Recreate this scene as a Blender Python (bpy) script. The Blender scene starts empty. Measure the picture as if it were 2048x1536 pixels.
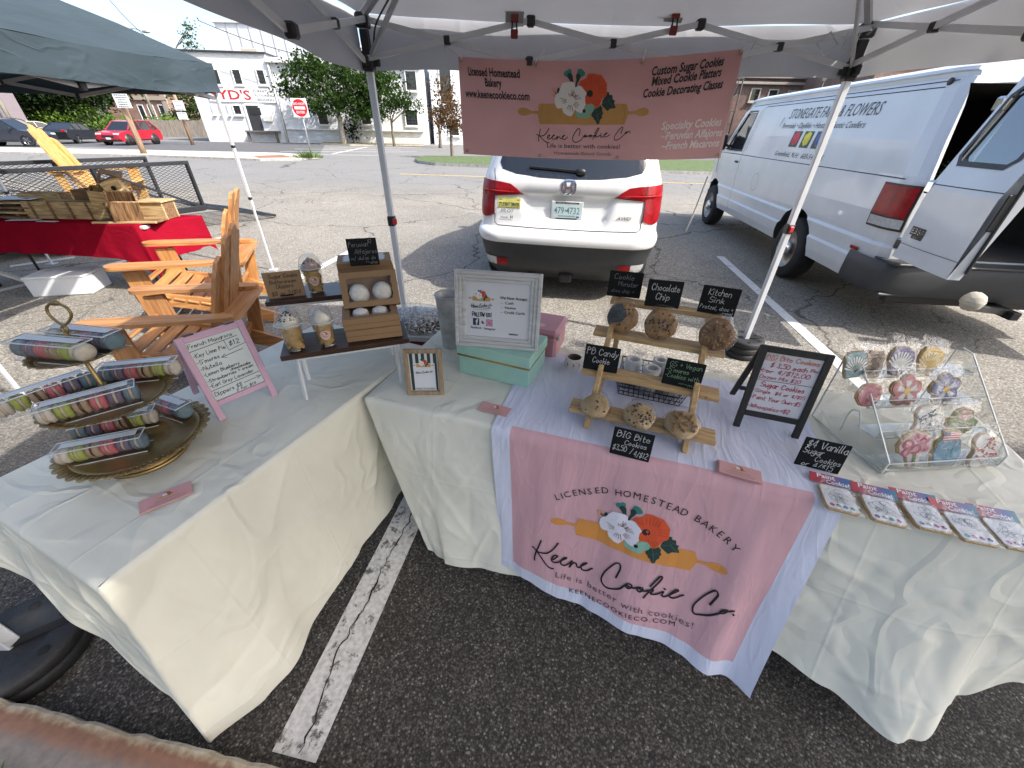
import bpy,bmesh,math,random
from mathutils import Vector,Matrix,Euler,noise
random.seed(7)
SC=bpy.context.scene
COL=SC.collection
R=math.radians
# camera
H_CAM,FPX,CX,CY=1.65,769.0,1024.0,768.0
ROLL=R(-1.15)
_s=math.tan(-ROLL)
PITCH=math.atan2(((CY-260.0)-_s*(CX-1213.0))*math.cos(ROLL),FPX)
_rt=Vector((1,0,0));_up=Vector((0,math.sin(PITCH),math.cos(PITCH)));_fw=Vector((0,math.cos(PITCH),-math.sin(PITCH)))
_c,_sn=math.cos(ROLL),math.sin(ROLL)
_X=_rt*_c-_up*_sn;_Y=_rt*_sn+_up*_c
cd=bpy.data.cameras.new("camera");cam=bpy.data.objects.new("camera",cd);COL.objects.link(cam)
cd.sensor_width=36.0;cd.lens=36.0*FPX/2048.0;cd.clip_start=0.05;cd.clip_end=1500.0
cam.matrix_world=Matrix(((_X.x,_Y.x,-_fw.x,0),(_X.y,_Y.y,-_fw.y,0),(_X.z,_Y.z,-_fw.z,H_CAM),(0,0,0,1)))
SC.camera=cam
# light
SUN_DIR=Vector((0.93,-0.40,1.0)).normalized()
elev=math.asin(SUN_DIR.z);azim=math.atan2(SUN_DIR.x,SUN_DIR.y)
W=bpy.data.worlds.new("World");SC.world=W;W.use_nodes=True
nt=W.node_tree;bg=nt.nodes["Background"]
sky=nt.nodes.new("ShaderNodeTexSky");sky.sky_type='NISHITA';sky.sun_disc=False
sky.sun_elevation=elev;sky.sun_rotation=azim;sky.air_density=1.0;sky.dust_density=3.5;sky.ozone_density=1.0
nt.links.new(sky.outputs[0],bg.inputs[0]);bg.inputs[1].default_value=0.15
sd=bpy.data.lights.new("sun",'SUN');sd.energy=3.0;sd.angle=R(0.6);sd.color=(1.0,0.965,0.91)
sun=bpy.data.objects.new("sun",sd);COL.objects.link(sun)
sun.rotation_euler=(-SUN_DIR).to_track_quat('-Z','Y').to_euler()
SC.view_settings.view_transform='Standard';SC.view_settings.look='None'
SC.view_settings.exposure=1.34;SC.view_settings.gamma=1.0
SC.cycles.max_bounces=8;SC.cycles.transparent_max_bounces=24;SC.cycles.use_denoising=True
SC.cycles.caustics_reflective=False;SC.cycles.caustics_refractive=False
# measuring helper: a photo pixel on a known plane
def px(u,v,z=None,y=None):
 x=(u-CX)/FPX;w=-(v-CY)/FPX
 d=_X*x+_Y*w+_fw
 t=(z-H_CAM)/d.z if z is not None else y/d.y
 return Vector((d.x*t,d.y*t,H_CAM+d.z*t))
 # materials
_mats={}
def rgb(h):
 h=h.lstrip('#');c=[int(h[i:i+2],16)/255 for i in(0,2,4)]
 return tuple(x/12.92 if x<=.04045 else((x+.055)/1.055)**2.4 for x in c)
def mat(name,col=(.5,.5,.5),rough=.5,metal=0.0,var=.12,vs=8.0,bump=0.0,bs=40.0,spec=.5,coat=0.0,stretch=None,emit=0,detail=4):
 """principled material with a mottled base colour and an optional fine bump"""
 if name in _mats:return _mats[name]
 if isinstance(col,str):col=rgb(col)
 m=bpy.data.materials.new(name);m.use_nodes=True;n=m.node_tree.nodes;l=m.node_tree.links
 b=n["Principled BSDF"]
 b.inputs['Base Color'].default_value=(*col,1);b.inputs['Roughness'].default_value=rough
 b.inputs['Metallic'].default_value=metal;b.inputs['Specular IOR Level'].default_value=spec
 b.inputs['Coat Weight'].default_value=coat;b.inputs['Coat Roughness'].default_value=.05
 tc=n.new("ShaderNodeTexCoord");mp=n.new("ShaderNodeMapping");l.new(tc.outputs['Object'],mp.inputs[0])
 if stretch:mp.inputs['Scale'].default_value=stretch
 if var>0:
  nz=n.new("ShaderNodeTexNoise");nz.inputs['Scale'].default_value=vs;nz.inputs['Detail'].default_value=detail
  l.new(mp.outputs[0],nz.inputs[0])
  mr=n.new("ShaderNodeMapRange");mr.inputs[1].default_value=.3;mr.inputs[2].default_value=.7
  mr.inputs[3].default_value=1-var;mr.inputs[4].default_value=1+var
  l.new(nz.outputs[0],mr.inputs[0])
  mx=n.new("ShaderNodeMix");mx.data_type='RGBA';mx.blend_type='MULTIPLY';mx.inputs[0].default_value=1
  mx.inputs[6].default_value=(*col,1);l.new(mr.outputs[0],mx.inputs[7]);l.new(mx.outputs[2],b.inputs['Base Color'])
 if bump>0:
  n2=n.new("ShaderNodeTexNoise");n2.inputs['Scale'].default_value=bs;n2.inputs['Detail'].default_value=5
  l.new(mp.outputs[0],n2.inputs[0]);bp=n.new("ShaderNodeBump");bp.inputs['Strength'].default_value=bump
  bp.inputs['Distance'].default_value=.01;l.new(n2.outputs[0],bp.inputs['Height']);l.new(bp.outputs[0],b.inputs['Normal'])
 _mats[name]=m
 return m
def wood(name,c1,c2,axis='X',scale=1.0,rough=.55,rings=9.0):
 """planed wood: grain streaks along one object axis, with a few knots"""
 if name in _mats:return _mats[name]
 if isinstance(c1,str):c1=rgb(c1)
 if isinstance(c2,str):c2=rgb(c2)
 m=bpy.data.materials.new(name);m.use_nodes=True;n=m.node_tree.nodes;l=m.node_tree.links;b=n["Principled BSDF"]
 tc=n.new("ShaderNodeTexCoord");mp=n.new("ShaderNodeMapping");l.new(tc.outputs['Object'],mp.inputs[0])
 s=[rings*scale]*3;s['XYZ'.index(axis)]=.9*scale;mp.inputs['Scale'].default_value=s
 nz=n.new("ShaderNodeTexNoise");nz.inputs['Scale'].default_value=3.0;nz.inputs['Detail'].default_value=6;nz.inputs['Distortion'].default_value=.6
 l.new(mp.outputs[0],nz.inputs[0])
 cr=n.new("ShaderNodeValToRGB");cr.color_ramp.elements[0].position=.32;cr.color_ramp.elements[1].position=.68
 cr.color_ramp.elements[0].color=(*c1,1);cr.color_ramp.elements[1].color=(*c2,1)
 l.new(nz.outputs[0],cr.inputs[0])
 vo=n.new("ShaderNodeTexVoronoi");vo.inputs['Scale'].default_value=5*scale;l.new(tc.outputs['Object'],vo.inputs[0])
 lt=n.new("ShaderNodeMapRange");lt.inputs[1].default_value=.03;lt.inputs[2].default_value=.10;lt.inputs[3].default_value=.45;lt.inputs[4].default_value=1
 l.new(vo.outputs['Distance'],lt.inputs[0])
 mx=n.new("ShaderNodeMix");mx.data_type='RGBA';mx.blend_type='MULTIPLY';mx.inputs[0].default_value=1
 l.new(cr.outputs[0],mx.inputs[6]);l.new(lt.outputs[0],mx.inputs[7]);l.new(mx.outputs[2],b.inputs['Base Color'])
 b.inputs['Roughness'].default_value=rough
 bp=n.new("ShaderNodeBump");bp.inputs['Strength'].default_value=.15;bp.inputs['Distance'].default_value=.004
 l.new(nz.outputs[0],bp.inputs['Height']);l.new(bp.outputs[0],b.inputs['Normal'])
 _mats[name]=m
 return m
def clear(name,tint=(1,1,1),gloss=.10,rough=.04,wr=0.0,ws=60.0):
 """thin clear plastic or glass: mostly see-through with a sharp sheen that grows at grazing angles"""
 if name in _mats:return _mats[name]
 m=bpy.data.materials.new(name);m.use_nodes=True;n=m.node_tree.nodes;l=m.node_tree.links
 n.remove(n["Principled BSDF"]);out=n["Material Output"]
 t=n.new("ShaderNodeBsdfTransparent");t.inputs[0].default_value=(*tint,1)
 g=n.new("ShaderNodeBsdfGlossy");g.inputs['Roughness'].default_value=rough
 fr=n.new("ShaderNodeLayerWeight");fr.inputs[0].default_value=.35
 mr=n.new("ShaderNodeMapRange");mr.inputs[3].default_value=gloss;mr.inputs[4].default_value=.75
 l.new(fr.outputs['Facing'],mr.inputs[0])
 pw=n.new("ShaderNodeMath");pw.operation='POWER';pw.inputs[1].default_value=2.2
 l.new(fr.outputs['Facing'],pw.inputs[0]);l.new(pw.outputs[0],mr.inputs[0])
 mx=n.new("ShaderNodeMixShader");l.new(mr.outputs[0],mx.inputs[0]);l.new(t.outputs[0],mx.inputs[1]);l.new(g.outputs[0],mx.inputs[2])
 if wr>0:
  tc=n.new("ShaderNodeTexCoord");nz=n.new("ShaderNodeTexNoise");nz.inputs['Scale'].default_value=ws;nz.inputs['Detail'].default_value=3;nz.inputs['Distortion'].default_value=1.5
  l.new(tc.outputs['Object'],nz.inputs[0]);bp=n.new("ShaderNodeBump");bp.inputs['Strength'].default_value=wr;bp.inputs['Distance'].default_value=.02
  l.new(nz.outputs[0],bp.inputs['Height']);l.new(bp.outputs[0],g.inputs['Normal']);l.new(bp.outputs[0],fr.inputs['Normal'])
 l.new(mx.outputs[0],out.inputs[0]);_mats[name]=m
 return m
def fabric(name,col,transl=.25,rough=.9,bump=.25,bs=9.0,stretch=None,fine=1.0,folds=None):
 """cloth: diffuse plus some light let through, creased by two scales of bump"""
 if name in _mats:return _mats[name]
 if isinstance(col,str):col=rgb(col)
 m=bpy.data.materials.new(name);m.use_nodes=True;n=m.node_tree.nodes;l=m.node_tree.links
 n.remove(n["Principled BSDF"]);out=n["Material Output"]
 tc=n.new("ShaderNodeTexCoord");mp=n.new("ShaderNodeMapping");l.new(tc.outputs['Object'],mp.inputs[0])
 if stretch:mp.inputs['Scale'].default_value=stretch
 nz=n.new("ShaderNodeTexNoise");nz.inputs['Scale'].default_value=bs;nz.inputs['Detail'].default_value=3;nz.inputs['Distortion'].default_value=.35
 l.new(mp.outputs[0],nz.inputs[0])
 n3=n.new("ShaderNodeTexNoise");n3.inputs['Scale'].default_value=bs*.8;n3.inputs['Detail'].default_value=2;n3.inputs['Distortion'].default_value=.5
 l.new(mp.outputs[0],n3.inputs[0])
 ab=n.new("ShaderNodeMath");ab.operation='SUBTRACT';ab.inputs[1].default_value=.5;l.new(n3.outputs[0],ab.inputs[0])
 a2=n.new("ShaderNodeMath");a2.operation='ABSOLUTE';l.new(ab.outputs[0],a2.inputs[0])
 a3=n.new("ShaderNodeMapRange");a3.inputs[1].default_value=0;a3.inputs[2].default_value=.05;a3.inputs[3].default_value=.22;a3.inputs[4].default_value=0
 l.new(a2.outputs[0],a3.inputs[0])
 ad=n.new("ShaderNodeMath");ad.operation='ADD';l.new(nz.outputs[0],ad.inputs[0]);l.new(a3.outputs[0],ad.inputs[1])
 if folds is not None:
  rt=n.new("ShaderNodeMapping");rt.inputs['Rotation'].default_value=(0,0,-folds[0]);l.new(tc.outputs['Object'],rt.inputs[0]);sp=n.new("ShaderNodeSeparateXYZ");l.new(rt.outputs[0],sp.inputs[0])
  for ax in(0,1,2):
   sc=n.new("ShaderNodeMath");sc.operation='MULTIPLY_ADD';sc.inputs[1].default_value=1/folds[1];sc.inputs[2].default_value=.37+.2*ax;l.new(sp.outputs[ax],sc.inputs[0])
   pp=n.new("ShaderNodeMath");pp.operation='PINGPONG';pp.inputs[1].default_value=.5;l.new(sc.outputs[0],pp.inputs[0])
   fm=n.new("ShaderNodeMapRange");fm.inputs[1].default_value=0;fm.inputs[2].default_value=.022;fm.inputs[3].default_value=folds[2];fm.inputs[4].default_value=0;l.new(pp.outputs[0],fm.inputs[0])
   a4=n.new("ShaderNodeMath");a4.operation='ADD';l.new(ad.outputs[0],a4.inputs[0]);l.new(fm.outputs[0],a4.inputs[1]);ad=a4
 bp=n.new("ShaderNodeBump");bp.inputs['Strength'].default_value=bump;bp.inputs['Distance'].default_value=.03;l.new(ad.outputs[0],bp.inputs['Height'])
 wv=n.new("ShaderNodeTexNoise");wv.inputs['Scale'].default_value=900*fine;wv.inputs['Detail'].default_value=1;l.new(tc.outputs['Object'],wv.inputs[0])
 b2=n.new("ShaderNodeBump");b2.inputs['Strength'].default_value=.10;b2.inputs['Distance'].default_value=.002
 l.new(wv.outputs[0],b2.inputs['Height']);l.new(bp.outputs[0],b2.inputs['Normal'])
 hs=n.new("ShaderNodeMapRange");hs.inputs[1].default_value=.3;hs.inputs[2].default_value=.7;hs.inputs[3].default_value=.93;hs.inputs[4].default_value=1.05
 l.new(nz.outputs[0],hs.inputs[0])
 mx=n.new("ShaderNodeMix");mx.data_type='RGBA';mx.blend_type='MULTIPLY';mx.inputs[0].default_value=1;mx.inputs[6].default_value=(*col,1)
 l.new(hs.outputs[0],mx.inputs[7])
 df=n.new("ShaderNodeBsdfDiffuse");tr=n.new("ShaderNodeBsdfTranslucent")
 l.new(mx.outputs[2],df.inputs[0]);l.new(mx.outputs[2],tr.inputs[0]);l.new(b2.outputs[0],df.inputs['Normal']);l.new(b2.outputs[0],tr.inputs['Normal'])
 ms=n.new("ShaderNodeMixShader");ms.inputs[0].default_value=transl;l.new(df.outputs[0],ms.inputs[1]);l.new(tr.outputs[0],ms.inputs[2])
 l.new(ms.outputs[0],out.inputs[0]);_mats[name]=m
 return m
 # mesh builder
class MB:
 def __init__(s):s.v=[];s.f=[];s.m=[];s.sm=[]
 def add(s,vs,fs,mi=0,smooth=False,M=None):
  o=len(s.v);s.v+=[(M@Vector(q))if M is not None else Vector(q)for q in vs]
  for f in fs:s.f.append([o+i for i in f]);s.m.append(mi);s.sm.append(smooth)
  return s
 def box(s,c,d,mi=0,ch=0.0,M=None,rz=0,rx=0,ry=0):
  hx,hy,hz=d[0]/2,d[1]/2,d[2]/2
  T=Matrix.Translation(Vector(c))@Euler((rx,ry,rz)).to_matrix().to_4x4()
  if M is not None:T=M@T
  if ch<=0:
   vs=[(x*hx,y*hy,z*hz)for z in(-1,1)for y in(-1,1)for x in(-1,1)]
   fs=[(0,2,3,1),(4,5,7,6),(0,1,5,4),(2,6,7,3),(0,4,6,2),(1,3,7,5)]
   return s.add(vs,fs,mi,False,T)
  ch=min(ch,hx*.9,hy*.9,hz*.9);vs=[];ix={}
  for sx in(-1,1):
   for sy in(-1,1):
    for sz in(-1,1):
     for a in range(3):
      p=[sx*(hx-ch),sy*(hy-ch),sz*(hz-ch)];p[a]=(sx*hx,sy*hy,sz*hz)[a]
      ix[(sx,sy,sz,a)]=len(vs);vs.append(p)
  fs=[]
  I=lambda x,y,z,a:ix[(x,y,z,a)]
  for q in(-1,1):
   fs.append([I(q,-1,-1,0),I(q,1,-1,0),I(q,1,1,0),I(q,-1,1,0)][::q])
   fs.append([I(-1,q,-1,1),I(-1,q,1,1),I(1,q,1,1),I(1,q,-1,1)][::q])
   fs.append([I(-1,-1,q,2),I(1,-1,q,2),I(1,1,q,2),I(-1,1,q,2)][::q])
   for w in(-1,1):
    k=q*w
    fs.append([I(q,w,-1,0),I(q,w,-1,1),I(q,w,1,1),I(q,w,1,0)][::k])
    fs.append([I(-1,q,w,1),I(-1,q,w,2),I(1,q,w,2),I(1,q,w,1)][::k])
    fs.append([I(q,-1,w,2),I(q,-1,w,0),I(q,1,w,0),I(q,1,w,2)][::k])
    for r in(-1,1):
     fs.append([I(q,w,r,0),I(q,w,r,1),I(q,w,r,2)][::(q*w*r)])
  return s.add(vs,fs,mi,False,T)
 def beam(s,a,b,w,h,mi=0,ch=0.0,up=(0,0,1)):
  a=Vector(a);b=Vector(b);d=b-a;L=d.length
  if L<1e-6:return s
  x=d/L;u=Vector(up);y=u.cross(x)
  if y.length<1e-4:y=Vector((0,1,0)).cross(x)
  if y.length<1e-4:y=Vector((1,0,0)).cross(x)
  y.normalize();z=x.cross(y)
  M=Matrix(((x.x,y.x,z.x,0),(x.y,y.y,z.y,0),(x.z,y.z,z.z,0),(0,0,0,1)))
  M=Matrix.Translation((a+b)/2)@M
  return s.box((0,0,0),(L,w,h),mi,ch,M)
 def tube(s,pts,r,n=8,mi=0,cap=True,smooth=True,closed=False):
  pts=[Vector(p)for p in pts];k=len(pts);rs=r if isinstance(r,(list,tuple))else[r]*k
  vs=[];prev=None
  for i,p in enumerate(pts):
   if closed:d=pts[(i+1)%k]-pts[i-1]
   else:d=pts[min(i+1,k-1)]-pts[max(i-1,0)]
   if d.length<1e-9:d=Vector((0,0,1))
   d.normalize()
   if prev is None:
    ref=Vector((0,0,1))if abs(d.z)<.9 else Vector((1,0,0));a=ref.cross(d).normalized()
   else:
    a=prev-d*prev.dot(d)
    a=a.normalized()if a.length>1e-6 else Vector((1,0,0)).cross(d).normalized()
   prev=a;b=d.cross(a)
   for j in range(n):
    t=2*math.pi*j/n;vs.append(p+(a*math.cos(t)+b*math.sin(t))*rs[i])
  fs=[]
  for i in range(k if closed else k-1):
   i2=(i+1)%k
   for j in range(n):fs.append((i*n+j,i*n+(j+1)%n,i2*n+(j+1)%n,i2*n+j))
  if cap and not closed:fs+=[tuple(range(n))[::-1],tuple((k-1)*n+j for j in range(n))]
  return s.add(vs,fs,mi,smooth)
 def lathe(s,prof,c=(0,0,0),n=24,mi=0,M=None,smooth=True,cap=True,wob=None):
  vs=[];k=len(prof)
  for i,(r,z)in enumerate(prof):
   for j in range(n):
    t=2*math.pi*j/n;rr=r*(wob(t,i)if wob else 1)
    vs.append((c[0]+rr*math.cos(t),c[1]+rr*math.sin(t),c[2]+z))
  fs=[(i*n+j,i*n+(j+1)%n,(i+1)*n+(j+1)%n,(i+1)*n+j)for i in range(k-1)for j in range(n)]
  if cap:
   if prof[0][0]>1e-5:fs.append(tuple(range(n))[::-1])
   if prof[-1][0]>1e-5:fs.append(tuple((k-1)*n+j for j in range(n)))
  return s.add(vs,fs,mi,smooth,M)
 def prism(s,poly,z0,z1,mi=0,M=None,mi_side=None):
  n=len(poly);vs=[(p[0],p[1],z0)for p in poly]+[(p[0],p[1],z1)for p in poly]
  area=sum(poly[i][0]*poly[(i+1)%n][1]-poly[(i+1)%n][0]*poly[i][1]for i in range(n))
  top=tuple(range(n,2*n));bot=tuple(range(n))[::-1];sd=[(i,(i+1)%n,n+(i+1)%n,n+i)for i in range(n)]
  if(area<0)!=(z1<z0):top=top[::-1];bot=bot[::-1];sd=[q[::-1]for q in sd]
  s.add(vs,[top,bot],mi,False,M)
  return s.add(vs,sd,mi if mi_side is None else mi_side,False,M)
 def grid(s,fn,nu,nv,mi=0,smooth=True,mfn=None,flip=False):
  vs=[fn(i/nu,j/nv)for j in range(nv+1)for i in range(nu+1)];w=nu+1;o=len(s.v)
  s.v+=[Vector(q)for q in vs]
  for j in range(nv):
   for i in range(nu):
    f=[o+j*w+i,o+j*w+i+1,o+(j+1)*w+i+1,o+(j+1)*w+i]
    s.f.append(f[::-1]if flip else f);s.m.append(mfn(i,j)if mfn else mi);s.sm.append(smooth)
  return s
 def ball(s,c,r,nu=12,nv=8,mi=0,sc=(1,1,1),M=None,jit=0,seed=0):
  rn=random.Random(seed);pr=[]
  vs=[(c[0],c[1],c[2]-r*sc[2])]
  for j in range(1,nv):
   a=math.pi*j/nv
   for i in range(nu):
    t=2*math.pi*i/nu;k=1+(rn.random()-.5)*jit
    vs.append((c[0]+r*k*sc[0]*math.sin(a)*math.cos(t),c[1]+r*k*sc[1]*math.sin(a)*math.sin(t),c[2]-r*k*sc[2]*math.cos(a)))
  vs.append((c[0],c[1],c[2]+r*sc[2]));e=len(vs)-1;fs=[]
  for i in range(nu):fs.append((0,1+(i+1)%nu,1+i));fs.append((e,1+(nv-2)*nu+i,1+(nv-2)*nu+(i+1)%nu))
  for j in range(nv-2):
   for i in range(nu):fs.append((1+j*nu+i,1+j*nu+(i+1)%nu,1+(j+1)*nu+(i+1)%nu,1+(j+1)*nu+i))
  return s.add(vs,fs,mi,True,M)
 def build(s,name,mats,parent=None,world=False,origin=None,auto=None,solid=None,bevel=None):
  if not isinstance(mats,(list,tuple)):mats=[mats]
  me=bpy.data.meshes.new(name);vs=s.v
  if world and parent is not None:
   Mi=root_m(parent).inverted();vs=[Mi@q for q in vs]
  elif origin is not None:
   o=Vector(origin);vs=[q-o for q in vs]
  me.from_pydata([tuple(q)for q in vs],[],s.f)
  for q in mats:me.materials.append(q)
  me.polygons.foreach_set('material_index',s.m);me.polygons.foreach_set('use_smooth',s.sm)
  me.update()
  o=bpy.data.objects.new(name,me);COL.objects.link(o)
  if parent is not None:o.parent=parent
  elif origin is not None:o.location=origin
  if bevel:
   q=o.modifiers.new('bevel','BEVEL');q.width=bevel;q.segments=2;q.limit_method='ANGLE';q.angle_limit=R(35)
  if solid:
   q=o.modifiers.new('solid','SOLIDIFY');q.thickness=solid;q.offset=0
  return o
_rm={}
def root_m(o):
 M=Matrix.Identity(4)
 while o is not None:
  M=Matrix.LocRotScale(o.location,o.rotation_euler,o.scale)@M;o=o.parent
 return M
def tag(o,label,cat,group=None,kind=None):
 o['label']=label;o['category']=cat
 if group:o['group']=group
 if kind:o['kind']=kind
 return o
def thing(name,label,cat,loc=(0,0,0),rz=0.0,group=None,rot=None):
 o=bpy.data.objects.new(name,None);COL.objects.link(o);o.empty_display_size=.1
 o.location=loc;o.rotation_euler=rot if rot else(0,0,rz)
 return tag(o,label,cat,group)
def struct(o):o['kind']='structure';return o
def copy_tree(o,parent=None):
 c=o.copy();COL.objects.link(c);c.parent=parent
 for ch in[q for q in ALL_CHILDREN(o)]:copy_tree(ch,c)
 return c
def ALL_CHILDREN(o):return[q for q in bpy.data.objects if q.parent==o]
def smooth_path(pts,k=6,closed=False):
 P=[Vector(p)for p in pts];n=len(P);out=[]
 if n<3:return P
 for i in range(n if closed else n-1):
  p0=P[i-1]if(closed or i>0)else P[0]*2-P[1];p1=P[i];p2=P[(i+1)%n]
  p3=P[(i+2)%n]if(closed or i+2<n)else P[-1]*2-P[-2]
  for j in range(k):
   t=j/k
   out.append(.5*((2*p1)+(p2-p0)*t+(2*p0-5*p1+4*p2-p3)*t*t+(3*p1-p0-3*p2+p3)*t**3))
 if not closed:out.append(P[-1])
 return out
 # flat artwork (lettering, logos, printed panels)
GL={}
def _glyphs():
 src="""a 4 45,35,14,02,11,20,30,42 45,41,50
b 4 09,00 03,25,44,42,30,10,01
c 3 44,25,14,02,11,30,41
d 4 44,25,14,02,11,20,31,43 49,40
e 4 03,43,34,15,03,01,20,41
f 3 38,29,18,10 05,35
g 4 44,25,14,02,11,20,43 45,4a,2c,0b
h 4 09,00 03,15,35,43,40
i 1 05,00 07,08
j 2 25,2a,0c 27,28
k 3 09,00 02,35 13,40
l 1 09,01,10
m 6 05,00 03,14,25,33,30 33,44,55,63,60
n 4 05,00 03,15,35,43,40
o 4 25,14,02,11,20,31,43,34,25
p 4 05,0c 03,25,44,42,30,10,01
q 4 44,25,14,02,11,20,43 45,4c
r 3 05,00 02,14,25,35
s 3 34,15,04,13,32,31,10,01
t 3 18,11,20,30 05,35
u 4 05,02,10,20,42 45,40
v 4 05,20,45
w 6 05,10,34,50,65
x 4 05,40 45,00
y 4 05,21 45,0c
z 4 05,45,00,40
A 5 00,39,50 13,43
B 5 00,09,38,46,05 05,46,53,30,00
C 5 57,39,18,04,11,30,52
D 5 00,09,38,56,52,30,00
E 4 49,09,00,40 05,35
F 4 49,09,00 05,35
G 5 57,39,18,04,11,30,52,54,34
H 5 09,00 59,50 05,55
I 2 19,10 09,29 00,20
J 4 49,42,30,11,03
K 5 09,00 59,04,50
L 4 09,00,40
M 6 00,09,33,69,60
N 5 00,09,50,59
O 5 39,18,04,11,30,52,56,39
P 5 00,09,38,46,05
R 5 00,09,38,46,05,50
S 5 58,29,07,15,44,52,30,01
T 5 09,59 39,30
U 5 09,02,20,40,52,59
V 5 09,30,59
W 7 09,20,37,50,79
X 5 09,50 00,59
Y 5 09,35,59 35,20
Z 5 09,59,00,50
0 4 29,06,02,20,42,46,29
1 2 07,19,10
2 4 07,29,37,46,00,40
3 4 08,29,47,25,42,30,01
4 4 39,03,43 38,30
5 4 49,09,06,36,43,30,01
6 4 39,05,02,20,42,34,05
7 4 09,49,20
8 4 25,07,29,47,25,02,20,42,25
9 4 46,25,07,29,47,40
$ 4 47,28,06,15,34,42,20,02 39,1a
/ 3 39,0a
+ 4 22,27 04,44
- 3 04,34
' 1 19,07
. 1 00,01,11,10,00
, 1 11,0b
! 1 19,13 11,10
: 1 05,06 01,00
& 5 50,17,29,37,03,02,10,50
> 5 04,54 36,54,32
< 5 54,04 26,04,22
( 2 29,06,02,2a
~ 4 04,25,23,44"""
 for ln in src.split('\n'):
  a,w,rest=ln[0],ln[2],ln[4:]
  GL[a]=(int(w),[[(int(p[0]),int(p[1])if p[1].isdigit()else-(ord(p[1])-96))for p in st.split(',')]for st in rest.split(' ')])
_glyphs()
class Art:
 """flat artwork in metres on a (u, v) sheet: polygons in layers, each with a material index"""
 def __init__(s):s.polys=[];s.mats=[];s.layer=0
 def mi(s,m):
  if m not in s.mats:s.mats.append(m)
  return s.mats.index(m)
 def poly(s,pts,m,layer=None):
  s.polys.append((([tuple(p[:2])for p in pts]),s.mi(m),s.layer if layer is None else layer));return s
 def rect(s,u0,v0,u1,v1,m,layer=None):return s.poly([(u0,v0),(u1,v0),(u1,v1),(u0,v1)],m,layer)
 def disc(s,c,r,m,n=20,ry=None,layer=None,rot=0):
  ry=ry or r;q=[]
  for i in range(n):
   t=2*math.pi*i/n;x=r*math.cos(t);y=ry*math.sin(t)
   q.append((c[0]+x*math.cos(rot)-y*math.sin(rot),c[1]+x*math.sin(rot)+y*math.cos(rot)))
  return s.poly(q,m,layer)
 def ring(s,c,r0,r1,m,n=24,layer=None):
  for i in range(n):
   a=2*math.pi*i/n;b=2*math.pi*(i+1)/n
   s.poly([(c[0]+r0*math.cos(a),c[1]+r0*math.sin(a)),(c[0]+r1*math.cos(a),c[1]+r1*math.sin(a)),(c[0]+r1*math.cos(b),c[1]+r1*math.sin(b)),(c[0]+r0*math.cos(b),c[1]+r0*math.sin(b))],m,layer)
  return s
 def stroke(s,pts,w,m,layer=None,sm=0):
  P=[Vector((p[0],p[1],0))for p in pts]
  if sm and len(P)>2:P=smooth_path(P,sm)
  L=[];Rr=[];n=len(P)
  for i in range(n):
   d=P[min(i+1,n-1)]-P[max(i-1,0)]
   if d.length<1e-9:d=Vector((1,0,0))
   d.normalize();q=Vector((-d.y,d.x,0))*w/2
   e=d*w*.4*(-1 if i==0 else(1 if i==n-1 else 0))
   L.append(P[i]+q+e);Rr.append(P[i]-q+e)
  for i in range(n-1):s.poly([Rr[i],Rr[i+1],L[i+1],L[i]],m,layer)
  return s
 def hand(s,text,u,v,h,m,w=None,slant=.12,jit=.25,rot=0.0,seed=1,sp=1.0,layer=None,fit=None):
  """handwriting: h is the cap height, (u, v) the left end of the base line; fit squeezes the line to that width"""
  rn=random.Random(seed);k=h/9.0;w=w or h*.11;adv=0.0;strokes=[]
  for ch in text:
   if ch==' ':adv+=4*sp;continue
   g=GL.get(ch)
   if not g:continue
   dy=(rn.random()-.5)*jit*2;sc=1+(rn.random()-.5)*jit*.4
   for st in g[1]:
    strokes.append([(adv+(x+(rn.random()-.5)*jit)*sc+(y*slant),y*sc+dy+(rn.random()-.5)*jit)for x,y in st])
   adv+=(g[0]+1.7)*sp
  kx=k if not fit else fit/max(adv,1e-6);c,sn=math.cos(rot),math.sin(rot)
  for st in strokes:
   s.stroke([(u+x*kx*c-y*k*sn,v+x*kx*sn+y*k*c)for x,y in st],w,m,layer,3 if len(st)>2 else 0)
  return s
 def type(s,text,u,v,h,m,align='C',sx=1.0,shear=0.0,bold=0.0,rot=0.0,sp=1.0,layer=None,fit=None):
  """printed lettering from the built-in face; h is the cap height"""
  cu=bpy.data.curves.new('lettering','FONT');cu.body=text;cu.size=h/.73;cu.resolution_u=2
  cu.align_x={'C':'CENTER','L':'LEFT','R':'RIGHT'}[align];cu.shear=shear;cu.space_character=sp;cu.offset=bold*h
  ob=bpy.data.objects.new('lettering',cu);COL.objects.link(ob)
  me=ob.to_mesh();c,sn=math.cos(rot),math.sin(rot);vs=[q.co.copy()for q in me.vertices]
  if fit and vs:
   wd=max(q.x for q in vs)-min(q.x for q in vs);sx=fit/max(wd,1e-6)
  for p in me.polygons:
   s.poly([(u+vs[i].x*sx*c-vs[i].y*sn,v+vs[i].x*sx*sn+vs[i].y*c)for i in p.vertices],m,layer)
  ob.to_mesh_clear();bpy.data.objects.remove(ob);bpy.data.curves.remove(cu)
  return s
 def moved(s,other,u,v,k,rot=0.0,kx=None,layer=0):
  c,sn=math.cos(rot),math.sin(rot);kx=kx or k
  for pts,mi,ly in other.polys:
   s.poly([(u+x*kx*c-y*k*sn,v+x*kx*sn+y*k*c)for x,y in pts],other.mats[mi],layer+ly)
  return s
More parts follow.
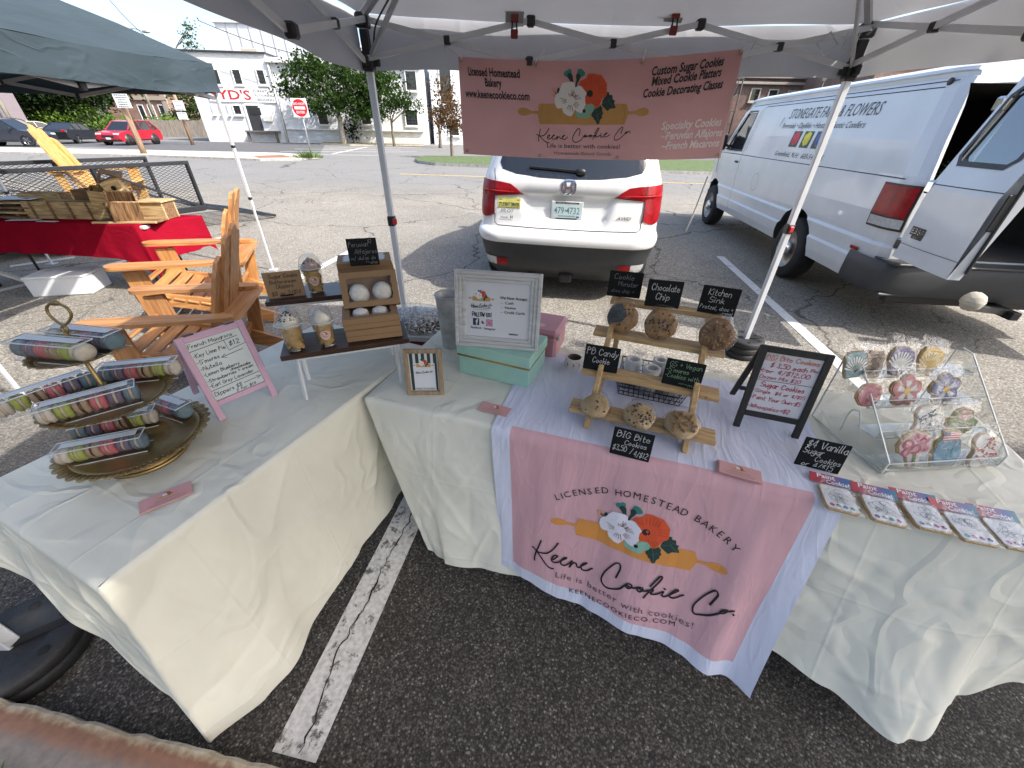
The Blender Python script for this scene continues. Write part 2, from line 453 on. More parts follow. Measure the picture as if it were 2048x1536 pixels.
 def build(s,name,fn,parent=None,world=False,lift=.0006,step=.0003,maxlen=None,label=None):
  """fn(u, v, h) -> point on the sheet raised by h along its normal"""
  bm=bmesh.new()
  for pts,mi,ly in s.polys:
   q=[]
   for p in pts:
    if not q or(abs(p[0]-q[-1][0])+abs(p[1]-q[-1][1]))>1e-7:q.append(p)
   if len(q)<3:continue
   a=sum(q[i][0]*q[(i+1)%len(q)][1]-q[(i+1)%len(q)][0]*q[i][1]for i in range(len(q)))
   if a<0:q=q[::-1]
   vs=[bm.verts.new((p[0],p[1],ly))for p in q]
   f=bm.faces.new(vs);f.material_index=mi
  bmesh.ops.triangulate(bm,faces=[f for f in bm.faces if len(f.verts)>4])
  if maxlen:
   for _ in range(6):
    ed=[e for e in bm.edges if e.calc_length()>maxlen]
    if not ed:break
    bmesh.ops.subdivide_edges(bm,edges=ed,cuts=1)
    bmesh.ops.triangulate(bm,faces=[f for f in bm.faces if len(f.verts)>4])
  Mi=root_m(parent).inverted()if(world and parent is not None)else None
  for q in bm.verts:
   p=Vector(fn(q.co.x,q.co.y,lift+step*q.co.z));q.co=Mi@p if Mi is not None else p
  me=bpy.data.meshes.new(name);bm.to_mesh(me);bm.free()
  for m in s.mats:me.materials.append(m)
  o=bpy.data.objects.new(name,me);COL.objects.link(o)
  if parent is not None:o.parent=parent
  if label:o['label']=label
  return o
def plane_fn(o,U,V):
 o=Vector(o);U=Vector(U).normalized();V=Vector(V).normalized();N=U.cross(V)
 return lambda u,v,h:o+U*u+V*v+N*h
 # ground, markings, kerbs
def ground_mat():
 m=bpy.data.materials.new("worn_asphalt");m.use_nodes=True;n=m.node_tree.nodes;l=m.node_tree.links;b=n["Principled BSDF"]
 tc=n.new("ShaderNodeTexCoord")
 def N(t,**k):
  q=n.new(t)
  for a,v in k.items():q.inputs[a].default_value=v
  return q
 def ramp(src,stops):
  r=n.new("ShaderNodeValToRGB");e=r.color_ramp.elements
  while len(e)<len(stops):e.new(.5)
  for i,(p,c)in enumerate(stops):e[i].position=p;e[i].color=(*c,1)if len(c)==3 else c
  l.new(src,r.inputs[0]);return r.outputs[0]
 def mix(a,bb,f,mode='MIX'):
  q=n.new("ShaderNodeMix");q.data_type='RGBA';q.blend_type=mode
  for s,v in((6,a),(7,bb)):
   if isinstance(v,tuple):q.inputs[s].default_value=(*v,1)
   else:l.new(v,q.inputs[s])
  if isinstance(f,float):q.inputs[0].default_value=f
  else:l.new(f,q.inputs[0])
  return q.outputs[2]
 co=tc.outputs['Object']
 vo=N("ShaderNodeTexVoronoi",Scale=150.0);l.new(co,vo.inputs[0])
 st=n.new("ShaderNodeSeparateColor");l.new(vo.outputs['Color'],st.inputs[0])
 stones=ramp(st.outputs[0],[(0,(.046,.041,.036)),(.5,(.086,.077,.066)),(.80,(.135,.122,.105)),(.95,(.20,.18,.155)),(1,(.33,.31,.28))])
 vd=n.new("ShaderNodeMapRange");vd.inputs[1].default_value=.25;vd.inputs[2].default_value=.75;vd.inputs[3].default_value=1.0;vd.inputs[4].default_value=.45
 l.new(vo.outputs['Distance'],vd.inputs[0])
 agg=mix(stones,vd.outputs[0],1.0,'MULTIPLY')
 v2=N("ShaderNodeTexVoronoi",Scale=95.0);l.new(co,v2.inputs[0]);s2=n.new("ShaderNodeSeparateColor");l.new(v2.outputs['Color'],s2.inputs[0])
 worn=ramp(s2.outputs[0],[(0,(.12,.108,.09)),(.5,(.215,.197,.168)),(.85,(.30,.28,.245)),(1,(.42,.40,.365))])
 n1=N("ShaderNodeTexNoise",Scale=.55,Detail=6.0);l.new(co,n1.inputs[0])
 sx=n.new("ShaderNodeSeparateXYZ");l.new(co,sx.inputs[0])
 yy=n.new("ShaderNodeMath");yy.operation='MULTIPLY_ADD';yy.inputs[1].default_value=.9;l.new(n1.outputs[0],yy.inputs[0]);l.new(sx.outputs[1],yy.inputs[2])
 mr=n.new("ShaderNodeMapRange");mr.inputs[1].default_value=1.5;mr.inputs[2].default_value=3.2;l.new(yy.outputs[0],mr.inputs[0])
 base=mix(agg,worn,mr.outputs[0])
 n2=N("ShaderNodeTexNoise",Scale=.35,Detail=8.0,Roughness=.65);l.new(co,n2.inputs[0])
 base=mix(base,ramp(n2.outputs[0],[(.3,(.72,.72,.72)),(.7,(1.12,1.11,1.09))]),1.0,'MULTIPLY')
 mr2=n.new("ShaderNodeMapRange");mr2.inputs[1].default_value=12;mr2.inputs[2].default_value=15;l.new(sx.outputs[1],mr2.inputs[0])
 n3=N("ShaderNodeTexNoise",Scale=14.0,Detail=6.0);l.new(co,n3.inputs[0])
 street=ramp(n3.outputs[0],[(.3,(.17,.166,.158)),(.7,(.25,.243,.23))])
 base=mix(base,mix(street,n2.outputs[0],.25,'MULTIPLY'),mr2.outputs[0])
 dn=N("ShaderNodeTexNoise",Scale=1.3,Detail=5.0);l.new(co,dn.inputs[0])
 av=n.new("ShaderNodeVectorMath");av.operation='MULTIPLY_ADD';av.inputs[1].default_value=(.9,.9,0);l.new(dn.outputs[1],av.inputs[0]);l.new(co,av.inputs[2])
 cv=N("ShaderNodeTexVoronoi",Scale=.30);cv.feature='DISTANCE_TO_EDGE';l.new(av.outputs[0],cv.inputs[0])
 ck=n.new("ShaderNodeMapRange");ck.inputs[1].default_value=.001;ck.inputs[2].default_value=.006;ck.inputs[3].default_value=.75;ck.inputs[4].default_value=0;l.new(cv.outputs['Distance'],ck.inputs[0])
 cv2=N("ShaderNodeTexVoronoi",Scale=1.25);cv2.feature='DISTANCE_TO_EDGE';l.new(av.outputs[0],cv2.inputs[0])
 ck2=n.new("ShaderNodeMapRange");ck2.inputs[1].default_value=.002;ck2.inputs[2].default_value=.010;ck2.inputs[3].default_value=.6;ck2.inputs[4].default_value=0;l.new(cv2.outputs['Distance'],ck2.inputs[0])
 msk=N("ShaderNodeTexNoise",Scale=.22,Detail=2.0);l.new(co,msk.inputs[0])
 mk=n.new("ShaderNodeMapRange");mk.inputs[1].default_value=.47;mk.inputs[2].default_value=.56;l.new(msk.outputs[0],mk.inputs[0])
 c2=n.new("ShaderNodeMath");c2.operation='MULTIPLY';l.new(ck2.outputs[0],c2.inputs[0]);l.new(mk.outputs[0],c2.inputs[1])
 cm=n.new("ShaderNodeMath");cm.operation='MAXIMUM';l.new(ck.outputs[0],cm.inputs[0]);l.new(c2.outputs[0],cm.inputs[1])
 yk=n.new("ShaderNodeMapRange");yk.inputs[1].default_value=2.2;yk.inputs[2].default_value=3.2;l.new(sx.outputs[1],yk.inputs[0])
 cz=n.new("ShaderNodeMath");cz.operation='MULTIPLY';l.new(cm.outputs[0],cz.inputs[0]);l.new(yk.outputs[0],cz.inputs[1])
 base=mix(base,(.022,.02,.018),cz.outputs[0])
 l.new(base,b.inputs['Base Color']);b.inputs['Roughness'].default_value=.88;b.inputs['Specular IOR Level'].default_value=.3
 bp=n.new("ShaderNodeBump");bp.inputs['Strength'].default_value=.55;bp.inputs['Distance'].default_value=.004
 l.new(vd.outputs[0],bp.inputs['Height']);l.new(bp.outputs[0],b.inputs['Normal'])
 return m
g=MB();g.add([(-300,-40,0),(300,-40,0),(300,400,0),(-300,400,0)],[(0,1,2,3)])
struct(g.build('ground',ground_mat()))
def paint_mat(name,c,lo,hi,sc=9.0,crack=True):
 m=bpy.data.materials.new(name);m.use_nodes=True;n=m.node_tree.nodes;l=m.node_tree.links;b=n["Principled BSDF"]
 tc=n.new("ShaderNodeTexCoord");nz=n.new("ShaderNodeTexNoise");nz.inputs['Scale'].default_value=sc;nz.inputs['Detail'].default_value=9;nz.inputs['Roughness'].default_value=.75
 l.new(tc.outputs['Object'],nz.inputs[0])
 mr=n.new("ShaderNodeMapRange");mr.inputs[1].default_value=lo;mr.inputs[2].default_value=hi;l.new(nz.outputs[0],mr.inputs[0])
 mx=n.new("ShaderNodeMix");mx.data_type='RGBA';mx.inputs[6].default_value=(.14,.125,.11,1);mx.inputs[7].default_value=(*c,1)
 l.new(mr.outputs[0],mx.inputs[0])
 n2=n.new("ShaderNodeTexNoise");n2.inputs['Scale'].default_value=60;n2.inputs['Detail'].default_value=4;l.new(tc.outputs['Object'],n2.inputs[0])
 m3=n.new("ShaderNodeMapRange");m3.inputs[1].default_value=.3;m3.inputs[2].default_value=.7;m3.inputs[3].default_value=.72;m3.inputs[4].default_value=1.1;l.new(n2.outputs[0],m3.inputs[0])
 m2=n.new("ShaderNodeMix");m2.data_type='RGBA';m2.blend_type='MULTIPLY';m2.inputs[0].default_value=1;l.new(mx.outputs[2],m2.inputs[6]);l.new(m3.outputs[0],m2.inputs[7])
 l.new(m2.outputs[2],b.inputs['Base Color']);b.inputs['Roughness'].default_value=.8
 bp=n.new("ShaderNodeBump");bp.inputs['Strength'].default_value=.5;bp.inputs['Distance'].default_value=.003;l.new(n2.outputs[0],bp.inputs['Height']);l.new(bp.outputs[0],b.inputs['Normal'])
 return m
M_STRIPE=paint_mat('worn_white_paint',(.62,.61,.58),.34,.43);M_STRIPE2=paint_mat('flaking_white_paint',(.64,.62,.58),.40,.46,17.0)
M_YELLOW=paint_mat('worn_yellow_paint',(.62,.42,.10),.34,.5)
def stripe(a,b,w,name='parking_stripe',m=None,z=.004,seg=1):
 a=Vector(a).to_2d();b=Vector(b).to_2d();d=(b-a).normalized();q=Vector((-d.y,d.x))*w/2
 k=MB();k.add([(*(a-q),z),(*(b-q),z),(*(b+q),z),(*(a+q),z)],[(0,1,2,3)])
 return struct(k.build(name,m or M_STRIPE))
def pl2(u,v):return px(u,v,z=0).to_2d()
sa=pl2(805,1060);sb=pl2(600,1490);dd=(sa-sb).normalized()
stripe(sb-dd*.03,sa+dd*2.1,.150,m=M_STRIPE2)
sa=pl2(1440,513);sb=pl2(1690,740);dd=(sa-sb).normalized();stripe(sb-dd*1.6,sa,.115)
sa=pl2(1990,598);sb=pl2(2048,622);dd=(sa-sb).normalized();stripe(sb-dd*2.0,sa+dd*4.2,.115)
sa=pl2(738,483);sb=pl2(655,527);dd=(sa-sb).normalized();stripe(sb-dd*1.2,sa,.115)
sa=pl2(300,510);sb=pl2(11,579);dd=(sa-sb).normalized();stripe(sb-dd*1.0,sa+dd*1.2,.115)
sa=pl2(150,515);sb=pl2(20,533);stripe(sb,sa,.115)
def crack(p0,d,L,seed,w=.006):
 rn=random.Random(seed);k=MB();q=Vector((-d.y,d.x));x=0;o=rn.uniform(-.02,.02);pts=[]
 while x<L:pts.append((p0+d*x+q*o,w*rn.uniform(.35,1.3)));x+=rn.uniform(.012,.03);o+=rn.uniform(-.010,.010);o*=.93
 for(a,wa),(b,wb)in zip(pts,pts[1:]):k.add([(*(a-q*wa/2),.0065),(*(b-q*wb/2),.0065),(*(b+q*wb/2),.0065),(*(a+q*wa/2),.0065)],[(0,1,2,3)])
 return struct(k.build('pavement_crack',mat('crack_dark',(.016,.014,.012),.95,var=0)))
cd0=(pl2(805,1060)-pl2(600,1490)).normalized();crack(pl2(600,1490)-cd0*.02,cd0,1.1,4)
sa=pl2(800,348);sb=pl2(1390,367);dd=(sb-sa).normalized();stripe(sa,sb+dd*22,.16,'centre_line',M_YELLOW)
for(x0,y0,x1,y1)in((590,298,800,300),(560,303,835,304),(600,309,770,311),(660,296,850,295),(665,308,735,294)):
 stripe(pl2(x0,y0),pl2(x1,y1),.22,'crosswalk_bar',M_STRIPE,z=.006 if x0!=665 else .010)
M_CONC=mat('pale_concrete',(.42,.39,.33),.9,var=.2,vs=3,bump=.2,bs=30)
M_GRAN=mat('granite_kerb',(.36,.34,.31),.85,var=.3,vs=9,bump=.5,bs=50)
M_GRASS=mat('grass_green',(.075,.108,.034),.95,var=.35,vs=5,bump=.6,bs=30)
M_DRYG=mat('dry_grass',(.22,.19,.08),.95,var=.35,vs=4,bump=.6,bs=30)
def slab(pts,h,m,name,m_side=None):
 k=MB();k.prism([tuple(p)for p in pts],0.0,h,0,None,1 if m_side else None)
 return struct(k.build(name,[m,m_side]if m_side else m))
isl=[pl2(-260,306),pl2(-20,307),pl2(300,314),pl2(520,322),pl2(600,321),pl2(640,316),pl2(560,309),pl2(310,304),pl2(0,298),pl2(-260,296)]
slab(isl,.10,M_CONC,'footpath',M_GRAN)
ri=[pl2(830,322),pl2(838,327),pl2(870,331),pl2(1010,337),pl2(1500,352),pl2(1700,345),pl2(1500,326),pl2(1000,317),pl2(850,316)]
slab(ri,.13,M_GRASS,'grass_island',M_GRAN)
slab([pl2(640,289),pl2(700,291.5),pl2(845,292),pl2(852,288),pl2(760,285),pl2(655,284.5)],.10,M_DRYG,'grass_verge',M_GRAN)
slab([pl2(520,320.5),pl2(590,319),pl2(565,314),pl2(505,316)],.106,mat('brick_red_paver',(.24,.11,.07),.9,var=.2,vs=20),'tactile_paving')
def patch(pts,m,name,z=.004):
 k=MB();k.add([(p[0],p[1],z)for p in pts],[tuple(range(len(pts)))]);return struct(k.build(name,m))
patch([pl2(640,307),pl2(330,300),pl2(120,292),pl2(-300,288),pl2(-300,276),pl2(430,284),pl2(650,290)],mat('newer_asphalt',(.085,.085,.088),.9,var=.2,vs=2),'driveway')
patch([pl2(1180,336),pl2(1700,352),pl2(2100,352),pl2(2100,290),pl2(1200,300)],mat('grey_lane',(.13,.135,.145),.85,var=.15,vs=1),'lane')
def kerb_near():
 m=bpy.data.materials.new('rusty_granite');m.use_nodes=True;n=m.node_tree.nodes;l=m.node_tree.links;b=n["Principled BSDF"]
 tc=n.new("ShaderNodeTexCoord");sp=n.new("ShaderNodeSeparateXYZ");l.new(tc.outputs['Object'],sp.inputs[0])
 nz=n.new("ShaderNodeTexNoise");nz.inputs['Scale'].default_value=45;nz.inputs['Detail'].default_value=10;l.new(tc.outputs['Object'],nz.inputs[0])
 ma=n.new("ShaderNodeMath");ma.operation='MULTIPLY_ADD';ma.inputs[1].default_value=.035;l.new(nz.outputs[0],ma.inputs[0]);l.new(sp.outputs[1],ma.inputs[2])
 cr=n.new("ShaderNodeValToRGB");e=cr.color_ramp.elements
 mr=n.new("ShaderNodeMapRange");mr.inputs[1].default_value=-.14;mr.inputs[2].default_value=.06;l.new(ma.outputs[0],mr.inputs[0])
 st=[(0,(.30,.27,.23)),(.40,(.34,.28,.23)),(.54,(.36,.19,.12)),(.66,(.34,.17,.10)),(.74,(.48,.38,.24)),(.88,(.62,.59,.52)),(1,(.45,.42,.37))]
 while len(e)<len(st):e.new(.5)
 for i,(p,c)in enumerate(st):e[i].position=p;e[i].color=(*c,1)
 l.new(mr.outputs[0],cr.inputs[0])
 mx=n.new("ShaderNodeMix");mx.data_type='RGBA';mx.blend_type='MULTIPLY';mx.inputs[0].default_value=.6;l.new(cr.outputs[0],mx.inputs[6]);l.new(nz.outputs[0],mx.inputs[7])
 l.new(mx.outputs[2],b.inputs['Base Color']);b.inputs['Roughness'].default_value=.9
 bp=n.new("ShaderNodeBump");bp.inputs['Strength'].default_value=.5;bp.inputs['Distance'].default_value=.006;l.new(nz.outputs[0],bp.inputs['Height']);l.new(bp.outputs[0],b.inputs['Normal'])
 a=px(-60,1383,z=.09);c=px(600,1552,z=.09);d=(c-a);L=d.length;rz=math.atan2(d.y,d.x)
 k=MB();rn=random.Random(3)
 off=[(rn.random()-.5)*.011 for _ in range(60)]
 def f(u,v):
  x=u*(L+1.4)-.5;i=min(int(u*58),57)
  w=off[i]*(1-(u*58-i))+off[i+1]*(u*58-i)
  prof=[(.008,0.0),(.006,.06),(.002,.090),(-.006,.096),(-.05,.098),(-.145,.099),(-.15,.0)]
  t=v*6;j=min(int(t),5);q=t-j;y=prof[j][0]*(1-q)+prof[j+1][0]*q;z=prof[j][1]*(1-q)+prof[j+1][1]*q
  return(x,y+w*(1 if v<.6 else .2),z+w*.1*(v>.1))
 k.grid(f,116,18,0,False,flip=True)
 o=k.build('kerb',m);o.location=(a.x,a.y,0);o.rotation_euler=(0,0,rz);struct(o)
 T=Matrix.LocRotScale(o.location,o.rotation_euler,None)
 v=MB();v.add([(-.6,-1.2,.085),(L+1.2,-1.2,.085),(L+1.2,-.152,.085),(-.6,-.152,.085)],[(0,1,2,3)],0,False,T)
 struct(v.build('verge',mat('verge_soil',(.16,.13,.09),.95,var=.4,vs=20,bump=.6,bs=60)))
 bl=MB()
 for i in range(420):
  x=rn.uniform(-.3,L*.55);y=-.155-rn.random()**2*.25;hh=rn.uniform(.02,.06);a2=rn.uniform(0,6.28);w=.003
  dx,dy=math.cos(a2),math.sin(a2);le=rn.uniform(.01,.04)
  bl.add([(x-dy*w,y+dx*w,.085),(x+dy*w,y-dx*w,.085),(x+dx*le*.6,y+dy*le*.6,.085+hh*.8),(x+dx*le*1.5,y+dy*le*1.5,.085+hh)],[(0,1,2),(0,2,3)],0,True,T)
 o=bl.build('grass_blades',mat('blade_green',(.09,.20,.03),.8,var=.3,vs=30));tag(o,'green grass blades growing along the granite kerb','grass',kind='stuff')
kerb_near()
# trees
M_BARK=mat('bark',(.14,.11,.085),.95,var=.3,vs=12,bump=.6,bs=25)
def leafmat(name,c,transl=.35):
 if name in _mats:return _mats[name]
 m=bpy.data.materials.new(name);m.use_nodes=True;n=m.node_tree.nodes;l=m.node_tree.links;n.remove(n["Principled BSDF"])
 gi=n.new("ShaderNodeTexCoord");nz=n.new("ShaderNodeTexNoise");nz.inputs['Scale'].default_value=1.6;nz.inputs['Detail'].default_value=4;l.new(gi.outputs['Object'],nz.inputs[0])
 cr=n.new("ShaderNodeValToRGB");cr.color_ramp.elements[0].position=.3;cr.color_ramp.elements[1].position=.7
 cr.color_ramp.elements[0].color=(c[0]*.55,c[1]*.6,c[2]*.6,1);cr.color_ramp.elements[1].color=(c[0]*1.45,c[1]*1.35,c[2]*1.3,1);l.new(nz.outputs[0],cr.inputs[0])
 d=n.new("ShaderNodeBsdfDiffuse");t=n.new("ShaderNodeBsdfTranslucent");l.new(cr.outputs[0],d.inputs[0]);l.new(cr.outputs[0],t.inputs[0])
 mx=n.new("ShaderNodeMixShader");mx.inputs[0].default_value=transl;l.new(d.outputs[0],mx.inputs[1]);l.new(t.outputs[0],mx.inputs[2]);l.new(mx.outputs[0],n["Material Output"].inputs[0])
 _mats[name]=m;return m
def crown(lobes,nleaf,size,seed,mb=None):
 """leaves scattered in clumps through a set of ellipsoid lobes (centre, radii)"""
 rn=random.Random(seed);mb=mb or MB();tot=sum(r[0]*r[1]*r[2]for c,r in lobes)**1.0
 for c,r in lobes:
  k=max(30,int(nleaf*(r[0]*r[1]*r[2])/tot));ncl=max(6,k//14)
  for _ in range(ncl):
   while True:
    q=Vector((rn.uniform(-1,1),rn.uniform(-1,1),rn.uniform(-1,1)))
    if .35<q.length<1.0:break
   q=q*(.82+.3*rn.random());cc=Vector(c)+Vector((q.x*r[0],q.y*r[1],q.z*r[2]));cr=size*rn.uniform(1.2,2.6)
   for _ in range(14):
    p=cc+Vector((rn.gauss(0,1),rn.gauss(0,1),rn.gauss(0,.7)))*cr*.6
    n=Vector((rn.gauss(0,1),rn.gauss(0,1),rn.gauss(.5,1))).normalized();a=n.orthogonal().normalized();a=(Matrix.Rotation(rn.uniform(0,6.28),3,n)@a);b=n.cross(a);s=size*rn.uniform(.5,1.1)
    mb.add([p-a*s*.5,p+b*s*.32,p+a*s*.6,p-b*s*.32],[(0,1,2,3)],0,False)
 return mb
def tree(name,label,cat,base,trunk_h,trunk_r,lobes,nleaf,size,lm,seed,group=None,lean=(0,0),bark=None):
 t=thing(name,label,cat,base,0,group);rn=random.Random(seed)
 tk=MB();top=Vector((lean[0],lean[1],trunk_h))
 tk.tube(smooth_path([(0,0,-.05),(rn.uniform(-.05,.05),rn.uniform(-.05,.05),trunk_h*.4),tuple(top)],4),[trunk_r*(1.25-.6*i/8)for i in range(9)],9)
 for c,r in lobes:
  c=Vector(c);mid=top.lerp(c,.5)+Vector((rn.uniform(-.2,.2),rn.uniform(-.2,.2),0))*r[0]
  tk.tube(smooth_path([top-Vector((0,0,trunk_h*.15)),mid,c],4),[trunk_r*.55*(1-.09*i)for i in range(9)],6)
  for _ in range(3):
   e=c+Vector((rn.uniform(-.7,.7)*r[0],rn.uniform(-.7,.7)*r[1],rn.uniform(-.2,.8)*r[2]))
   tk.tube([mid.lerp(c,.4),mid.lerp(e,.6),e],[trunk_r*.25,trunk_r*.16,trunk_r*.05],5)
 tk.build('trunk',bark or M_BARK,t)
 crown(lobes,nleaf,size,seed).build('crown',lm,t)
 return t
def at(u,v,Y):return px(u,v,y=Y)
def base_at(u,Y):
 p=px(u,285,y=Y);return Vector((p.x,Y,0))
def lobes_px(base,Y,spec,depth=.8):
 """spec: (pixel u, pixel v, pixel half width, pixel half height) of each clump at distance Y"""
 out=[]
 for(u,v,ru,rv)in spec:
  c=px(u,v,y=Y);e=px(u+ru,v,y=Y);f=px(u,v-rv,y=Y)
  r=(e-c).length;h=abs(f.z-c.z);out.append(((c.x-base.x,random.uniform(-.4,.4)*r,c.z),(r,r*depth,h)))
 return out
L_MAPLE=leafmat('maple_leaf',(.034,.066,.017));L_DARK=leafmat('dark_leaf',(.020,.036,.014),.2);L_BUSH=leafmat('bush_leaf',(.11,.19,.035));L_RED=leafmat('russet_leaf',(.115,.070,.036));L_MID=leafmat('mid_leaf',(.04,.08,.022))
G_ST='trees in front of the white building'
b0=base_at(688,44.5);tree('maple_tree','largest leafy green maple in front of the white building','tree',b0,3.6,.24,lobes_px(b0,44.5,[(610,150,45,32),(590,180,34,22),(655,140,55,38),(640,200,50,30),(700,180,48,42),(700,215,42,26),(745,165,30,34),(600,120,22,20)]),6400,.34,L_MAPLE,11,G_ST,bark=mat('pale_bark',(.30,.27,.23),.9,var=.2,vs=10,bump=.4,bs=25))
b0=base_at(758,45.5);tree('maple_tree','green maple standing behind the white tent leg by the white building','tree',b0,3.2,.2,lobes_px(b0,45.5,[(745,175,35,38),(770,165,30,30),(745,215,35,25)]),2800,.32,L_MID,12,G_ST)
b0=base_at(788,43.5);tree('maple_tree','small young green tree just right of the white tent leg','tree',b0,2.2,.12,lobes_px(b0,43.5,[(795,195,26,20),(778,215,18,16),(815,212,25,16)]),1300,.26,L_MAPLE,13,G_ST)
b0=base_at(708,46.3);crown(lobes_px(b0,46.3,[(708,250,14,26),(700,265,10,12)]),420,.26,14);t_=thing('shrub','dark leafy shrub beside the maple trunk at the white wall','shrub',b0);crown([(((0,0,1.2)),(.75,.6,1.2))],420,.24,14).build('foliage',L_DARK,t_);s_=MB();s_.tube([(0,0,0),(.05,0,.8),(0,.05,1.6)],[.05,.04,.02],6);s_.build('stem',M_BARK,t_)
b0=base_at(880,42.0);tree('plum_tree','taller russet leaved street tree partly behind the pink banner','tree',b0,2.2,.14,lobes_px(b0,42.0,[(885,180,22,35),(868,225,20,18),(900,215,20,25)]),900,.24,L_RED,15,'russet street trees')
b0=px(905,317,z=0);tree('plum_tree','small russet leaved tree on the grass island beside the banner edge','tree',b0,1.9,.09,lobes_px(b0,b0.y,[(895,250,28,18),(880,222,22,22),(910,235,22,28),(900,205,14,16)]),1300,.17,L_RED,16,'russet street trees')
b0=base_at(130,58);tree('broad_tree','big dark shade tree behind the parked cars on the left','tree',b0,5,.4,lobes_px(b0,58,[(80,190,60,40),(165,195,70,36),(140,165,90,40),(55,220,40,30),(205,180,45,28),(110,228,60,26)],.4),8500,.5,L_DARK,17)
for i,(u,v,ru,rv,Y,lb)in enumerate(((205,220,42,34,57,'tall bright green bush behind the parked black sedan'),(140,238,45,22,56,'low green bush behind the pale yellow car'),(255,245,36,20,56.5,'green bush left of the red brick building behind the red car'),(340,245,26,16,60,'green bush along the grey wooden fence'))):
 b0=base_at(u,Y);tb=thing('bush',lb,'bush',b0,0,'bushes behind the parked cars');c=px(u,v,y=Y);e=px(u+ru,v,y=Y);hh=abs(px(u,v-rv,y=Y).z-c.z);r=(e-c).length
 crown([((0,0,c.z*.75),(r,r*.6,hh)),((r*.5,0,c.z*.45),(r*.6,r*.5,hh*.6)),((-r*.5,0,c.z*.4),(r*.6,r*.5,hh*.6))],1500,.38,30+i).build('foliage',L_BUSH,tb)
 s_=MB();s_.tube([(0,0,0),(.1,0,1.0),(0,.1,c.z)],[.09,.06,.02],6);s_.build('stem',M_BARK,tb)
b0=base_at(372,66);tree('maple_tree','green tree between the brick building and the white building','tree',b0,3,.25,lobes_px(b0,66,[(372,200,26,34),(360,235,24,22),(390,225,24,30)]),1700,.42,L_MID,18)
b0=base_at(385,80);tree('sapling','thin sparse treetop rising above the flat roof of the white building','tree',b0,9,.16,lobes_px(b0,80,[(383,88,14,10),(376,70,9,10),(381,52,5,10)]),190,.4,L_MID,19)
# buildings
def painted_brick(name,c,mortar,sc=1.0,bw=.42,bh=.13,var=.12,rough=.85):
 if name in _mats:return _mats[name]
 m=bpy.data.materials.new(name);m.use_nodes=True;n=m.node_tree.nodes;l=m.node_tree.links;b=n["Principled BSDF"]
 tc=n.new("ShaderNodeTexCoord");sp=n.new("ShaderNodeSeparateXYZ");l.new(tc.outputs['Object'],sp.inputs[0])
 ad=n.new("ShaderNodeMath");l.new(sp.outputs[0],ad.inputs[0]);l.new(sp.outputs[1],ad.inputs[1])
 cb=n.new("ShaderNodeCombineXYZ");l.new(ad.outputs[0],cb.inputs[0]);l.new(sp.outputs[2],cb.inputs[1])
 br=n.new("ShaderNodeTexBrick");br.inputs['Scale'].default_value=sc;br.inputs['Brick Width'].default_value=bw;br.inputs['Row Height'].default_value=bh;br.inputs['Mortar Size'].default_value=.012
 br.inputs['Color1'].default_value=(*c,1);br.inputs['Color2'].default_value=(*[x*(1-var*1.5)for x in c],1);br.inputs['Mortar'].default_value=(*mortar,1)
 l.new(cb.outputs[0],br.inputs[0])
 nz=n.new("ShaderNodeTexNoise");nz.inputs['Scale'].default_value=.8;nz.inputs['Detail'].default_value=7;l.new(tc.outputs['Object'],nz.inputs[0])
 mr=n.new("ShaderNodeMapRange");mr.inputs[1].default_value=.3;mr.inputs[2].default_value=.7;mr.inputs[3].default_value=1-var;mr.inputs[4].default_value=1+var*.6;l.new(nz.outputs[0],mr.inputs[0])
 mx=n.new("ShaderNodeMix");mx.data_type='RGBA';mx.blend_type='MULTIPLY';mx.inputs[0].default_value=1;l.new(br.outputs[0],mx.inputs[6]);l.new(mr.outputs[0],mx.inputs[7])
 l.new(mx.outputs[2],b.inputs['Base Color']);b.inputs['Roughness'].default_value=rough
 bp=n.new("ShaderNodeBump");bp.inputs['Strength'].default_value=.5;bp.inputs['Distance'].default_value=.02;l.new(br.outputs['Fac'],bp.inputs['Height']);bp.invert=True;l.new(bp.outputs[0],b.inputs['Normal'])
 _mats[name]=m;return m
M_WBRICK=painted_brick('white_painted_block',(.72,.73,.74),(.60,.61,.62))
M_RBRICK=painted_brick('red_brick',(.26,.115,.075),(.30,.25,.21),bw=.22,bh=.075,var=.25)
M_RBRICK2=painted_brick('weathered_brick',(.21,.10,.075),(.24,.2,.17),bw=.22,bh=.075,var=.3)
M_WIN=mat('dark_window_glass',(.02,.024,.028),.06,var=.3,vs=.8,spec=.8)
M_WTRIM=mat('white_trim',(.70,.70,.69),.6,var=.08)
M_DTRIM=mat('dark_trim',(.03,.03,.032),.6,var=.2)
M_WMET=mat('white_metal_cladding',(.66,.68,.70),.5,var=.06)
M_BLK=mat('black_plastic',(.014,.014,.015),.45,var=.2,vs=20)
